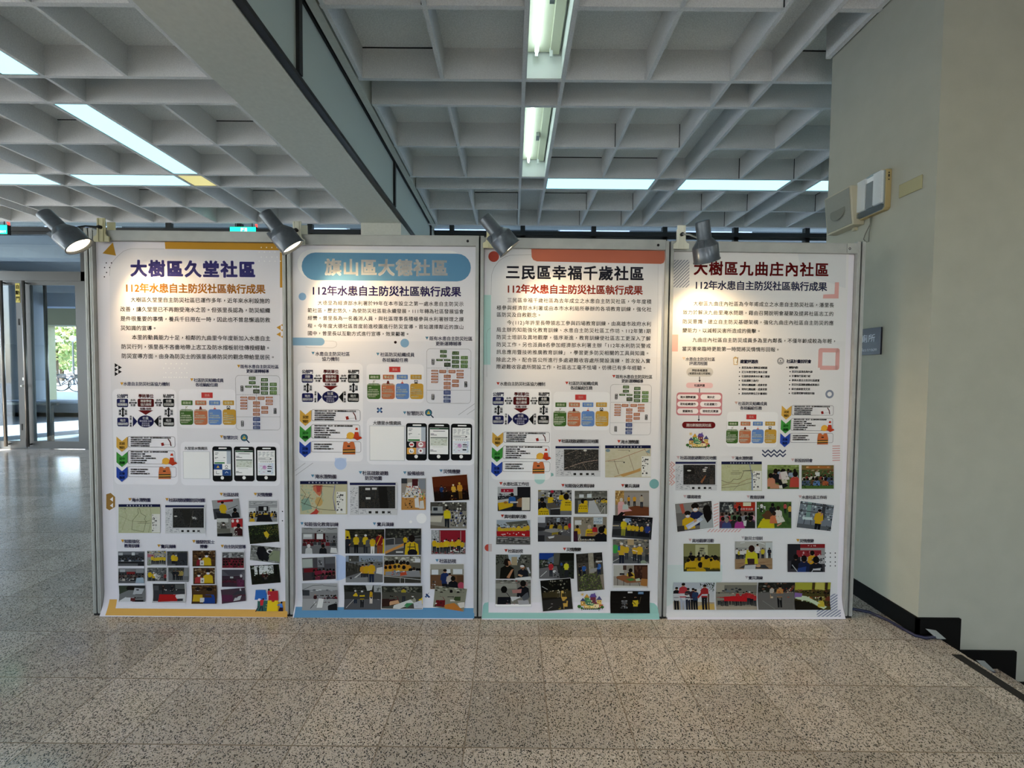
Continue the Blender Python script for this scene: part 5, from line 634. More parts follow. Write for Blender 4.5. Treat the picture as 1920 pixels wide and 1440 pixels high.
  ('photograph',None,[('s',0,(495.2,344.6,614.8,345.4,613.5,260.3,493.7,259.5),'R 0 0 100 100 4a3520;N 0 0 100 50 8 5 3 6a4a2a 3a2816 7a5a34 2c1e12 9a8a70;R 0 62 100 66 6a4a2c;F 32 46 46 8a2430 1a1412;F 62 28 66 cfae1e 201812;R 33 62 50 94 d8d6d0;E 42 80 4 5 6a6a70;R 0 94 100 100 3a2614')]),
  ('photograph',None,[('s',3,(496.4,253.9,613.4,254.6,612.1,163.6,494.9,162.8),'R 0 0 100 100 4a3520;N 0 0 100 50 8 5 4 6a4a2a 3a2816 7a5a34 2c1e12 9a8a70;R 0 62 100 66 6a4a2c;F 26 42 56 a83a3a 2c2018;F 68 26 68 cfae1e 201812;R 33 62 50 94 d8d6d0;E 42 80 4 5 6a6a70;R 0 94 100 100 3a2614')]),
  ('photograph',None,[('s',0,(486.5,158.8,619.3,159.6,623.4,63.7,491,63),'R 0 0 100 100 4a3520;N 0 0 100 50 8 5 5 6a4a2a 3a2816 7a5a34 2c1e12 9a8a70;R 0 62 100 66 6a4a2c;F 24 28 62 c9a626 2a201a;F 70 32 72 1f3f8a 14110f;R 33 62 50 94 d8d6d0;E 42 80 4 5 6a6a70;R 0 94 100 100 3a2614')]),
  ('photograph',None,[('s',3,(649.8,338.3,767.8,339,766.7,251.6,648.5,250.9),'R 0 0 100 100 4c1c26;R 0 0 100 36 6d6f70;N 0 0 100 34 8 4 3 9a9c9c 4a4c4e c8caca 3a3c3c;R 30 4 44 30 a8aaaa;C 2 98 44 8 24 5 6a1c2c 7a2232 5a1826;C 0 100 60 7 30 6 74202e 641a28 541624;C 0 100 80 6 34 7 6a1c2a 7c2434 4a1420')]),
  ('photograph',None,[('s',0,(648.4,243.5,769.4,244.3,768.2,151.4,647.1,150.7),'R 0 0 100 100 3c2c36;R 0 0 100 36 5a5860;G 4a4850 0 0 100 0 70 34 30 34;R 36 40 50 50 b8c0c0;C 2 60 60 8 14 5 4a1c2a 5a2030;R 66 56 96 100 5c2a44;E 84 36 5 9 d8d8dc;R 90 20 100 60 6a6870;N 68 62 94 96 4 3 4 4a2238 6a3450')]),
  ('photograph',None,[('s',0,(641.2,135.3,768.2,147.5,775.9,78.8,651.2,63.9),'R 0 0 100 100 4a3a44;R 0 20 46 100 5c2c46;N 2 30 44 90 4 4 3 4a2238 6e3854;R 46 20 100 60 3c3c44;R 78 4 84 24 d8dadc;L 2a2a30 2 80 20 96 50;C 60 98 44 5 18 5 6a2030 5a1c2c;G c4c6ca 56 66 84 56 76 88 48 92')]),
  ('puzzle_drawing',None,[('p','2f62a8',825.6,134.7,878.1,135,887,84.6,821.7,84.3),('e','2f62a8',881.7,108.7,8.3,8.3),('p','a02830',892.6,131.1,943,131.4,947,82.3,894.5,82.1),('e','a02830',919.3,79.6,9.4,9.4),('p','2f5a54',838.2,80.7,891.2,81,898.4,31.2,841.8,30.9),('e','d3d2d8',846.8,84.4,7.7,7.7),('p','d4b51f',891.2,81,945.9,81.3,951.7,31.4,892.8,31.2),('e','d4b51f',888.9,54.2,8.3,8.3),('e','a02830',919.3,79.6,8.3,8.3),('e','d3d2d8',894,108.7,9.4,9.4),('e','1c1618',895.5,136.8,5.5,5.5),('p','a83038',888.1,130.5,902.1,131.7,902.9,108.8,889.5,108.7),('e','1c1618',917.8,135.3,6.1,6.1),('p','d0b43a',900.5,139.7,909.5,143.2,911.6,129.5,902.1,127.2),('e','3a1c20',867.1,88.7,5,5),('p','b02a32',850.7,84.4,870.8,84.5,867.6,55.1,855.3,55),('l','252838',7.18,859.8,55,853.4,33.8),('l','252838',7.18,864.2,55.1,871.6,32),('l','252838',4.97,846,54,835.5,29),('e','2a1a1c',965.3,72.1,5,5),('p','3f74c0',952,65.5,968.5,67.6,976.8,47.3,961.2,47.3),('l','3f74c0',4.97,953.8,60.5,943.9,59.4),('p','241a2e',958.2,48.7,975.5,48.8,979.4,31.6,953.9,31.5)]),
 ],
 [
  ('background_design',None,[('q','d8d8de',24.5,1953.5,979.1,1239,0),('p','d2d3da',26,1451.4,971.7,1459.6,970.9,661.6,27.4,652.4),('p','d0d1d8',28.8,808.1,970,817.1,974.6,45,34.3,36.6),('q','e8e7ec',48.7,1926.3,909.4,1777.5,77.3),('e','85a9cc',73,1683.4,19.9,19.9),('q','7a9fbf',15,1471.3,186.8,1430.7,21),('q','7a9fbf',15,1470.9,92.1,1430.3,1.1),('l','9a9aa0',1.66,86.4,1424,105.6,1419.8,229.5,1418.7,246,1426.5,250.5,1437.5,246.2,1450.6,229.7,1454.9,186.8,1455.6),('e','22161a',555.8,1451.1,7.2,7.2),('e','7a9fbf',604.2,1447.2,22.6,22.6),('q','dfdfe5',44.9,1340.5,385.3,825,24.8),('q','dcdce2',405.1,1338,704.1,1136.8,22.1),('q','dfdfe5',405.3,1057.7,974.8,810,30.4),('e','a9bbdb',266.7,811.6,32,32),('q','b9c7e2',237.3,842.3,297.3,825.5,0),('l','55585e',1.38,26.8,772.9,81.6,814.3),('l','55585e',1.38,29.9,747.7,121.6,814.7),('l','55585e',1.38,885.6,1074.5,970.9,1135),('l','55585e',1.38,929.8,1077.1,972.7,1107.4),('l','20305c',9.39,460.6,1107.1,486,1084.1),('l','20305c',9.39,484.9,1108.4,460.5,1083.9),('l','6f95c0',8.28,467.2,1101.6,479.3,1089.6),('l','6f95c0',7.73,478.2,1101.7,467.2,1090.6),('l','20305c',9.39,712.2,123.2,738.4,100.3),('l','20305c',9.39,736.9,124.6,712.6,100.1),('l','6f95c0',8.28,719,117.6,731.5,105.7),('l','6f95c0',7.73,730.2,117.8,719.2,106.6),('e','a9bbdb',248.2,257.8,69,69),('e','a9bbdb',266.7,812.6,30.9,30.9),('e','f0f0f0',693.1,525.5,27.1,27.1),('e','ececec',636.2,506.3,7.7,7.7)]),
  ('bottom_band',None,[('p','5a89ae',29.9,50,975.5,52.3,977.3,7,28.9,2.2)]),
  ('title_banner',None,[('q','5d8aab',70.4,1910.3,946.5,1768,73.4)]),
  ('title_lettering',None,[('t','efece4',88.1,3.31,190.8,827.5,1836.3,'旗山區大德社區')]),
  ('subtitle_lettering',None,[('t','332a66',53.9,1.66,118.8,895.3,1715.3,'112年水患自主防災社區執行成果')]),
  ('paragraph',None,[('t','27222a',24.9,0.33,152.3,910.4,1651.9,'大德里為經濟部水利署於99年在本市設立之第一處水患自主防災示'),('t','27222a',24.9,0.33,99.9,910.5,1613,'範社區，歷史悠久，為使防災社區能永續發展，111年轉為社區發展協會'),('t','27222a',24.9,0.33,99.6,910.7,1573.2,'經營。曾里長為一名義消人員，與社區理事長積極參與水利署辦理之課'),('t','27222a',24.9,0.33,99.3,910.9,1532.8,'程。今年度大德社區首度前進校園進行防災宣導，首站選擇鄰近的旗山'),('t','27222a',24.9,0.33,99,631.1,1494.4,'國中，曾里長以互動方式進行宣導，效果顯著。')]),
  ('caption',None,[('p','4f7f9c',117.6,1397.9,135.2,1398.1,126.3,1382.6),('t','2a2545',23.2,0.46,138.4,317.4,1387.9,'水患自主防災社區'),('t','2a2545',23.2,0.46,172.4,262.2,1361.5,'協力機制')]),
  ('caption',None,[('p','4f7f9c',455.6,1396,473.2,1396.1,464.4,1380.7),('t','2a2545',23.2,0.46,477.1,654.8,1387.1,'社區防災組織成員'),('t','2a2545',23.2,0.46,486.9,621.8,1358.9,'各班編組任務')]),
  ('caption',None,[('p','4f7f9c',711.3,1481.5,728.9,1481.6,720.1,1466.2),('t','2a2545',23.2,0.46,732.8,956.3,1472.8,'既有水患自主防災社區'),('t','2a2545',23.2,0.46,765.8,899.3,1446.4,'更新運轉輔導')]),
  ('caption',None,[('p','4f7f9c',595.4,1090.6,613.1,1090.8,604.3,1075.2),('t','2a2545',23.8,0.46,615.9,703.2,1081.3,'智慧防災'),('u','mag',729.2,1085.2,0.976,0.971)]),
  ('cooperation_diagram',None,[('u','coop',67.2,1303.5,1.003,0.995)]),
  ('team_diagram',None,[('u','team',410.3,1323,1.002,0.994)]),
  ('renewal_flowchart',None,[('u','renew',720.8,1418,0.999,0.991)]),
  ('stage_diagram',None,[('u','arrows',56.1,1094.5,1.036,1.052)]),
  ('caption',None,[('t','2c2c32',22,0.39,438.8,585.5,1029.4,'大德里水情資訊')]),
  ('blank_code_box',None,[('q','b2b4ba',419.7,1015.5,604.9,830.7,0),('q','ebebee',422.5,1012.8,602.1,833.5,0)]),
  ('phone_picture',None,[('u','p3',613.1,1029.3,1.049,1.07)]),
  ('phone_picture',None,[('u','p1',729.9,1028.7,1.07,1.06)]),
  ('phone_picture',None,[('u','p2',848.8,1028.7,1.059,1.054)]),
  ('caption',None,[('p','4f7f9c',111.7,753.5,129.5,753.7,120.5,737.9),('t','2a2545',24.4,0.46,132.8,245.2,743.6,'淹水潛勢圖')]),
  ('caption',None,[('p','4f7f9c',363.2,773.9,381,774,372,758.3),('t','2a2545',23.8,0.46,383.2,518.8,764.1,'社區疏散避難'),('t','2a2545',23.8,0.46,396.4,484.3,737.6,'防災地圖')]),
  ('caption',None,[('p','4f7f9c',596.6,775,614.4,775.2,605.5,759.4),('t','2a2545',23.8,0.46,618.8,708.2,765,'設備檢核')]),
  ('caption',None,[('p','4f7f9c',787,786.9,804.8,787,796,771.3),('t','2a2545',23.8,0.46,808.2,896.4,776.9,'災情應變')]),
  ('caption',None,[('p','4f7f9c',53.5,499.4,71.3,499.6,62.3,483.7),('t','2a2545',23.8,0.46,75.2,255,489.2,'知能強化教育訓練')]),
  ('caption',None,[('p','4f7f9c',436.5,502.1,454.3,502.3,445.4,486.4),('t','2a2545',23.8,0.46,458.8,548.1,492.6,'實兵演練')]),
  ('caption',None,[('p','4f7f9c',767.2,309.2,785.1,309.3,776.2,293.4),('t','2a2545',23.8,0.46,788.5,876.3,299,'社區訪視')]),
  ('flood_map',None,[('s',0,(54.1,718.8,302.4,721.2,301.6,544.2,52.7,541.7),'R 0 0 100 100 c9c3a0;N 0 12 50 98 12 10 3 b9c3a6 c9c39a a9bba0 c8b08a;G cd7a5a 28 12 48 12 46 34 42 46 36 40 28 26;G b84a40 34 14 44 14 43 32 36 34;E 40 62 8 14 caa86a;G c0483c 30 90 34 82 40 92 36 100 20 100;G 8fae9c 2 56 18 50 26 84 4 90;L 4a4536 1.3 24 18 34 14 74 18 70 50 74 88 52 86 40 84 2 64;L 4a4536 1.2 34 82 46 44 44 12;L 4a4536 1 2 22 12 40 4 60;L 333 1.2 8 72 22 40;L 8f92b4 2.2 74 12 70 50 76 90;R 77 32 97 98 efefe8;N 78 34 92 96 3 10 7 444 666 e8e8e0;L 4a4536 .9 0 42 28 54;R 0 0 100 9.5 1c2145;T 高雄市旗山區大德里 5 dfe3f0 16 82 5')]),
  ('evacuation_map',None,[('s',0,(315.7,715.7,564.9,718.1,564.8,542.8,315,540.3),'R 0 0 100 100 dcdde0;R 0 2 97 9 20244c;N 1 14 17 97 3 26 5 b4b6ba 9c9ea4 d8d9dc;R 19 12 96 80 333;N 20 13 95 79 28 22 4 2a2724 1f1e1c 38332c 24231f 453f36;G 1d1c1a 60 13 78 13 82 79 64 79;L 4a463c 1 56 13 52 79;R 33 18 43 24 e0e0dc;R 47 17 57 23 e0e0dc;R 34 46 44 52 e0e0dc;R 24 60 32 76 3e3a34;N 22 84 40 96 4 3 3 b0b2b6 d8d9dc;R 40 88 46 95 222;R 54 88 60 95 2c2a26;R 68 88 74 95 222;R 80 88 86 94 333;L 777 .6 18 83 100 83;L 777 .6 18 12 18 98;N 76 88 98 97 4 2 8 a0a2a6 dcdde0')]),
  ('photograph',None,[('s',0,(587.1,738,716.1,739.2,716.4,571.9,587.1,570.6),'R 0 0 100 100 9a9288;G c08a4a 2 60 98 58 100 100 0 100;G d8d6d2 26 14 70 10 86 60 10 62;R 44 2 68 24 4a1e24;R 70 2 98 34 8a9098;R 0 0 24 16 3a3c40;N 20 24 76 46 9 4 3 a83038 e8e4e0 d88a34 2a3a5c;N 4 46 80 60 8 3 6 1c1e22 c8a03a 3a3c40 e8e4e0;N 6 62 52 96 7 5 4 1a1a1c c08a4a 4a3a2a c08a4a c08a4a 222;G e4e4e2 54 64 70 60 74 94 56 92;G d8d8d4 76 72 90 70 94 96 74 96;N 70 40 98 66 5 4 7 c03a2c 3a8a5a e0b030 d8d6d2')]),
  ('photograph',None,[('s',4,(745.5,749,934.2,764.8,947.8,625.4,759.7,614.5),'R 0 0 100 100 4a1c0c;R 0 0 100 42 5c2812;R 0 62 100 100 160c08;N 0 56 100 76 12 3 3 1c100c 2c1810 3a2014;P 24 86 50 1f3a6a 14161c 101010;P 34 84 44 3a2418 14100c 101010;P 58 92 58 d8a83a 1a1614 e8d8b0;P 76 94 66 d0902a 6a4a1c e0b040;L e8c060 1.5 66 60 72 56;N 44 78 66 96 4 3 5 e8b060 5a2a14 2a1810')]),
  ('photograph',None,[('s',0,(740.2,613.2,931.1,615.1,931.9,474.3,740.6,472.4),'R 0 0 100 100 8e8a80;R 0 0 100 32 4c4a44;N 20 0 100 30 10 4 3 6a6a60 2f2e2a d8d6c8 55544c;R 4 16 34 46 9a9e9e;R 8 20 20 32 2a2e34;R 0 42 36 50 2c2e32;P 46 98 80 cfc01e 1c2026 15110f;R 38 42 56 62 d8c822;N 56 28 100 92 8 7 5 15161c 1f2a5a 2b2d34 c8cad0 20222a;G 6a6458 0 86 40 92 60 100 0 100;G c9c4b4 0 54 34 52 30 76 0 74')]),
  ('photograph',None,[('s',0,(745,465.7,926.3,467.5,927,337.4,745.4,335.6),'R 0 0 100 100 8a8a88;R 24 2 100 52 8c1f2c;R 0 0 22 54 a9acb0;N 2 2 22 50 4 6 3 c4c8cc 7a7e84;L d8d8d4 1.2 26 4 26 50;L d8d8d4 1.2 86 4 86 50;K 4 96 94 9 58 5 cfa81e d0b024 c8a01c 3a4a7a;P 44 98 62 d6b81e 2a2c34 1a1512;N 0 88 100 100 10 3 7 6a5a50 8c1f2c 3a3a3e;N 56 72 100 92 6 3 9 8c1f2c 2a2c34 d8d6d2')]),
  ('photograph',None,[('s',4,(738.2,284.5,920,286.3,920.7,148.1,738.5,146.2),'R 0 0 100 100 8f8a7c;R 0 0 100 20 a8a598;R 4 22 24 42 dfe4e8;R 46 20 60 36 dfe4e8;R 68 20 96 40 dfe4e8;L 4a4438 1.5 0 44 100 44;R 0 44 100 100 6a4c34;R 80 46 100 78 5a3f2c;P 44 128 110 1f2f5c 14161c 1a1512;P 58 118 84 b8b0a8 2a2a2e 1a1512;B 68 58 44 17181c 120f0e;E 92 86 10 14 b04a60;N 2 66 26 96 4 3 5 3a3a3c 8a8a88 d8d6d0')]),
  ('photograph',None,[('s',0,(766.5,166.5,935.8,151.1,920.3,37.3,757.4,57.7),'R 0 0 100 100 8a8a78;N 0 0 100 24 8 3 3 3a3c30 b8b8a8 5c6050;B 22 38 54 6a1c20 140f0e;B 52 20 36 2a2a2a 120f0e;B 74 24 36 3a4a2c 120f0e;G c07a34 34 84 66 70 98 96 96 100 40 100;G d8d4cc 50 52 66 50 68 66 54 70;G e0dcd4 76 70 98 58 100 84 86 88;N 4 70 30 98 4 3 6 1c1c1e d8d8d4 3a3a3c')]),
  ('photograph',None,[('s',0,(61.1,471.2,249.3,473.1,248.6,332.8,59.9,330.8),'R 0 0 100 100 77787a;R 0 0 100 20 9a9c9d;L 2a2a2c 1.6 6 3 14 5 22 3 30 6;L 2a2a2c 1.6 72 3 82 6 98 2;N 42 8 66 16 6 2 3 1d1d1f 3a3a3c c8c8ca;R 4 24 30 44 b4b8b8;R 6 26 28 36 d8dcdc;R 42 24 60 44 d8dcdc;R 36 22 42 44 3a1618;R 60 22 66 44 3a1618;R 4 44 68 56 5c1a20;C 2 98 52 9 16 5 4a1c22 6a2228 2a2c30 3a3c40;R 0 70 100 100 6c6e70;B 20 70 30 c8cacc d8d8d8;B 60 70 32 1c1d20 14110f;G dfe1e2 82 76 98 78 100 98 80 96;N 70 30 100 64 6 6 7 3a3c40 6a6c70 2a2c30')]),
  ('photograph',None,[('s',4,(58.1,309.8,240.2,320.2,242.3,195.2,62.7,183),'R 0 0 100 100 4a4a4e;R 0 4 32 44 9aa29c;R 2 6 30 40 b0b8b2;R 46 0 66 44 7c7e82;R 70 0 100 30 5c5e62;R 4 46 46 64 6a1a22;R 0 64 100 100 3c3438;C 30 98 56 7 24 5 7a2a3a 8a3a4a 2a2c30;C 34 98 76 6 30 8 6a2838 3a2a30 222428;N 50 12 60 34 2 3 3 2a2c30 a9abad;G 7a2034 36 60 56 58 60 74 38 78')]),
  ('photograph',None,[('s',0,(59.8,171.6,247.8,173.6,253.6,37.6,66.8,35.9),'R 0 0 100 100 8a8a8c;R 0 0 100 26 b0b2b3;L 3a3c3e 1.4 0 26 30 8 60 6;L 2a2a2c 1.4 60 8 98 12;N 20 24 98 42 8 3 3 d8dcde 6a6e72 a8acb0;R 0 26 20 54 3a3c40;C 34 98 48 9 18 6 6a1c24 2a2a2e 44464a 5a1c22;R 0 60 100 100 9fa1a3;G e4e6e6 46 58 60 60 56 98 40 98;P 36 84 44 3a1c20 c8cacc 14110f;G 1a1a1e 72 84 98 74 100 100 74 100;N 60 54 98 76 8 3 9 2a2a2e 7a7c80 4a1c22;L 222 2 22 96 40 70')]),
  ('photograph',None,[('s',0,(291.2,465.1,497.8,467.2,497.6,337,290.6,334.9),'R 0 0 100 100 3c3c38;R 0 0 100 36 26261f;N 0 0 100 36 10 4 3 3a3a30 1c1c18 4a4638;R 0 74 100 100 5c5c5c;G cbb01e 0 4 10 8 14 40 0 44;P 28 98 78 c9ac1e 15161a dcdcd8;P 52 98 78 cfb21e 2c2e34 dcdcd8;B 62 34 36 5a5a58 2a201c;P 70 104 74 caa81c e0e0dc 2a201c;P 88 112 100 7a1c1a 8a4a2c 1a1210;L d8b030 3 80 66 92 26;G cbb01e 96 40 100 40 100 100 96 100;P 6 104 76 23252c 1a1c20 14110f')]),
  ('photograph',None,[('s',0,(502.3,471.1,692,473.1,692.2,331.6,502.1,329.7),'R 0 0 100 100 4a4a4a;R 0 0 100 36 2a2a26;N 0 0 100 34 12 4 3 44443c 1c1c1a 5c5c50;R 2 38 24 60 3a3c3e;L c8c8c4 1.4 2 40 26 36 26 60;G 8a8c8c 0 64 60 56 60 70 0 90;L c98f4a 9 0 92 62 54;L 8f8f8c 1.4 60 34 100 28;L 8f8f8c 1.4 60 46 100 42;P 56 76 50 c9ac1e 22242a 1a1512;B 74 38 58 cfb01c 1a1210;L 2a2a2c 3 62 70 84 70;L 2a2a2c 3 70 56 66 98;L 2a2a2c 3 82 56 86 98;E 76 92 14 14 1c1c20;R 30 86 50 92 c8c8c8')]),
  ('photograph',None,[('s',0,(293.3,323.6,489.2,325.6,489,181.8,292.7,179.7),'R 0 0 100 100 6e7072;R 0 0 100 22 8a96a6;R 8 0 36 22 4a4a46;N 10 2 36 20 5 3 3 c9cac4 3a3a36;N 40 10 100 34 8 4 5 3a3c36 5c6050 8a8c84;G 3a3834 0 22 46 40 46 60 0 80;N 0 26 40 60 14 2 4 26241f 5a564c;P 46 96 66 c8902a 2c2e34 14110f;P 56 98 70 caa01e 2a2c34 1a1512;P 70 106 84 d2a41e 20283c 1a1512;G d8dadc 84 46 100 42 100 70 82 66;L e0e0dc 1.6 10 96 44 62;L c8c8c4 3 14 98 40 66;G 86888a 0 84 60 80 60 100 0 100;E 14 84 3 4 333')]),
  ('photograph',None,[('s',2,(494.8,325.6,692.3,327.7,692.5,179.9,494.6,177.8),'R 0 0 100 100 5c5a50;R 0 0 100 26 77766c;N 0 4 100 24 10 3 3 a8a89c 4a483e d0d0c4;R 84 10 98 24 d8dce0;C 2 68 24 7 34 5 c08a2a caa02c b87a24;C 0 60 40 5 30 8 b8862a c8982c;C 66 98 50 5 26 6 c8c8c4 7a6a3a 2a2c34;G 8a8c90 4 58 96 54 100 80 4 72;N 20 54 70 70 8 3 3 d8dadc b04a2c 6a7a8a 3a3c40 c8cacc;G b84a2c 44 62 60 58 62 70 44 74;R 0 78 100 100 3c3a34;L c9cac8 1.8 0 74 100 88;L c9cac8 1.4 44 80 44 100;L c9cac8 1.4 56 82 56 100')]),
  ('photograph',None,[('s',0,(283.1,164.2,480.6,166.3,484.7,43,288.3,41.2),'R 0 0 100 100 3c3c3a;R 0 0 100 30 23241f;N 0 0 100 36 10 4 3 2f302a 1c1c18 44463e;G c9cccc 58 0 78 0 74 22 62 24;R 80 0 100 30 a4a8a8;G 55565a 0 60 100 50 100 100 0 100;L c8c8c4 1.6 4 96 30 54;L c8c8c4 1.2 72 52 98 64;P 30 82 62 cdb022 1f2838 d8d8d4;P 48 92 70 d0b41e 17181c d8d8d4;P 72 78 58 d0a41e d8d0c8 1a1512;N 84 10 100 44 4 4 5 8a8c8a 4a4c4a')]),
  ('photograph',None,[('s',3,(480.6,164.6,700.4,166.9,703.2,47.4,484.5,45.4),'R 0 0 100 100 4c4c44;R 0 0 100 30 35362f;N 4 4 96 34 10 4 3 6a6a5c 24251f 8a8a7c;F 34 40 34 5c1f28 201814;P 54 76 70 b0a02c 2a2c34 1a1512;B 24 44 40 3a1a1e 120e0d;F 76 44 34 9a9a8c 2a2420;G d8dcd8 30 86 70 62 80 76 44 100 28 98;G 3f8a5a 52 84 70 70 78 76 62 96;G caa07a 8 74 40 64 44 78 14 88;G d8b81e 92 56 100 52 100 80 90 74;G cdd0d8 78 76 98 64 100 98 80 98;L 5a6478 2 80 82 98 74;L 5a6478 2 82 90 99 84;G 33201c 0 60 18 56 20 90 0 92')]),
 ],
 [
  ('background_design',None,[('q','d6d6d9',34.7,1942.1,959.9,1247.7,0),('p','d4d3d5',22.4,1376.9,953.3,1385.6,961.8,580.8,22.1,576.8),('p','d2d2d4',23.5,789.3,957.3,794.5,962.2,80.9,24,79.9),('l','8a8a8e',1.38,58.6,1701,60.5,1804.1,73.9,1842.2,98.2,1874.9,130.8,1897,158,1905.4,265,1909.5),('l','a4a4a8',1.1,925.5,1868.9,928,1667.1,929.1,1265.2),('e','a8493c',70.8,1897.3,27.6,27.6),('q','a9ccc8',21.5,1699.7,58.2,1339,0),('l','8a8a8e',1.1,57.1,1529.3,41.8,1518.2,36.5,1493.6,40.2,1274.1),('q','dfdfe1',66.6,1214.6,377.9,735,24.8),('q','dcdcde',389.2,1200.6,686.2,999.6,22.1),('e','9fc4c0',321.7,740,28.2,28.2),('q','cfdedd',293.8,769.1,350.5,736.6,0),('p','7fa9a6',380.4,773.4,393.2,769.5,395,758.3,380.6,752.6),('e','6f9d9c',928.1,717.3,25.4,25.4),('e','b84a3c',53,372,18.8,18.8),('q','c0b0ae',54.2,392.4,72.6,351.6,0),('e','6f9d9c',928.1,716.7,25.4,25.4),('l','8a8a8e',1.1,51.2,789.4,57.3,33.1)]),
  ('bottom_band',None,[('p','8dbcb5',26.4,44.9,28.7,64.6,36.9,77.3,56.4,80.9,57.3,32.1,913.3,30.4,916.9,79.8,939.4,76.7,954.4,63,960.5,40.9,961.6,3.9,22.4,6.9)]),
  ('top_banner',None,[('p','b46853',264.6,1944.1,958.2,1937.2,959.2,1891.1,954,1875.8,940.3,1870.2,294.9,1875.2,275.7,1882.6,267.3,1897.6)]),
  ('title_lettering',None,[('t','2c2e3c',76.5,2.48,132.6,853.1,1819.1,'三民區幸福千歲社區')]),
  ('subtitle_lettering',None,[('t','a8392c',49.9,1.66,137.6,846.5,1733.2,'112年水患自主防災社區執行成果')]),
  ('paragraph',None,[('t','231f22',25.5,0.33,142.5,894.6,1674.6,'三民區幸福千歲社區為去年成立之水患自主防災社區，今年度積'),('t','231f22',25.5,0.33,88.1,895.4,1635,'極參與經濟部水利署或由本市水利局所舉辦的各項教育訓練，強化社'),('t','231f22',25.5,0.33,88.3,322.6,1599.1,'區防災及自救觀念。'),('t','231f22',25.5,0.33,142.4,895.3,1558.7,'今(112)年許里長帶領志工參與四場教育訓練，由高雄市政府水利'),('t','231f22',25.5,0.33,87.8,894.9,1521.7,'局主辦的知能強化教育訓練、水患自主防災社區工作坊、112年第1期'),('t','231f22',25.5,0.33,88.1,894.6,1483.3,'防災士培訓及異地觀摩，循序漸進，教育訓練使社區志工更深入了解'),('t','231f22',25.5,0.33,88.4,895.4,1444.9,'防災工作。另也派員8名參加經濟部水利署主辦「112年水利防災警戒'),('t','231f22',25.5,0.33,88.7,891.7,1405.9,'訊息應用暨技術推廣教育訓練」，學習更多防災相關的工具與知識。'),('t','231f22',25.5,0.33,87.9,895.3,1366.2,'除此之外，配合區公所進行多處避難收容處所開設演練，首次投入實'),('t','231f22',25.5,0.33,88.2,876.6,1329.2,'際避難收容處所開設工作，社區志工毫不怯場，彷彿已有多年經驗。')]),
  ('caption',None,[('p','a8392c',89.9,1248.3,107.5,1248.4,98.8,1232.9),('t','232028',21.5,0.46,108.7,344.3,1240.1,'水患自主防災社區協力機制')]),
  ('caption',None,[('p','a8392c',449.3,1254.1,467,1254.2,458.3,1238.7),('t','232028',20.9,0.46,468.7,621.1,1245.5,'社區防災組織成員'),('t','232028',20.9,0.46,477.9,592.6,1221.6,'各班編組任務')]),
  ('caption',None,[('p','a8392c',695.8,1291,713.5,1291.2,704.9,1275.6),('t','232028',20.9,0.46,715.4,906.5,1282.6,'既有水患自主防災社區'),('t','232028',20.9,0.46,745.7,858.5,1259.9,'更新運轉輔導')]),
  ('cooperation_diagram',None,[('u','coop',71.6,1194.6,0.994,0.988)]),
  ('team_diagram',None,[('u','team',392,1185.6,0.988,0.98)]),
  ('renewal_flowchart',None,[('u','renew',689.4,1240.6,0.935,0.925)]),
  ('stage_diagram',None,[('u','arrows',70.9,986.3,0.987,0.984)]),
  ('caption',None,[('p','a8392c',415.5,949.1,433.3,949.2,424.6,933.6),('t','232028',21.5,0.46,434.5,628.7,941.5,'社區疏散避難防災地圖')]),
  ('caption',None,[('p','a8392c',727.8,949,745.7,949.1,737,933.4),('t','232028',21.5,0.46,747.5,842.5,939.9,'淹水潛勢圖')]),
  ('evacuation_map',None,[('s',0,(402.5,917.8,639.1,919.3,641.8,754,404.6,752.8),'R 0 0 100 100 dcdde0;R 0 2 97 9 20244c;N 1 14 17 97 3 26 5 b4b6ba 9c9ea4 d8d9dc;R 19 12 96 80 333;N 20 13 95 79 34 28 6 4a443c 6a6258 2f2a26 857b6e 3a352f 5c544a;L b8a090 1.4 20 74 60 54 95 46;L 8d7c6c 1.2 60 54 70 79;L 8a7a6a 1 20 30 50 14;E 66 16 4 3 d8d4cc;R 24 50 32 70 3a3632;N 22 84 40 96 4 3 3 b0b2b6 d8d9dc;R 40 88 46 95 222;R 54 88 60 95 2c2a26;R 68 88 74 95 222;R 80 88 86 94 333;L 777 .6 18 83 100 83;L 777 .6 18 12 18 98;N 76 88 98 97 4 2 8 a0a2a6 dcdde0')]),
  ('flood_map',None,[('s',0,(664.2,920.6,905.4,922.2,908.9,751.5,667,750.2),'R 0 0 100 100 cfc9ae;N 0 10 78 98 8 9 3 d2cdb4 cbc5a8;L 9c5a40 1.2 0 50 30 42 88 12;L 6a4a3a 1.2 20 46 30 90;L 6a4a3a 1 52 30 64 82;L a8794a 1.6 20 98 66 80 78 74;G c49a5e 30 92 64 78 78 70 78 80 40 98;L 9c5a40 1 86 10 94 30;L 444 1 28 15 52 15;L 444 1 6 50 40 50;R 52 16 54 19 444;R 40 51 43 55 444;E 6 16 5 5 7f97a4;G 8aa0a8 88 20 98 12 98 26;R 80 34 100 98 f0f0ea;N 81 36 95 96 3 10 7 444 666 e8e8e0;R 0 0 100 9.5 1c2145;T 高雄市三民區千歲里 5 dfe3f0 18 82 5')]),
  ('caption',None,[('p','a8392c',108.9,722.6,126.7,722.7,117.9,706.9),('t','232028',21.5,0.46,128.4,265.2,712.9,'水患社區工作坊')]),
  ('caption',None,[('p','a8392c',435.7,714.2,453.6,714.3,444.9,698.5),('t','232028',21.5,0.46,456.5,610.7,705.1,'知能強化教育訓練')]),
  ('caption',None,[('p','a8392c',752.1,715.2,770,715.3,761.3,699.5),('t','232028',21.5,0.46,771.3,849.8,706,'實兵演練')]),
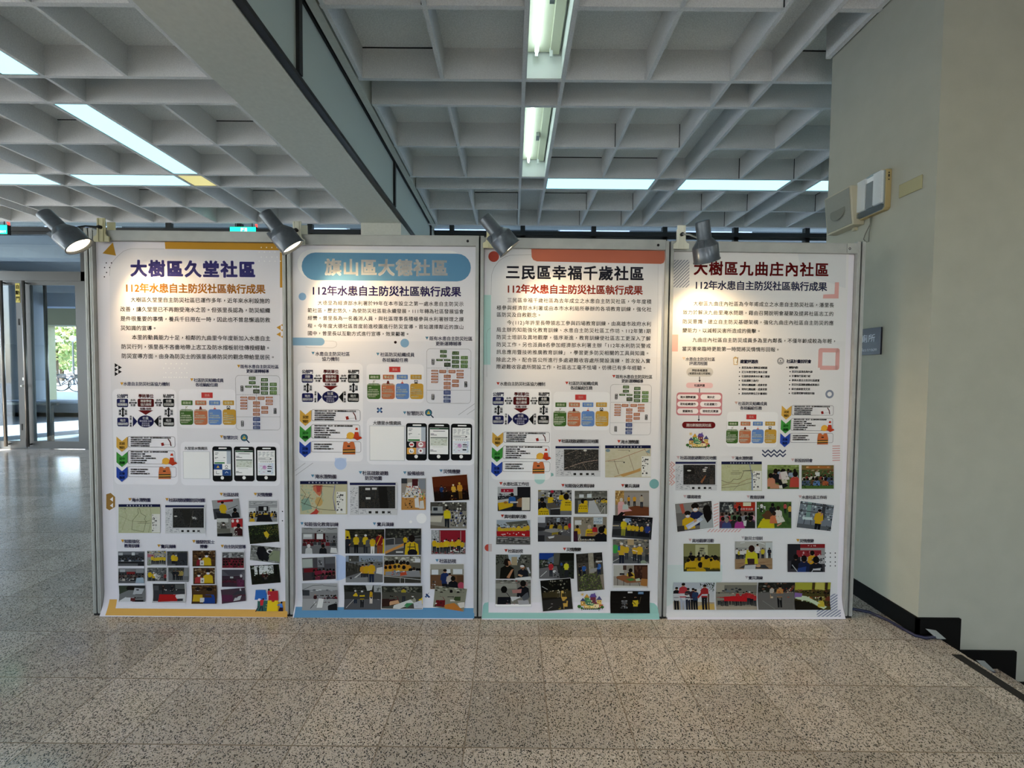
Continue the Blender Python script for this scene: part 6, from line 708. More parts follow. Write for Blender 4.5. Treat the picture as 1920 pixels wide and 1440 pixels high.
  ('caption',None,[('p','a8392c',118.1,550.1,135.9,550.2,127.1,534.4),('t','232028',21.5,0.46,137.6,253.6,539.7,'異地觀摩活動')]),
  ('caption',None,[('p','a8392c',138.5,364.9,156.4,364.9,147.6,349),('t','232028',21.5,0.46,158.7,235.9,354.8,'社區訪視')]),
  ('caption',None,[('p','a8392c',448.5,373.7,466.5,373.8,457.7,357.9),('t','232028',21.5,0.46,468.9,544.1,364.3,'災情應變')]),
  ('photograph',None,[('s',0,(100.8,697.3,273.2,698.2,274.5,568.8,101.8,568.1),'R 0 0 100 100 26272b;R 0 0 60 36 b9bcbe;R 10 8 48 22 a8243a;N 12 10 46 20 6 1 2 e0d0d0 a8243a;G c8a41e 0 60 48 56 46 80 4 96;G b8b8b4 0 54 34 48 50 56 0 66;N 0 28 40 48 8 3 5 3a3c44 8a8c90 26282c;B 44 32 34 2a5a9a 14110f;B 74 36 48 8a6a4a 1a120f;G 15161a 44 80 76 84 70 98 40 98;R 74 44 98 96 d6d3c4;R 60 0 100 42 1a1b1f;E 24 64 6 5 9a6a2a;R 38 60 62 66 c8c8c4')]),
  ('photograph',None,[('s',3,(94.9,523,276.1,523.7,277.5,388,93.1,389.1),'R 0 0 100 100 8a8a84;R 0 0 100 30 a4b0bc;G 55564e 26 10 90 2 98 30 40 26;N 0 16 100 34 10 3 3 6a6a5c 4a4a40 8a8a7c;K 4 96 66 11 44 5 c9a82a d0b030 b89828 d8c8b0;G a81f24 0 46 98 44 98 68 2 66;N 12 50 88 62 16 2 3 e4d4d0 a81f24;R 0 70 100 100 5c5c5a;N 2 74 98 94 10 3 7 3a3a3c 8a8a88 2a2a2c;L c8c8c4 1.6 4 76 34 76;L c8c8c4 1.6 54 76 90 78')]),
  ('photograph',None,[('s',0,(93.5,336.4,282.5,336.9,283.9,206.1,94.5,205.7),'R 0 0 100 100 55564e;N 0 0 30 40 6 5 3 20281a 344028 161c12;G b8c4d0 34 0 70 0 60 36 40 40;R 44 10 60 44 a89a7a;N 60 6 100 34 6 4 5 1c1c1c 44443e 8a8a80;B 32 32 66 14140f 1a110d;G b5835f 34 26 42 28 44 40 36 46;G b5835f 30 94 44 62 50 60 38 98;B 76 50 50 1c1e26 17130f;G b5835f 68 50 82 50 80 58 70 58;E 74 48 6 5 d8dade;G caa07a 64 80 76 86 72 92 62 86;G d8dadc 56 96 98 90 100 100 54 100;G b8bcc4 86 54 92 52 98 76 94 78')]),
  ('photograph',None,[('s',3,(91.7,201.7,282.3,202.1,283.2,61.3,93,61.2),'R 0 0 100 100 7c7a72;N 0 0 100 24 9 4 3 3a3a34 a8a89c 5c5c52 8a4a44;R 0 14 60 34 9a9a90;B 24 38 58 16161c 0f0d0c;G 16161c 20 66 56 62 64 74 30 84;B 78 14 54 17171c 14100e;G b07a74 46 40 74 36 72 56 50 60;G d0d2d4 40 60 62 52 72 70 46 82;G 55585e 72 62 92 48 96 76 80 84;G a8a9ad 62 78 92 74 96 94 66 96;N 30 70 66 94 5 3 4 a07a7c d8d8d8 6a6c70')]),
  ('photograph',None,[('s',0,(313.5,681.5,490.9,682.4,492.7,548.8,314.9,548.1),'R 0 0 100 100 6a6c70;R 0 0 100 30 8a8a88;N 0 0 100 44 9 5 3 3a3c40 c8c8c4 8a7a2a 2a2a2c;E 42 6 5 6 a8243a;B 38 22 28 c8a81e 14110f;B 70 14 24 c9aa1e 14110f;G 55504a 24 54 60 46 66 70 30 74;B 12 38 40 1c1d22 120f0e;B 84 26 54 d0b41e 14110f;B 16 60 50 cdb01c 14110f;T 水患自主防災 5 2c2a1a 80 97 50;T 防災社區 5 2c2a1a 80 97 59;T 水患自主防災 5 2c2a1a 3 30 86;T 防災社區 5 2c2a1a 3 30 95;N 44 40 70 62 5 3 5 d8d8d4 3a5a8a 2a2a2e;R 36 76 66 100 2a2a2c;L c8c8c4 1.4 38 76 66 72')]),
  ('photograph',None,[('s',6,(503.1,682.5,683.2,683.4,685.4,551.9,505,551.1),'R 0 0 100 100 77776f;R 0 0 100 24 5c5c56;L c8c8c0 1 50 2 50 12;N 4 4 96 22 8 3 3 6c6c64 4a4a44 8a8a80;R 14 16 28 30 c9d0d4;R 38 14 52 30 c9d4d8;R 0 34 100 42 3a3a36;C 56 98 34 7 18 5 c8a82a 3a3c40 8a8a88;G b4b6b8 44 44 60 42 80 98 40 98;N 70 40 100 70 6 4 8 2a2a2c 55564e 8a8a84;B 26 44 46 ccae1c 14110f;B 34 38 18 c8a81e 14110f;T 水患自主防災 5 2c2a1a 12 38 66;T 防災社區 5 2c2a1a 12 38 75;R 0 40 10 96 44443e;L c8c8c4 1.5 78 98 92 66 92 98')]),
  ('photograph',None,[('s',0,(313.9,539.1,490,539.8,491.8,406.8,315.4,406.2),'R 0 0 100 100 55565a;R 0 0 22 24 c9ccd4;R 26 0 100 26 4a4a4c;R 56 4 66 20 9fb0c0;N 30 2 98 22 8 3 3 6a6a6c 2a2a2c 8a8a8c;C 24 92 28 6 24 5 2a2c34 b89a24 caa81e 3a3c44;B 54 40 36 8a7a2c 14110f;P 66 84 60 8a7a2c 222 14110f;E 96 36 6 10 a82a34;G 8a8a88 4 54 50 46 90 56 40 64;G 5a5652 22 84 52 70 96 78 98 98 30 98;N 60 50 98 66 6 3 6 c8cacc 3a3a3c 6a6a6c;G 2a2a2c 0 40 26 44 20 56 0 58;G c4c6c8 30 80 50 76 48 84 34 88;R 0 74 20 100 26272a')]),
  ('photograph',None,[('s',0,(502.3,539.8,678.8,540.6,681.1,407.4,504.2,406.8),'R 0 0 100 100 8a8272;R 4 14 24 32 d0d4d4;R 60 2 88 30 b4c0c8;N 62 4 86 28 4 4 3 8a9aa8 c8d4d8 6a7a88;N 22 6 56 26 6 3 5 6a6252 a89c88 3a382f;B 12 40 28 c9a22a 1a1512;B 48 40 36 ccae1e b8a898;B 64 36 24 a8242c 14110f;B 92 40 30 c8a82a 14110f;G a87a4a 38 68 72 62 74 74 40 78;R 22 78 78 90 17171a;G 3a1c2c 0 58 12 56 14 100 0 100;B 84 52 60 15161a 120f0e;L d8d8d4 1.6 14 94 22 68;N 20 88 64 100 6 2 4 c8c8c4 55565a;T 水患自主防災 4 2c2a1a 40 57 58;T 防災社區 4 2c2a1a 40 57 67')]),
  ('photograph',None,[('s',0,(721.3,680.7,900.7,681.6,903.4,547.1,723.6,546.4),'R 0 0 100 100 8c8478;R 0 0 26 56 a8844a;N 0 0 26 50 5 5 3 c8a05a 7a5c34 d8c08a;R 26 8 100 60 9a948c;G 6a3c24 30 70 60 60 100 66 100 100 20 100;P 40 60 40 c8902a 1a1c22 1d2a4a;P 57 62 44 d0982a 1f2024 8a8a8a;P 78 68 52 b0a48c 2a2c34 14110f;B 18 36 32 d8a8a8 c8c0b0;G d8a0a0 8 60 28 56 46 76 50 80 26 84 28 98 8 98;B 30 48 26 b8c4c0 6a6458;G 14110f 18 84 30 88 20 100 6 100')]),
  ('photograph',None,[('s',0,(713.5,549.8,923.3,537.6,917.3,418.4,707.6,431.9),'R 0 0 100 100 2c2e30;R 0 0 100 26 15161a;R 30 10 46 30 8aa0c0;N 40 4 98 36 8 4 3 3a3c40 1a1b1e 5c5e60 8a7a70;G 4a4c50 0 40 20 36 22 60 0 64;P 28 100 88 cfba1e 8a8c34 d0d0cc;P 42 94 64 c8ae1e 22242a c8c8c4;P 52 92 60 caa81e 1f2024 1a1512;P 62 92 58 c9a81e 23252a c8c8c4;P 74 90 54 caa01e 2a2c32 1a1512;P 89 106 78 2a3a7a 15161c c8c8c8;G 17181c 66 70 84 68 84 98 62 98;L d8c8a0 3 0 48 16 46;R 0 90 100 100 3c3e42')]),
  ('photograph',None,[('s',0,(713.4,420.6,906,421.2,908.6,290.2,715.7,289.7),'R 0 0 100 100 6a6a64;N 0 0 100 40 9 5 3 3a3a36 8a8478 55544c a89c84;R 40 0 58 24 b8a07a;R 0 70 100 100 55585a;L c8cac8 2 0 92 40 60;L c8cac8 1.6 50 74 98 98;E 6 40 10 18 3f9a4a;P 24 108 96 c9a62a 1c2030 d8d8d4;R 14 28 20 46 2f5aa0;P 38 84 62 c9a82a 3a3c40 d8d8d4;P 60 90 66 caa02c 23252c d8d8d4;P 74 100 82 d0aa2a 2a2e34 d8d8d4;L e8e4dc 2.5 54 44 68 50;P 94 90 60 55544c 2a2c30 1a1512;E 84 94 8 8 8a9a84')]),
  ('photograph',None,[('s',3,(716.9,284,903,284.5,905.6,158.7,719,158.4),'R 0 0 100 100 9a948a;R 0 0 30 50 b8b8b0;R 60 0 100 64 3a241c;R 84 8 100 60 5c3a28;N 64 4 84 50 3 3 3 4a3024 5c4030 2c1c16;R 28 2 38 22 4a3830;R 40 4 56 26 8c8478;B 50 24 40 c8a83a 14110f;G 2a1c18 42 32 48 30 60 48 44 54;G 8a5a3a 10 50 30 44 80 68 80 76 40 80 8 58;G 4a7a3a 36 62 54 58 64 66 48 72;G b8c4a8 64 62 76 58 78 70 66 72;G a8743c 82 60 100 62 98 98 78 88;L 2a2826 2 12 58 12 98;L 2a2826 2 30 68 30 98;L 2a2826 2 48 80 48 100;L 2a2826 2 74 78 78 98;G d8d8d0 0 90 98 94 98 100 0 100;R 18 36 32 44 26262a')]),
  ('photograph',None,[('s',0,(705.2,141.2,916.1,141.5,912.2,31.3,702.7,31.2),'R 0 0 100 100 14120f;N 0 60 100 100 8 3 3 1c1a16 12100d 231f1a;R 44 2 56 10 d8dadc;P 36 110 84 5a5a5c 17181a b8b4b0;E 36 50 8 10 c8ccd0;E 36 50 4 5 2a2c30;P 64 112 90 cdb62a 1c1c1e 2a2018;L 26221c 3 56 46 66 66;R 70 4 84 24 5a80a8;R 72 7 82 12 a8c0d8;L 6a5c4a 2 78 24 74 60;N 26 60 46 80 4 3 5 3a3a3c 8a8c90 c8cacc')]),
  ('photograph',None,[('s',0,(322.8,345.5,507.8,346.1,509.8,207.7,324.3,207.3),'R 0 0 100 100 2a2c2a;G 1f3f8a 0 0 42 0 38 26 0 24;G 5c6c84 26 22 44 10 44 40 24 40;N 0 26 40 52 6 4 3 4a5a44 2c3828 8a8c84;G 55564e 42 0 60 0 56 46 42 46;R 60 0 100 30 141510;N 66 30 100 100 8 8 4 1c2416 2a3420 141a10;G 6a6a6c 0 60 50 50 60 100 0 100;L d8dadc 2 4 92 22 70;P 34 92 58 b02a34 2a2c34 1a1512;E 44 72 5 5 d8dadc;P 64 62 28 2a4a8a 1c1e22 1a1512;P 78 92 60 ccca2a 22242a 3a3c34;N 42 70 58 96 4 4 6 1c1c1e 55565a')]),
  ('photograph',None,[('s',0,(519.1,340.4,656.7,350.5,672.9,149.7,530.4,138),'R 0 0 100 100 4a463e;R 0 0 100 24 2c2a26;N 0 0 100 24 6 4 3 3a3632 1c1a18;G 9a9484 46 0 66 0 66 54 46 54;N 48 4 64 50 3 6 5 a8a294 8a8474;P 28 62 34 2a5aa0 1c1e24 1a1512;P 12 60 30 1c1e26 17181c 120f0e;P 84 62 38 3a6ab0 17203a 1a1512;P 78 40 24 55544c 2a2a2c 120f0e;R 74 22 98 26 c8c8c0;G 9a9a98 50 42 78 40 74 50 50 52;N 6 54 98 100 14 12 3 5a6a34 74803e 44522a 8a9050 37441f;G 8a7f70 86 60 100 58 100 100 94 100')]),
  ('photograph',None,[('s',2,(328.9,197.6,491.7,212.2,505.6,50.2,344.5,38),'R 0 0 100 100 1c1a14;R 0 0 100 40 0f0f0c;N 20 2 96 34 12 5 3 3a3a2c 14140f 14140f 14140f 8a8a78;L a8aaa8 2.4 4 20 22 32;N 10 36 90 44 12 2 5 c8c0a0 3a3424 6a5c3a;R 4 42 100 66 3c3520;N 6 44 98 62 14 1 4 b8b098 3c3520 4a4228;N 60 52 100 66 8 3 6 3f4a24 55602c 2c3418;G 2c2a28 0 66 100 64 100 100 0 100;L 8a8a84 1.4 10 98 40 84;G c9a24a 62 52 70 44 80 52 86 74 82 96 76 92 70 98 68 74;E 70 44 4.5 4.5 d8b860;E 32 80 3 2 d8d8d4;E 56 94 7 4 8a7a3a')]),
  ('village_drawing',None,[('u','houses',530.5,132.3,1.026,0.948)]),
 ],
 [
  ('background_design',None,[('q','d9d8d8',31.8,1939,950.4,1255.9,0),('p','d5d4d5',17.8,1469.6,946.4,1479.1,958.6,669.6,26.8,666.7),('p','d2d3d4',24.1,794.8,948.2,798.7,952.7,10.8,18.8,12.8),('p','cfd0d2',677.3,1941.8,936.4,1940,939.1,1756.1,867.9,1780,714.6,1830.1,690.5,1879.1),('p','8d8f9c',25.3,1886.2,30.7,1891.8,39,1891.9,25.4,1878.1),('p','8d8f9c',25.6,1869.9,47.3,1892,55.6,1892.1,25.8,1861.8),('p','8d8f9c',26,1853.6,63.9,1892.2,72.2,1892.3,26.2,1845.4),('p','8d8f9c',26.3,1837.3,80.5,1892.5,88.8,1892.6,26.5,1829.1),('p','8d8f9c',26.7,1820.9,97.1,1892.7,105.4,1892.8,26.9,1812.8),('p','8d8f9c',27.1,1804.6,108.3,1887.4,108.5,1879.2,27.2,1796.4),('p','8d8f9c',27.4,1788.2,108.7,1871.1,108.8,1862.9,27.6,1780.1),('p','8d8f9c',27.8,1771.9,109,1854.7,109.2,1846.6,28,1763.7),('p','8d8f9c',28.1,1755.5,109.4,1838.4,109.6,1830.2,30,1749),('p','8d8f9c',38.3,1749.1,109.8,1822,110,1813.9,46.6,1749.2),('p','8d8f9c',54.9,1749.3,110.2,1805.7,110.4,1797.5,63.2,1749.4),('p','8d8f9c',71.5,1749.5,110.6,1789.3,110.8,1781.1,79.9,1749.6),('p','8d8f9c',88.2,1749.7,110.9,1772.9,111.1,1764.8,96.5,1749.8),('q','d5a9a4',26.3,1505.1,58.6,1417,0),('p','d3a09b',881.7,1787.3,903.1,1787.6,903.3,1703.3,820,1702.3,821.5,1722.7,881.1,1725.6),('o','d0a09c',816.8,1431.1,909,1338.7,0,22.09,0),('i','7f8799',873,1199.7,22.6,10.49),('l','c79a98',5.52,898.1,922.7,939.2,924.1),('l','c79a98',5.52,898.6,910,939.6,911.4),('l','c79a98',5.52,899,897.3,940.1,898.7),('l','c79a98',5.52,899.5,884.6,940.5,885.9),('l','c79a98',5.52,899.9,871.9,941,873.2),('l','c79a98',5.52,900.4,859.2,941.4,860.5),('l','c79a98',5.52,900.8,846.4,941.9,847.8),('l','3f4660',7.18,520.9,899.9,537.3,884.8,552.7,900,569,884.9,584.4,900.2,600.8,885.1,616.2,900.4,632.5,885.2,648,900.5),('l','3f4660',7.18,521.5,880.2,537.8,865,553.3,880.3,569.6,865.2,585,880.5,601.4,865.3,616.8,880.6,633.2,865.5,648.6,880.8),('l','cd9d99',5.52,19.8,835.6,39.3,819.9,20.5,804.1,39.9,788.4,21.2,772.6,40.6,756.9,21.8,741.1,41.3,725.4,22.5,709.5),('l','cd9d99',5.52,35.5,835.6,55,820,36.2,804.2,55.7,788.5,36.9,772.7,56.4,757,37.6,741.1,57.1,725.4,38.3,709.6),('p','cba09c',235.3,458.7,243.2,458.7,259.8,475.8,251.8,475.8),('p','cba09c',253.4,458.7,261.4,458.7,278,475.8,270,475.8),('p','cba09c',271.6,458.7,279.5,458.8,296.1,475.9,288.2,475.9),('p','cba09c',289.7,458.8,297.7,458.8,314.3,475.9,306.3,475.9),('p','cba09c',307.9,458.8,315.9,458.8,332.5,475.9,324.5,475.9),('p','cba09c',326.1,458.8,334.1,458.8,350.7,475.9,342.7,475.9),('p','cba09c',344.3,458.8,352.3,458.9,368.9,476,360.9,476),('p','cba09c',362.5,458.9,370.4,458.9,387.1,476,379.1,476),('p','cba09c',380.7,458.9,388.7,458.9,405.3,476,397.3,476),('p','cba09c',398.9,458.9,406.9,458.9,423.5,476,415.5,476),('p','cba09c',268.5,600.8,268.4,607.6,293.6,616.2,293.8,609.4),('p','cba09c',269,583.8,268.8,590.6,294,600.3,294.2,593.5),('p','cba09c',269.4,566.8,269.2,573.6,294.5,584.4,294.6,577.6),('p','cba09c',269.8,549.7,269.7,556.5,294.9,568.5,295,561.7),('p','cba09c',270.3,532.7,270.1,539.5,295.3,552.6,295.5,545.8),('p','cba09c',270.7,515.6,270.5,522.5,295.7,536.7,295.9,529.9),('p','cba09c',271.1,498.6,271,505.4,296.1,520.8,296.3,514),('p','cba09c',271.6,481.5,271.4,488.3,296.5,504.9,296.7,498.1),('p','c3cfcc',26.7,281.8,323.3,281.7,325.6,195.7,316.1,187.1,25.2,60.5),('e','24262c',880,346,3.3,3.3),('e','24262c',907,346,3.3,3.3),('e','24262c',934,346,3.3,3.3),('e','24262c',880.7,323.6,3.3,3.3),('e','24262c',907.8,323.6,3.3,3.3),('e','24262c',934.8,323.6,3.3,3.3),('e','24262c',881.6,297.7,3.3,3.3),('e','24262c',908.7,297.7,3.3,3.3),('e','24262c',935.7,297.7,3.3,3.3),('e','24262c',882.4,276.4,3.3,3.3),('e','24262c',909.4,276.4,3.3,3.3),('e','24262c',936.5,276.4,3.3,3.3),('p','83889c',946.6,124,914.5,103.1,914.7,110.9,934.7,124.1),('p','83889c',954,113.7,913.6,88.5,914.1,96,954,121.6),('p','83889c',953.5,98.8,912.1,74.3,912.9,81.6,953.9,106.4),('p','83889c',854.8,43.5,830.8,31.4,832.3,38.1,843,43.5),('p','83889c',952.4,84.3,910.1,60.5,911.2,67.6,953,91.7),('p','83889c',877.6,43.4,827.5,18.7,829.3,25.2,865.8,43.5),('p','83889c',950.7,70.2,907.6,47.1,909,54,951.7,77.4),('p','83889c',900.5,43.4,837.9,12.9,826.1,12.9,888.6,43.4),('p','83889c',948.5,56.5,923.3,43.3,911.5,43.4,949.7,63.5),('p','83889c',923.3,43.3,860.6,12.8,848.8,12.8,911.5,43.4),('p','83889c',945.9,43.3,934.3,43.3,947.3,50),('p','83889c',946.1,43.3,883.3,12.8,871.6,12.8,934.3,43.3),('p','83889c',964.3,43.3,963.7,40.6,906.1,12.7,894.3,12.7,957.1,43.3),('p','83889c',960.5,27.7,928.8,12.7,917,12.7,962.2,34.3),('p','83889c',956.9,15.1,951.5,12.6,939.8,12.6,958.8,21.6)]),
  ('title_lettering',None,[('t','7c1c1e',75.4,2.48,131.4,847.2,1851.7,'大樹區九曲庄內社區')]),
  ('subtitle_lettering',None,[('t','363a5e',49.9,1.33,137.4,839,1764.1,'112年水患自主防災社區執行成果')]),
  ('paragraph',None,[('t','28241f',25.5,0.33,134.1,880.1,1668.3,'大樹區九曲庄內社區為今年甫成立之水患自主防災社區，潘里長'),('t','28241f',25.5,0.33,80.1,880.1,1622.3,'致力於解決九曲里淹水問題，藉由召開說明會凝聚及提昇社區志工的'),('t','28241f',25.5,0.33,79.5,881.8,1574.3,'防災意識，建立自主防災基礎架構，強化九曲庄內社區自主防災的應'),('t','28241f',25.5,0.33,80.5,496.8,1528.1,'變能力，以減輕災害所造成的衝擊。'),('t','28241f',25.5,0.33,134.1,902.1,1479.2,'九曲庄內社區自主防災成員多為里內鄰長，不僅年齡成較為年輕，'),('t','28241f',25.5,0.33,80.5,600.8,1432.1,'當災害來臨時更能第一時間將災情情形回報。')]),
  ('caption',None,[('p','d8c0a8',82,1387.5,99.9,1387.7,91.3,1372.2),('t','2c2c44',20.9,0.3,100.7,255.5,1377.9,'水患自主防災社區'),('t','2c2c44',20.9,0.3,120.7,216.3,1355.7,'評選流程圖')]),
  ('caption',None,[('t','2c2c44',20.9,0.77,390.9,484.7,1367.6,'建置評選表')]),
  ('clipboard_icon',None,[('p','b89a6a',352.2,1386.2,363.2,1393.5,378,1386.5,377.9,1349.9,355.4,1349.7),('p','e6e2d8',356.2,1382.9,373.6,1383.1,373.9,1353.7,358.7,1353.6),('l','4a4438',2.76,377.9,1389.8,370.9,1358.7),('e','55503f',362.5,1378.6,1.9,1.9),('e','55503f',362.8,1369.7,1.9,1.9),('e','55503f',363,1360.8,1.9,1.9)]),
  ('caption',None,[('t','2c2c44',20.9,0.77,637.7,768,1371.2,'社區計畫說明會')]),
  ('round_icon',None,[('i','2f3038',605,1372,18.2,2.21),('i','2f3038',605,1372,13.8,2.21),('q','2f3038',597.9,1367.5,613.1,1364.2,0),('p','2f3038',604.8,1378.6,610.1,1372,599.9,1371.9)]),
  ('criteria_list',None,[('e','26262c',387.8,1335,3.3,3.3),('t','2a2a30',13.3,0.33,398.5,535.1,1335.7,'是否為淹水潛勢區域範圍'),('e','26262c',388,1312.2,3.3,3.3),('t','2a2a30',13.3,0.33,399.1,535.8,1312.9,'近五年是否發生淹水災害'),('e','26262c',388.2,1289.4,3.3,3.3),('t','2a2a30',13.3,0.33,399.8,548.9,1290.2,'社區幹部參與本計畫之意願'),('e','26262c',388.3,1267.2,3.3,3.3),('t','2a2a30',13.3,0.33,400.4,493.2,1267.7,'社區凝聚力為何?'),('e','26262c',388.5,1244.4,3.3,3.3),('t','2a2a30',13.3,0.33,401,536.1,1245,'現有社團組織、成員背景'),('e','26262c',388.7,1221.6,3.3,3.3),('t','2a2a30',13.3,0.33,401.7,536.8,1222.2,'現有社團組織、成員背景'),('e','26262c',388.8,1198.7,3.3,3.3),('t','2a2a30',13.3,0.33,402.3,537.5,1199.4,'其他政府單位之計畫補助')]),
  ('briefing_list',None,[('e','26262c',639.8,1338.9,3.3,3.3),('t','2a2a30',13.9,0.5,650.6,708.1,1338.7,'課程內容：'),('e','26262c',657.5,1316.3,3.3,3.3),('t','2a2a30',13.3,0.33,667.6,776.7,1316.8,'防災社區理念與內涵'),('e','26262c',657.3,1293.4,3.3,3.3),('t','2a2a30',13.3,0.33,667.9,766.1,1293.9,'計畫執行區域介紹'),('e','26262c',657.1,1270.6,3.3,3.3),('t','2a2a30',13.3,0.33,668.2,816.1,1271.3,'參與水患自主防災社區建置'),('e','26262c',656.9,1247.7,3.3,3.3),('t','2a2a30',13.3,0.33,668.4,815.8,1248.4,'防災社區疏散避難成果展示'),('e','26262c',656.7,1224.8,3.3,3.3),('t','2a2a30',13.3,0.33,668.7,766.7,1225.3,'綜合座談意見交流'),('e','26262c',656.5,1202.5,3.3,3.3),('t','2a2a30',13.3,0.33,669,791.8,1203.1,'社區環境實地踏查討論')]),
  ('selection_flowchart',None,[('q','bdbab6',106.1,1333.1,247.7,1287.1,22.1),('t','2c2a2c',13.9,0.5,135.6,217.8,1318.7,'拜訪各候選里'),('t','2c2a2c',12.8,0.39,116.4,236.7,1302.6,'(候選里由區公所提報)'),('l','24222a',3.87,176.6,1285.9,177.1,1264.3),('p','24222a',170.9,1267.6,183.2,1267.7,177.3,1256.5),('q','d9b4b6',106.1,1254.3,248.3,1226,13.3),('t','2c2024',14.5,0.5,149.7,204.6,1239.9,'社區評選'),('l','24222a',3.87,177.5,1224.9,178.1,1201.5),('q','b9787e',56.8,1202.6,299.7,1081.7,15.5),('q','e3dcdc',60.5,1192.1,172.5,1164.3,13.8),('t','2c2428',14.5,0.5,76.2,158.5,1178.2,'淹水潛勢範圍'),('q','e3dcdc',183.7,1193.1,293.1,1165.3,13.8),('t','2c2428',14.5,0.5,219,258.9,1179.2,'淹水史'),('q','e3dcdc',61.3,1155.4,173.4,1127.6,13.8),('t','2c2428',14.5,0.5,76.4,159.4,1141.5,'現有組織運作'),('q','e3dcdc',182.4,1155.2,294.1,1127.3,13.8),('t','2c2428',14.5,0.5,203.7,273.3,1141.3,'社區凝聚力'),('q','e3dcdc',62.1,1118.1,174.3,1090.2,13.8),('t','2c2428',14.5,0.5,90.2,144.5,1104.2,'意願高低'),('q','e3dcdc',181.6,1118.4,295.7,1090.5,13.8),('t','2c2428',14.5,0.5,196.7,279.9,1104.5,'現有防災資源'),('l','24222a',3.87,177.1,1081.7,177.6,1058.3),('p','24222a',171.4,1061.6,183.7,1061.7,177.8,1050.4),('q','621618',89.6,1048.2,266.6,1013.6,16.6),('t','e8dcd8',17.4,0.55,112.1,244.7,1030.3,'選出新設防災社區')]),
  ('village_drawing',None,[('u','houses',114,993,0.941,0.93)]),
  ('caption',None,[('p','c3a49c',365.2,1156.7,383.2,1156.9,374.6,1141.2),('t','2c2c44',20.3,0.36,385.7,539.1,1146.8,'社區防災組織成員'),('t','2c2c44',20.3,0.36,396,511.5,1122.7,'各班編組任務')]),
  ('team_diagram',None,[('q','dededf',327.5,1102.7,599.8,914.8,19.9),('u','team',327.6,1087.8,0.915,0.9)]),
  ('stage_diagram',None,[('u','arrows',618.5,1137.4,0.912,0.93)]),
  ('caption',None,[('p','bfa0a0',63,866.1,81,866.2,72.3,850.4),('t','2c2c44',20.9,0.39,82.9,276.7,857.1,'社區疏散避難防災地圖')]),
  ('caption',None,[('p','bfa0a0',356.1,865.3,374.2,865.4,365.6,849.6),('t','2c2c44',20.9,0.39,376.1,470.1,856.6,'淹水潛勢圖')]),
  ('caption',None,[('p','bfa0a0',676.1,855.5,694.3,855.6,685.7,839.8),('t','2c2c44',20.9,0.39,696.9,792.5,845.7,'新設說明會')]),
  ('evacuation_map',None,[('s',0,(58,838.5,279.4,839.6,283.4,683.3,61.4,682.6),'R 0 0 100 100 dcdde0;R 0 2 97 9 20244c;N 1 14 17 97 3 26 5 b4b6ba 9c9ea4 d8d9dc;R 19 12 96 80 333;N 20 13 95 79 32 26 8 332c28 4a4038 241f1c 5e5148 1c1917;R 22 24 46 45 242220;E 33 32 5 2.4 d8d8d2;E 70 28 5 2.4 d8d8d2;E 70 34 4 2 d8d8d2;E 74 22 4 2 ccc;G 8a5a3a 60 70 72 48 74 50 64 76;R 82 60 92 78 4a443e;N 22 84 40 96 4 3 3 b0b2b6 d8d9dc;R 40 88 46 95 222;R 54 88 60 95 2c2a26;R 68 88 74 95 222;R 80 88 86 94 333;L 777 .6 18 83 100 83;L 777 .6 18 12 18 98;N 76 88 98 97 4 2 8 a0a2a6 dcdde0')]),
  ('flood_map',None,[('s',0,(303.2,838,519.9,839,524.5,682.4,307.2,681.7),'R 0 0 100 100 c2c49a;N 0 10 78 98 12 10 9 c6c8a0 bcbe92;L 8d93b0 3 70 10 74 40 80 70;G 8fa0b8 74 40 80 40 80 98 74 98;L 6a5a44 1.5 0 64 14 72 24 70 30 60 40 62 48 58 56 32 74 32;L 8a6a4c 1.4 2 82 24 74 40 76 62 62 76 58;L 6a5a44 1.2 0 90 40 84 76 70;L 44514a 1.6 52 32 76 30 76 52;L 444 1 26 32 44 32;L 333 1.2 24 38 50 38;L 444 1 24 43 46 43;L 555 .8 30 98 46 74;N 4 14 20 20 5 2 4 777 c2c49a;R 78 32 99 98 eeeee6;N 79 34 95 96 3 10 7 444 666 e8e8e0;R 0 0 100 9.5 1c2145;T 高雄市大樹區九曲里 5 dfe3f0 20 82 5')]),
  ('photograph',None,[('s',0,(550.5,821.1,720.4,821.9,724.6,692.7,554.3,692.1),'R 0 0 100 100 5a6a3a;R 0 0 100 20 8a9c5a;N 0 0 100 20 6 2 3 7a8c4c a0b070 66783c;C 20 90 24 7 26 5 b88a8c 8a9ab0 d8d4cc 2a2a2c;B 26 26 46 1c1c20 1a120f;B 48 24 34 b8a0a0 14110f;G d8d0cc 40 30 60 26 70 60 46 64;B 10 44 44 c8866a 17110f;G c08a6c 10 74 40 84 44 98 8 98;B 88 38 52 b8483c 17110f;G 1a1b1e 26 50 46 66 66 86 50 98 36 80;G cfc8b4 44 62 60 60 64 74 48 78;G e0dcd4 36 86 46 84 48 98 38 98;N 52 44 76 66 4 3 4 d8d4cc 55584a 8a8c7c')]),
  ('photograph',None,[('s',4,(731.8,823,910.2,823.8,914.9,692.2,736,691.6),'R 0 0 100 100 4a5a34;R 0 0 100 20 7a6a3c;R 14 4 90 14 b07038;N 16 6 88 12 10 1 2 e8c890 b07038;N 0 18 100 44 12 4 3 6a5a34 8a6a48 3c3420 a89c80 7a3a2c;R 42 30 56 46 d8dcd8;C 2 98 46 11 14 5 c8c0b4 8a3a34 3a4a6a d0c8bc;C 0 98 58 7 26 6 2a3040 3a3c44 4a5a7a 6a4a34;B 46 58 34 5a7aa8 17110f;B 74 60 30 a85a34 17110f;R 0 86 100 100 4c6a34;N 0 70 100 90 12 3 8 1c2420 2a3a2a 3c5230;L 222 2 6 84 14 98')]),
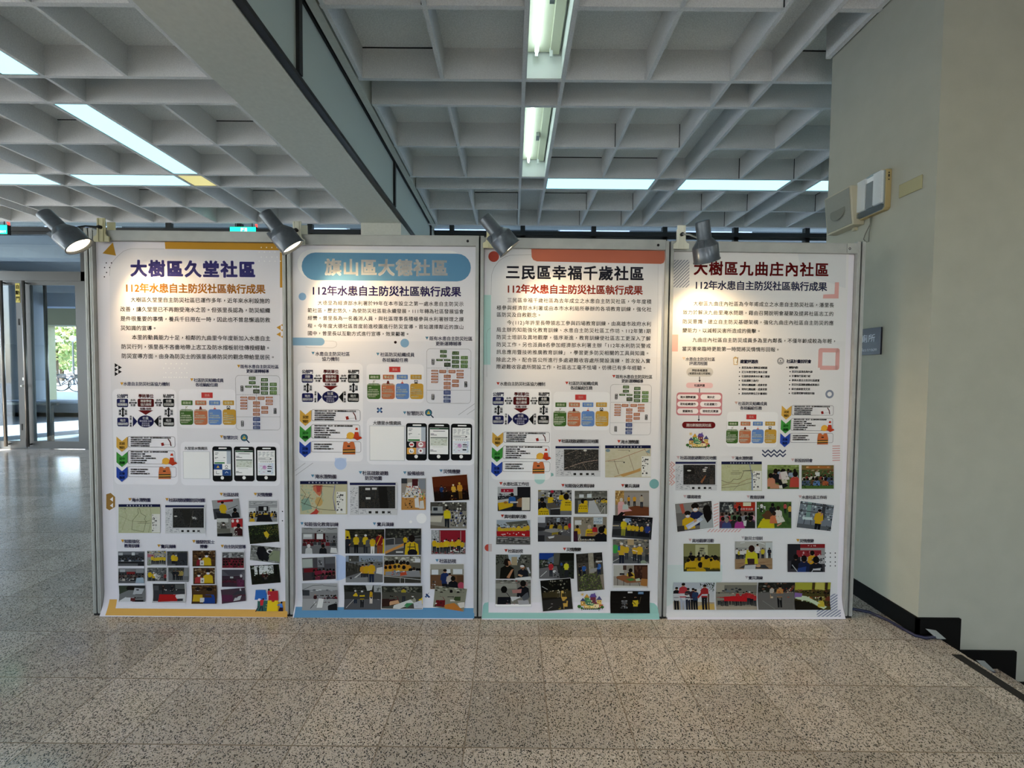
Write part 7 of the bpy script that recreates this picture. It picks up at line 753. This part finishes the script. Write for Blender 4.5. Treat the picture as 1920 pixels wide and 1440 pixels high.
  ('caption',None,[('p','bfa0a0',103.2,658.6,121.2,658.7,112.5,642.8),('t','2c2c44',20.9,0.39,123.1,199.4,649.2,'環境踏查')]),
  ('caption',None,[('p','bfa0a0',442.3,658,460.4,658,451.8,642.1),('t','2c2c44',20.9,0.39,461.9,538.6,647.9,'教育訓練')]),
  ('caption',None,[('p','bfa0a0',721.7,658.8,740,658.9,731.4,642.9),('t','2c2c44',20.9,0.39,740.9,876.3,648.3,'水患社區工作坊')]),
  ('caption',None,[('p','bfa0a0',136.8,424.4,155,424.4,146.3,408.5),('t','2c2c44',20.9,0.39,156.9,273.3,413.7,'異地觀摩活動')]),
  ('caption',None,[('p','a8a0a4',420,437.3,438.2,437.3,429.5,421.3),('t','2c2c44',20.9,0.39,439.6,535.4,427.1,'防災士培訓')]),
  ('caption',None,[('p','b98a33',717.9,422.7,736.2,422.7,727.6,406.7),('t','2c2c44',20.9,0.39,737.1,812.8,413,'災情應變')]),
  ('caption',None,[('p','a8a0a4',446.5,222.6,464.8,222.6,456.1,206.5),('t','2c2c44',20.9,0.39,465.7,542.9,211.6,'實兵演練')]),
  ('photograph',None,[('s',6,(56.2,614.4,258.1,631.9,274.4,481.5,73.8,456.8),'R 0 0 100 100 6c6a66;R 0 0 100 34 8a8884;G b05a4a 12 4 22 2 26 36 18 38;G 4a4846 50 0 100 0 100 30 60 20;N 40 4 100 30 6 4 3 8a8a84 3a3a38 a8a49c;F 54 20 62 1f2648 17120f;F 32 42 50 d0a81e 1c1512;B 86 30 66 a9b0b0 14110f;G 14110f 74 26 88 18 98 40 96 66 84 80 76 56;G b8c4d8 24 80 66 56 74 66 30 96;G d8dce0 28 88 60 66 66 72 34 94;G caa07a 46 64 54 60 56 70 48 74;R 0 80 20 100 3c3a3a')]),
  ('photograph',None,[('s',3,(296.3,624.7,492.1,625.2,496.3,479,300,478.7),'R 0 0 100 100 6a5a50;R 0 0 40 40 3a3c3e;G b8c4b8 26 14 34 10 40 40 30 46;N 0 0 40 40 6 4 3 26282a 4a4c4c 8a8c88;R 46 2 100 20 a8341f;R 44 18 98 34 b0281f;T 水患教育訓練 9 f0dcd0 50 94 27;R 66 2 88 16 d8d8b8;P 44 40 34 a83430 2a2a2c 1a1512;P 56 46 36 17181c 17181c 14110f;C 2 98 46 9 24 5 b8484c 8a8c90 d8a8b4 4a6a4a;C 0 98 62 6 34 6 a83838 8a8a6c 5a3a5a 2a2a2c;B 20 68 40 3f4a7a 8a8478;B 56 66 42 a83c8a 14110f;B 86 62 42 2a2c2a 120f0e;G d8dcd8 66 72 76 70 74 92 68 90')]),
  ('photograph',None,[('s',2,(496.6,625.2,685.7,625.7,690.3,480.4,500.8,480.2),'R 0 0 100 100 3f5c2c;N 0 0 100 100 10 8 3 456432 38522a 4c6a34;P 14 40 36 d8d8d8 222 17110f;N 2 4 28 38 5 4 4 d8dadc 2a2a2e 8a8c90;B 46 12 30 1c1c20 14110f;B 62 24 34 d8d4cc 2a2018;P 82 44 40 b04a4c 1c1c22 14110f;P 96 60 50 caa84c 2a2c30 14110f;B 32 46 56 c8b81e 5a3a24;G 5a3c28 14 50 30 38 48 48 46 66 24 66;G c8c01e 2 98 12 72 38 74 50 98;B 50 44 36 c8744c 2a1e18;G d8d8c8 54 56 72 48 82 74 60 82;G c08a6c 58 88 72 78 72 84 60 94;N 56 52 76 74 4 4 5 c8c8b0 e0e0d4 8a9a84')]),
  ('photograph',None,[('s',6,(731.1,633.3,920.7,608.2,905.8,462.4,713.1,483.3),'R 0 0 100 100 77808a;N 0 0 100 60 12 6 3 c8d4d8 5c666a 3c4448 a8b8bc;R 22 0 34 60 7a9a94;R 66 0 76 60 3a3c40;R 0 6 100 10 4a4e52;R 0 34 100 37 4a4e52;G c8dcdc 12 58 40 56 44 66 14 68;L 2a2c30 2 20 66 18 94;L 2a2c30 2 38 66 40 92;R 0 84 100 100 5c6268;P 60 124 104 cda622 17181c 17110f;L c08a6c 5 64 46 70 36;N 84 80 100 100 3 3 4 1c1c20 3a3c40')]),
  ('photograph',None,[('s',0,(110.8,397.1,307.8,397.2,311.7,247.4,114.3,247.5),'R 0 0 100 100 3c3a20;R 0 0 100 46 8a8a5c;R 32 4 66 46 b8b890;T 災情通報 7 4a4a38 44 56 17;T 應變中心 7 4a4a38 44 56 25;R 46 30 52 40 8a8a78;R 54 30 60 40 8a8a78;P 20 58 32 2a2a2c 17181c 14110f;P 42 52 26 1c1c20 17181c 120f0e;C 10 96 46 7 22 5 b8961c c8a41e a8881a;C 4 98 58 6 30 6 c09c1e c8a824 b08e1c;B 24 52 44 c8a41c 120f0e;B 46 76 44 b8961c 14110f;B 86 50 40 c4a01e 120f0e;B 62 48 34 b8961c 120f0e;T 高雄市自主防災 7 2a2814 6 34 88;T 水患自主防災 6 2a2814 76 98 90')]),
  ('photograph',None,[('s',0,(387.1,410.4,588.5,410.6,593,259.9,391.2,259.9),'R 0 0 100 100 8c8478;R 0 0 100 24 b4b4ac;L e8ecec 2 14 6 26 4;L e8ecec 2 60 2 80 10;R 0 22 40 62 9a9c98;R 82 4 100 60 c8d0d0;K 2 42 62 7 38 5 d8d8d4 c8b83a 2a2c34 e0e0dc;P 60 70 62 d8d8d8 17181c 14110f;P 74 66 44 c8b82a 1c1e26 14110f;P 92 66 44 2a2c34 1c1e22 14110f;G a08462 0 64 100 60 100 100 0 100;N 0 66 100 98 3 10 4 98795a a88c68 8a6c50;B 44 26 52 c9c42a 2a1410;G caa07a 34 60 40 58 46 84 38 84;G 3a2a28 32 62 52 62 52 82 34 82;G 3a3c40 10 96 30 82 80 84 92 98;G c8cacc 26 86 56 84 54 100 24 100;E 62 88 7 5 c09a74')]),
  ('photograph',None,[('s',0,(671.2,396.4,873.6,396.5,878.9,244.2,676,244.3),'R 0 0 100 100 3c3a3e;R 0 0 34 60 26262a;R 34 0 100 14 8a2428;N 50 4 96 9 8 1 2 d8b8b0 8a2428;R 34 14 100 60 9a9a98;R 24 22 90 46 8a2a30;N 26 26 88 42 12 2 3 c8a0a0 8a2a30 6a1c24;B 66 32 38 c8961e 14110f;R 80 40 100 70 b8b8b8;N 60 50 100 66 6 3 5 3a3c40 8a8c90 26282c;B 22 46 40 17181c 120f0e;B 44 52 50 1c2440 120f0e;B 76 56 54 1c1e24 120f0e;G 2a3f7a 28 86 50 80 48 100 26 100;L b8bcc0 2.4 12 74 26 98;L b8bcc0 2.4 68 90 90 86;L b8bcc0 2.4 70 88 64 100;R 68 88 88 94 c8cacc')]),
  ('photograph',None,[('s',0,(61.6,188.5,283.6,188.3,280.8,46.6,59.7,47.1),'R 0 0 100 100 c8ccce;R 0 0 100 24 b8c0c8;N 64 2 100 34 10 6 3 2a3424 4a5640 c8ccce 3a4632;R 0 70 100 100 a89c84;G c8a85a 60 82 100 78 100 100 56 100;P 8 102 86 17181c 15161a 14110f;P 24 104 104 b03a40 a9b0c0 17110f;P 36 100 80 2a2c34 1c2030 14110f;P 48 102 82 3a2430 14161c 14110f;P 54 104 80 2a3a5c 14161c 14110f;P 76 102 96 a02c2c 1c1c20 14110f;L a02c2c 8 60 58 72 36;L c09070 3 30 44 44 46;R 84 44 88 100 5c4c3a')]),
  ('photograph',None,[('s',0,(292.1,188.3,513.3,188.1,509.6,46.1,289.3,46.6),'R 0 0 100 100 8a8678;R 0 0 100 36 a8a494;R 20 10 100 40 77756a;N 12 20 80 40 8 2 3 3c4044 6a7478 26282c;R 0 38 100 44 6a685c;K 4 98 86 14 48 5 a82a2c b03030 982428 2a2a3a;G b81f24 20 54 76 52 76 72 20 70;N 24 57 72 66 14 2 3 e8d8d0 b81f24;T 大樹區九曲社區防災演練 5.4 f0e4dc 26 72 62;R 0 88 100 100 a89e8c;N 0 88 100 98 10 2 6 9c927e b4aa98')]),
  ('photograph',None,[('s',0,(519,188,716.9,187.8,712.4,45.7,515.3,46.1),'R 0 0 100 100 55544f;R 0 0 100 36 23241f;N 0 0 100 40 10 4 3 3a3a34 26261f 6a4a38 8a8a80 2a2a2c;G 6a6864 0 40 100 36 100 100 0 100;L 8a8a84 1.4 10 66 46 98;N 64 20 98 40 6 3 5 8a2c24 26262a b8a08c;P 38 68 54 b8b0a4 a88a6c 14110f;G c8b8a0 36 44 42 44 42 66 36 66;P 60 94 84 c08a4c 17171a 17110f;L c89a5c 5 44 44 72 46;N 54 32 70 52 4 4 7 d8b04c a85a34 5a3a2c 8a8478;E 84 50 5 8 a84830')]),
  ('photograph',None,[('s',0,(718.6,187.8,912.5,187.6,907.3,45.3,714.1,45.7),'R 0 0 100 100 4a4420;G a8a83c 0 0 100 0 100 26 0 30;G c4bc5c 60 0 80 0 84 30 56 24;R 48 0 56 34 4a3c1c;R 84 0 92 60 3a2a1a;N 0 26 100 44 12 3 3 7a4a2c 4a3420 8a6a3c 2a2418;C 22 98 42 8 22 5 a8641f 8a7a3a c8a03c 6a3424;G 8a6aa8 0 38 22 42 20 56 0 60;G c8d8b8 4 46 30 50 90 90 80 98 40 70 2 62;N 20 54 84 86 10 5 6 d8e0c0 8aa878 3a4a34 c8b44c;B 74 62 30 c8b43c 1a120f;G 1c1810 0 66 40 74 80 100 0 100;N 84 30 100 90 3 6 8 3a2416 5a2c1c 26180f')]),
 ],
]
# ================================================================ POSTERS
# ART (at the end of the file's data section) holds each poster's print in poster millimetres: x from the left post, z up from the floor.
def ink(c):
    if c[0] == '*': return [min(.74, v*INK*PHOTO) for v in hexc(c[1:])] + [1]
    return [min(.78, v*INK) for v in hexc(c)] + [1]
m_ink = bpy.data.materials.new('printed_ink'); m_ink.use_nodes = True
_n = m_ink.node_tree.nodes; _a = _n.new('ShaderNodeAttribute'); _a.attribute_name = 'ink'
m_ink.node_tree.links.new(_a.outputs['Color'], _n['Principled BSDF'].inputs['Base Color'])
_n['Principled BSDF'].inputs['Roughness'].default_value = .8; _n['Principled BSDF'].inputs['Specular IOR Level'].default_value = .06
m_paper = mat('poster_vinyl', 'dad7de', .8, spec=.06)
def curl(z): return -.002 - (.030*((.13-z)/.13)**2 if z < .13 else 0)
class Sink:
    def __init__(s): s.items = []; s.n = 0
    def poly(s, c, pts): s.items.append((s.n, c, list(pts), None)); s.n += 1
    def same(s, c, pts, fs=None): s.items.append((s.n, c, list(pts), fs))
def ellipse(cx, cz, rx, rz, n=18): return [(cx+rx*math.cos(2*PI*k/n), cz+rz*math.sin(2*PI*k/n)) for k in range(n)]
def rrect(x0, z1, x1, z0, r, n=5):
    r = max(0, min(r, (x1-x0)/2, (z1-z0)/2))
    if r < .3: return [(x0, z0), (x1, z0), (x1, z1), (x0, z1)]
    o = []
    for cx, cz, a in ((x1-r, z0+r, -90), (x1-r, z1-r, 0), (x0+r, z1-r, 90), (x0+r, z0+r, 180)):
        o += [(cx+r*math.cos(math.radians(a+90*k/n)), cz+r*math.sin(math.radians(a+90*k/n))) for k in range(n+1)]
    return o
def stroke(sk, c, w, pts):
    for (x0, z0), (x1, z1) in zip(pts, pts[1:]):
        l = math.hypot(x1-x0, z1-z0) or 1; nx, nz = -(z1-z0)/l*w/2, (x1-x0)/l*w/2
        sk.same(c, [(x0+nx, z0+nz), (x0-nx, z0-nz), (x1-nx, z1-nz), (x1+nx, z1+nz)])
    for x, z in pts[1:-1]: sk.same(c, ellipse(x, z, w/2, w/2, 8))
    sk.n += 1
SKIN = 'b98d6e'
def photo(sk0, border, quad, sc):
    class Dim:      # photographic prints are denser than the flat colours around them
        n = property(lambda s: sk0.n, lambda s, v: setattr(sk0, 'n', v))
        def poly(s, c, p): sk0.poly('*'+c, p)
        def same(s, c, p, f=None): sk0.same('*'+c, p, f)
    sk = Dim()
    q = [(quad[i], quad[i+1]) for i in range(0, 8, 2)]      # TL TR BR BL
    w = math.hypot(q[1][0]-q[0][0], q[1][1]-q[0][1]); h = math.hypot(q[3][0]-q[0][0], q[3][1]-q[0][1]); ar = h/w
    bw = border*.55
    def at(u, v):
        u, v = u/100, v/100
        u = max(0, min(1, u)); v = max(0, min(1, v))
        if bw: u = bw/w + u*(1-2*bw/w); v = bw/h + v*(1-2*bw/h)
        a = [q[0][i]+(q[1][i]-q[0][i])*u for i in (0, 1)]; b = [q[3][i]+(q[2][i]-q[3][i])*u for i in (0, 1)]
        return (a[0]+(b[0]-a[0])*v, a[1]+(b[1]-a[1])*v)
    if border:
        cx = sum(p[0] for p in q)/4; cz = sum(p[1] for p in q)/4
        sk0.poly('a2a2a6', [(x+(1.2 if x > cx else -1.2), z+(1.2 if z > cz else -1.2)) for x, z in q]); sk0.poly('e6e6e8', q)
    P = lambda c, pts: sk.poly(c, [at(*p) for p in pts])
    el = lambda c, x, y, rx, ry, n=14: P(c, ellipse(x, y, rx, ry, n)[::-1])
    def person(x, y, hh, sh, pa, ha):
        k = hh*ar; hr = .072*hh; top = y-hh
        P(pa, [(x-.11*k, y-.5*hh), (x+.11*k, y-.5*hh), (x+.10*k, y), (x+.015*k, y), (x, y-.4*hh), (x-.02*k, y), (x-.10*k, y)])
        P(sh, [(x-.05*k, top+.15*hh), (x+.05*k, top+.15*hh), (x+.14*k, top+.20*hh), (x+.17*k, top+.42*hh), (x+.12*k, top+.43*hh), (x+.12*k, top+.55*hh), (x-.12*k, top+.55*hh), (x-.12*k, top+.43*hh), (x-.17*k, top+.42*hh), (x-.14*k, top+.20*hh)])
        P(SKIN, [(x+.12*k, top+.42*hh), (x+.165*k, top+.41*hh), (x+.10*k, top+.52*hh), (x+.06*k, top+.50*hh)])
        el(SKIN, x, top+.09*hh, hr*ar*.85, hr); el(ha, x, top+.065*hh, hr*ar*.95, hr*.72)
    def bust(x, y, s, sh, ha, front=0):
        k = s*ar
        P(sh, [(x-.14*k, y+.20*s), (x+.14*k, y+.20*s), (x+.40*k, y+.36*s), (x+.46*k, y+1.05*s), (x-.46*k, y+1.05*s), (x-.40*k, y+.36*s)])
        if front:
            el(SKIN, x, y+.02*s, .20*k, .25*s); el(ha, x, y-.10*s, .22*k, .17*s); el('dfe2e6', x, y+.12*s, .14*k, .10*s)
        else:
            el(SKIN, x, y+.16*s, .11*k, .12*s); el(ha, x, y, .21*k, .24*s)
    for tok in sc.split(';'):
        t = tok.split()
        if not t: continue
        o = t[0]
        if o == 'R': x0, y0, x1, y1 = map(float, t[1:5]); P(t[5], [(x0, y0), (x1, y0), (x1, y1), (x0, y1)])
        elif o == 'E': x, y, rx, ry = map(float, t[1:5]); el(t[5], x, y, rx, ry)
        elif o == 'G': f = list(map(float, t[2:])); P(t[1], list(zip(f[::2], f[1::2])))
        elif o == 'L': f = list(map(float, t[3:])); stroke(sk, t[1], float(t[2])*h/100, [at(x, y) for x, y in zip(f[::2], f[1::2])])
        elif o == 'P': x, y, hh = map(float, t[1:4]); person(x, y, hh, *t[4:7])
        elif o in 'BF': x, y, s = map(float, t[1:4]); bust(x, y, s, t[4], t[5], o == 'F')
        elif o == 'N':
            x0, y0, x1, y1 = map(float, t[1:5]); nx, ny, sd = map(int, t[5:8]); rd = random.Random(sd*77+nx); cs = t[8:]
            for i in range(nx):
                for j in range(ny):
                    dx, dy = (x1-x0)/nx, (y1-y0)/ny; cx = x0+dx*(i+.25+.5*(j % 2)+rd.uniform(-.22, .22)); cy = y0+dy*(j+rd.uniform(.25, .75)); a, b = dx*rd.uniform(.2, .7), dy*rd.uniform(.2, .7)
                    if rd.random() < .22: continue
                    cx = min(max(cx, x0+.3*dx), x1-.3*dx)
                    sk.same(rd.choice(cs), [at(cx+a*math.cos(g)*rd.uniform(.7, 1.1), cy+b*math.sin(g)*rd.uniform(.7, 1.1)) for g in (rd.uniform(0, 1), 1.5, 2.6, rd.uniform(3, 4), 4.6, 5.6)]); sk.n += 0
            sk.n += 1
        elif o == 'C':
            x0, x1, y = map(float, t[1:4]); n = int(t[4]); s = float(t[5]); rd = random.Random(int(t[6])); cs = t[7:]
            for i in range(n): bust(x0+(x1-x0)*(i+.5)/n+rd.uniform(-2, 2), y+rd.uniform(-3, 3), s*rd.uniform(.85, 1.15), rd.choice(cs), rd.choice(('16120f', '1d1713', '120f0e', '2a201a')))
        elif o == 'K':
            x0, x1, y = map(float, t[1:4]); n = int(t[4]); hh = float(t[5]); rd = random.Random(int(t[6])); cs = t[7:]
            for i in range(n): person(x0+(x1-x0)*(i+.5)/n+rd.uniform(-1, 1), y+rd.uniform(-3, 3), hh*rd.uniform(.88, 1.08), rd.choice(cs[:-2] or cs), rd.choice(('1c1d22', '23252c', '2c2e34')), rd.choice(('16120f', '1d1713', 'd0d0cc')))
        elif o == 'T':
            sz, c, x0, x1, y = t[2], t[3], *map(float, t[4:7]); a, b = at(x0, y), at(x1, y)
            tmp = []; glyph_run(tmp, t[1], a[0], b[0], (a[1]+b[1])/2, float(sz)*h/100, c, .25)
            for vs_, fs, cc in tmp: sk.same(cc, vs_, fs)
            sk.n += 1
def place(op, ox, oz, kx, kz):
    k = op[0]; X = lambda v: ox + kx*v; Z = lambda v: oz + kz*v; m = (kx+kz)/2
    alt = lambda f: tuple(X(v) if i % 2 == 0 else Z(v) for i, v in enumerate(f))
    if k == 'p': return op[:2] + alt(op[2:])
    if k == 'q': return op[:2] + alt(op[2:6]) + (op[6]*m,)
    if k == 'o': return op[:2] + alt(op[2:6]) + (op[6]*m, op[7]*m, op[8])
    if k == 'e': return op[:2] + (X(op[2]), Z(op[3]), op[4]*kx, op[5]*kz)
    if k == 'i': return op[:2] + (X(op[2]), Z(op[3]), op[4]*m, op[5]*m)
    if k == 'l': return op[:2] + (op[2]*m,) + alt(op[3:])
    if k == 't': return (k, op[1], op[2]*m, op[3]*m, X(op[4]), X(op[5]), Z(op[6]), op[7])
def run_ops(sk, ops):
    for op in ops:
        k = op[0]
        if k == 'u': run_ops(sk, [place(o, *op[2:6]) for o in CHART[op[1]]]); continue
        if k == 'p': f = op[2:]; sk.poly(op[1], list(zip(f[::2], f[1::2])))
        elif k == 'q': sk.poly(op[1], rrect(*op[2:7]))
        elif k == 'e': sk.poly(op[1], ellipse(*op[2:6], n=22))
        elif k == 'i':
            a = ellipse(op[2], op[3], op[4], op[4], 28); b = ellipse(op[2], op[3], op[4]-op[5], op[4]-op[5], 28)
            for i in range(28): sk.same(op[1], [a[i], a[(i+1) % 28], b[(i+1) % 28], b[i]])
            sk.n += 1
        elif k == 'l': f = op[3:]; stroke(sk, op[1], op[2], list(zip(f[::2], f[1::2])))
        elif k == 'o':
            pts = rrect(*op[2:7], n=8); pts.append(pts[0])
            if op[8]:
                d = []
                for (x0, z0), (x1, z1) in zip(pts, pts[1:]):
                    m = max(1, int(math.hypot(x1-x0, z1-z0)/4.2))
                    for i in range(m):
                        a, b = i/m, (i+.6)/m; stroke(sk, op[1], op[7], [(x0+(x1-x0)*a, z0+(z1-z0)*a), (x0+(x1-x0)*b, z0+(z1-z0)*b)]); sk.n -= 1
                sk.n += 1
            else: stroke(sk, op[1], op[7], pts)
        elif k == 't':
            tmp = []; glyph_run(tmp, op[7], op[4], op[5], op[6], op[2], op[1], op[3])
            for vs_, fs, c in tmp: sk.same(c, vs_, fs)
            sk.n += 1
        elif k == 's': photo(sk, op[1], op[2], op[3])
STEP = 4e-6
def print_part(name, sk, base, parent):
    bm = bmesh.new(); L = bm.loops.layers.float_color.new('ink'); zmin = 1e9
    for n, c, pts, fs in sk.items:
        y = -base - n*STEP; col = ink(c)
        v = [bm.verts.new((x/1000, y, z/1000)) for x, z in pts]; zmin = min(zmin, min(z for _, z in pts))
        for f in (fs if fs is not None else [range(len(v))]):
            try: ff = bm.faces.new([v[i] for i in f])
            except ValueError: continue
            for lp in ff.loops: lp[L] = col
    bm.normal_update()
    for f in bm.faces:
        if f.normal.y > 0: f.normal_flip()
    if zmin < 130:
        for z in (8, 18, 28, 38, 50, 62, 75, 90, 108, 130):
            bmesh.ops.bisect_plane(bm, geom=bm.verts[:]+bm.edges[:]+bm.faces[:], plane_co=(0, 0, z/1000), plane_no=(0, 0, 1))
    for v in bm.verts: v.co.y += curl(v.co.z)
    me = bpy.data.meshes.new(name); bm.to_mesh(me); bm.free(); me.materials.append(m_ink)
    o = bpy.data.objects.new(name, me); COL.objects.link(o); o.parent = parent
    return o
chars = set('EXIT電梯.廁所Elevator & Restroom自動門')
for parts in ART + [[('', None, v) for v in CHART.values()]]:
    for _, _, ops in parts:
        for op in ops:
            if op[0] == 't': chars |= set(op[7])
            elif op[0] == 's': chars |= set(op[3])
load_glyphs(''.join(c for c in chars if c != ' ' and c != '\n'))
finish_sign()
sk_ = []
for k_, c_ in enumerate('自動門'): glyph_run(sk_, c_, -7764, -7704, 2545-90*k_, 66, 0, 2)
b = MB()
for vs_, fs_, _ in sk_:
    v_ = [b.bm.verts.new((x_/1000, YD-.0238, z_/1000)) for x_, z_ in vs_]
    for f_ in fs_: b.bm.faces.new([v_[q_] for q_ in f_])
o = b.build('label_lettering', m_dkgap, door_label, fix=False)
exit_sign(-7.39, 'green lit exit sign hanging at the far left edge, left of the first spotlight')
exit_sign(-3.85, 'green lit exit sign hanging just left of the second spotlight')
POSTER_LAB = ['yellow-edged poster with a rounded purple title, on the leftmost panel', 'poster with a blue pill-shaped title banner and blue bottom edge', 'poster with a coral bar at the top and mint green bottom edge', 'poster with a dark red title, pink shapes and striped corners, on the rightmost panel']
PAPER = [('dcdbe0'), ('dcdce0'), ('dcdcdd'), ('dddcdb')]
for i, parts in enumerate(ART):
    xa, ya, ang, W = PFRAME[i]
    po = thing('exhibition_poster', POSTER_LAB[i], 'poster', (xa, ya, 0), 'hanging posters'); po.rotation_euler = (0, 0, ang)
    zt = RAIL[i]-.0535; zs = [.002, .008, .018, .028, .038, .05, .062, .075, .09, .108, .13, .4, .8, 1.2, 1.6, zt]
    bm = bmesh.new()
    rows = [[bm.verts.new((x, curl(z)+dy, z)) for x in (.0225, W-.0225) for dy in (0, .0006)] for z in zs]
    for a, b in zip(rows, rows[1:]):
        for p, q in ((0, 2), (2, 3), (3, 1), (1, 0)): bm.faces.new([a[p], a[q], b[q], b[p]])
    bm.faces.new([rows[0][k] for k in (0, 1, 3, 2)]); bm.faces.new([rows[-1][k] for k in (0, 2, 3, 1)])
    bmesh.ops.recalc_face_normals(bm, faces=bm.faces)
    me = bpy.data.meshes.new('sheet'); bm.to_mesh(me); bm.free(); me.materials.append(m_paper)
    o = bpy.data.objects.new('sheet', me); COL.objects.link(o); o.parent = po
    base = .0003
    for name, lab, ops in parts:
        sk = Sink(); run_ops(sk, ops)
        if not sk.items: continue
        o = print_part(name, sk, base, po)
        if lab: o['label'] = lab
        base += (sk.n+2)*STEP
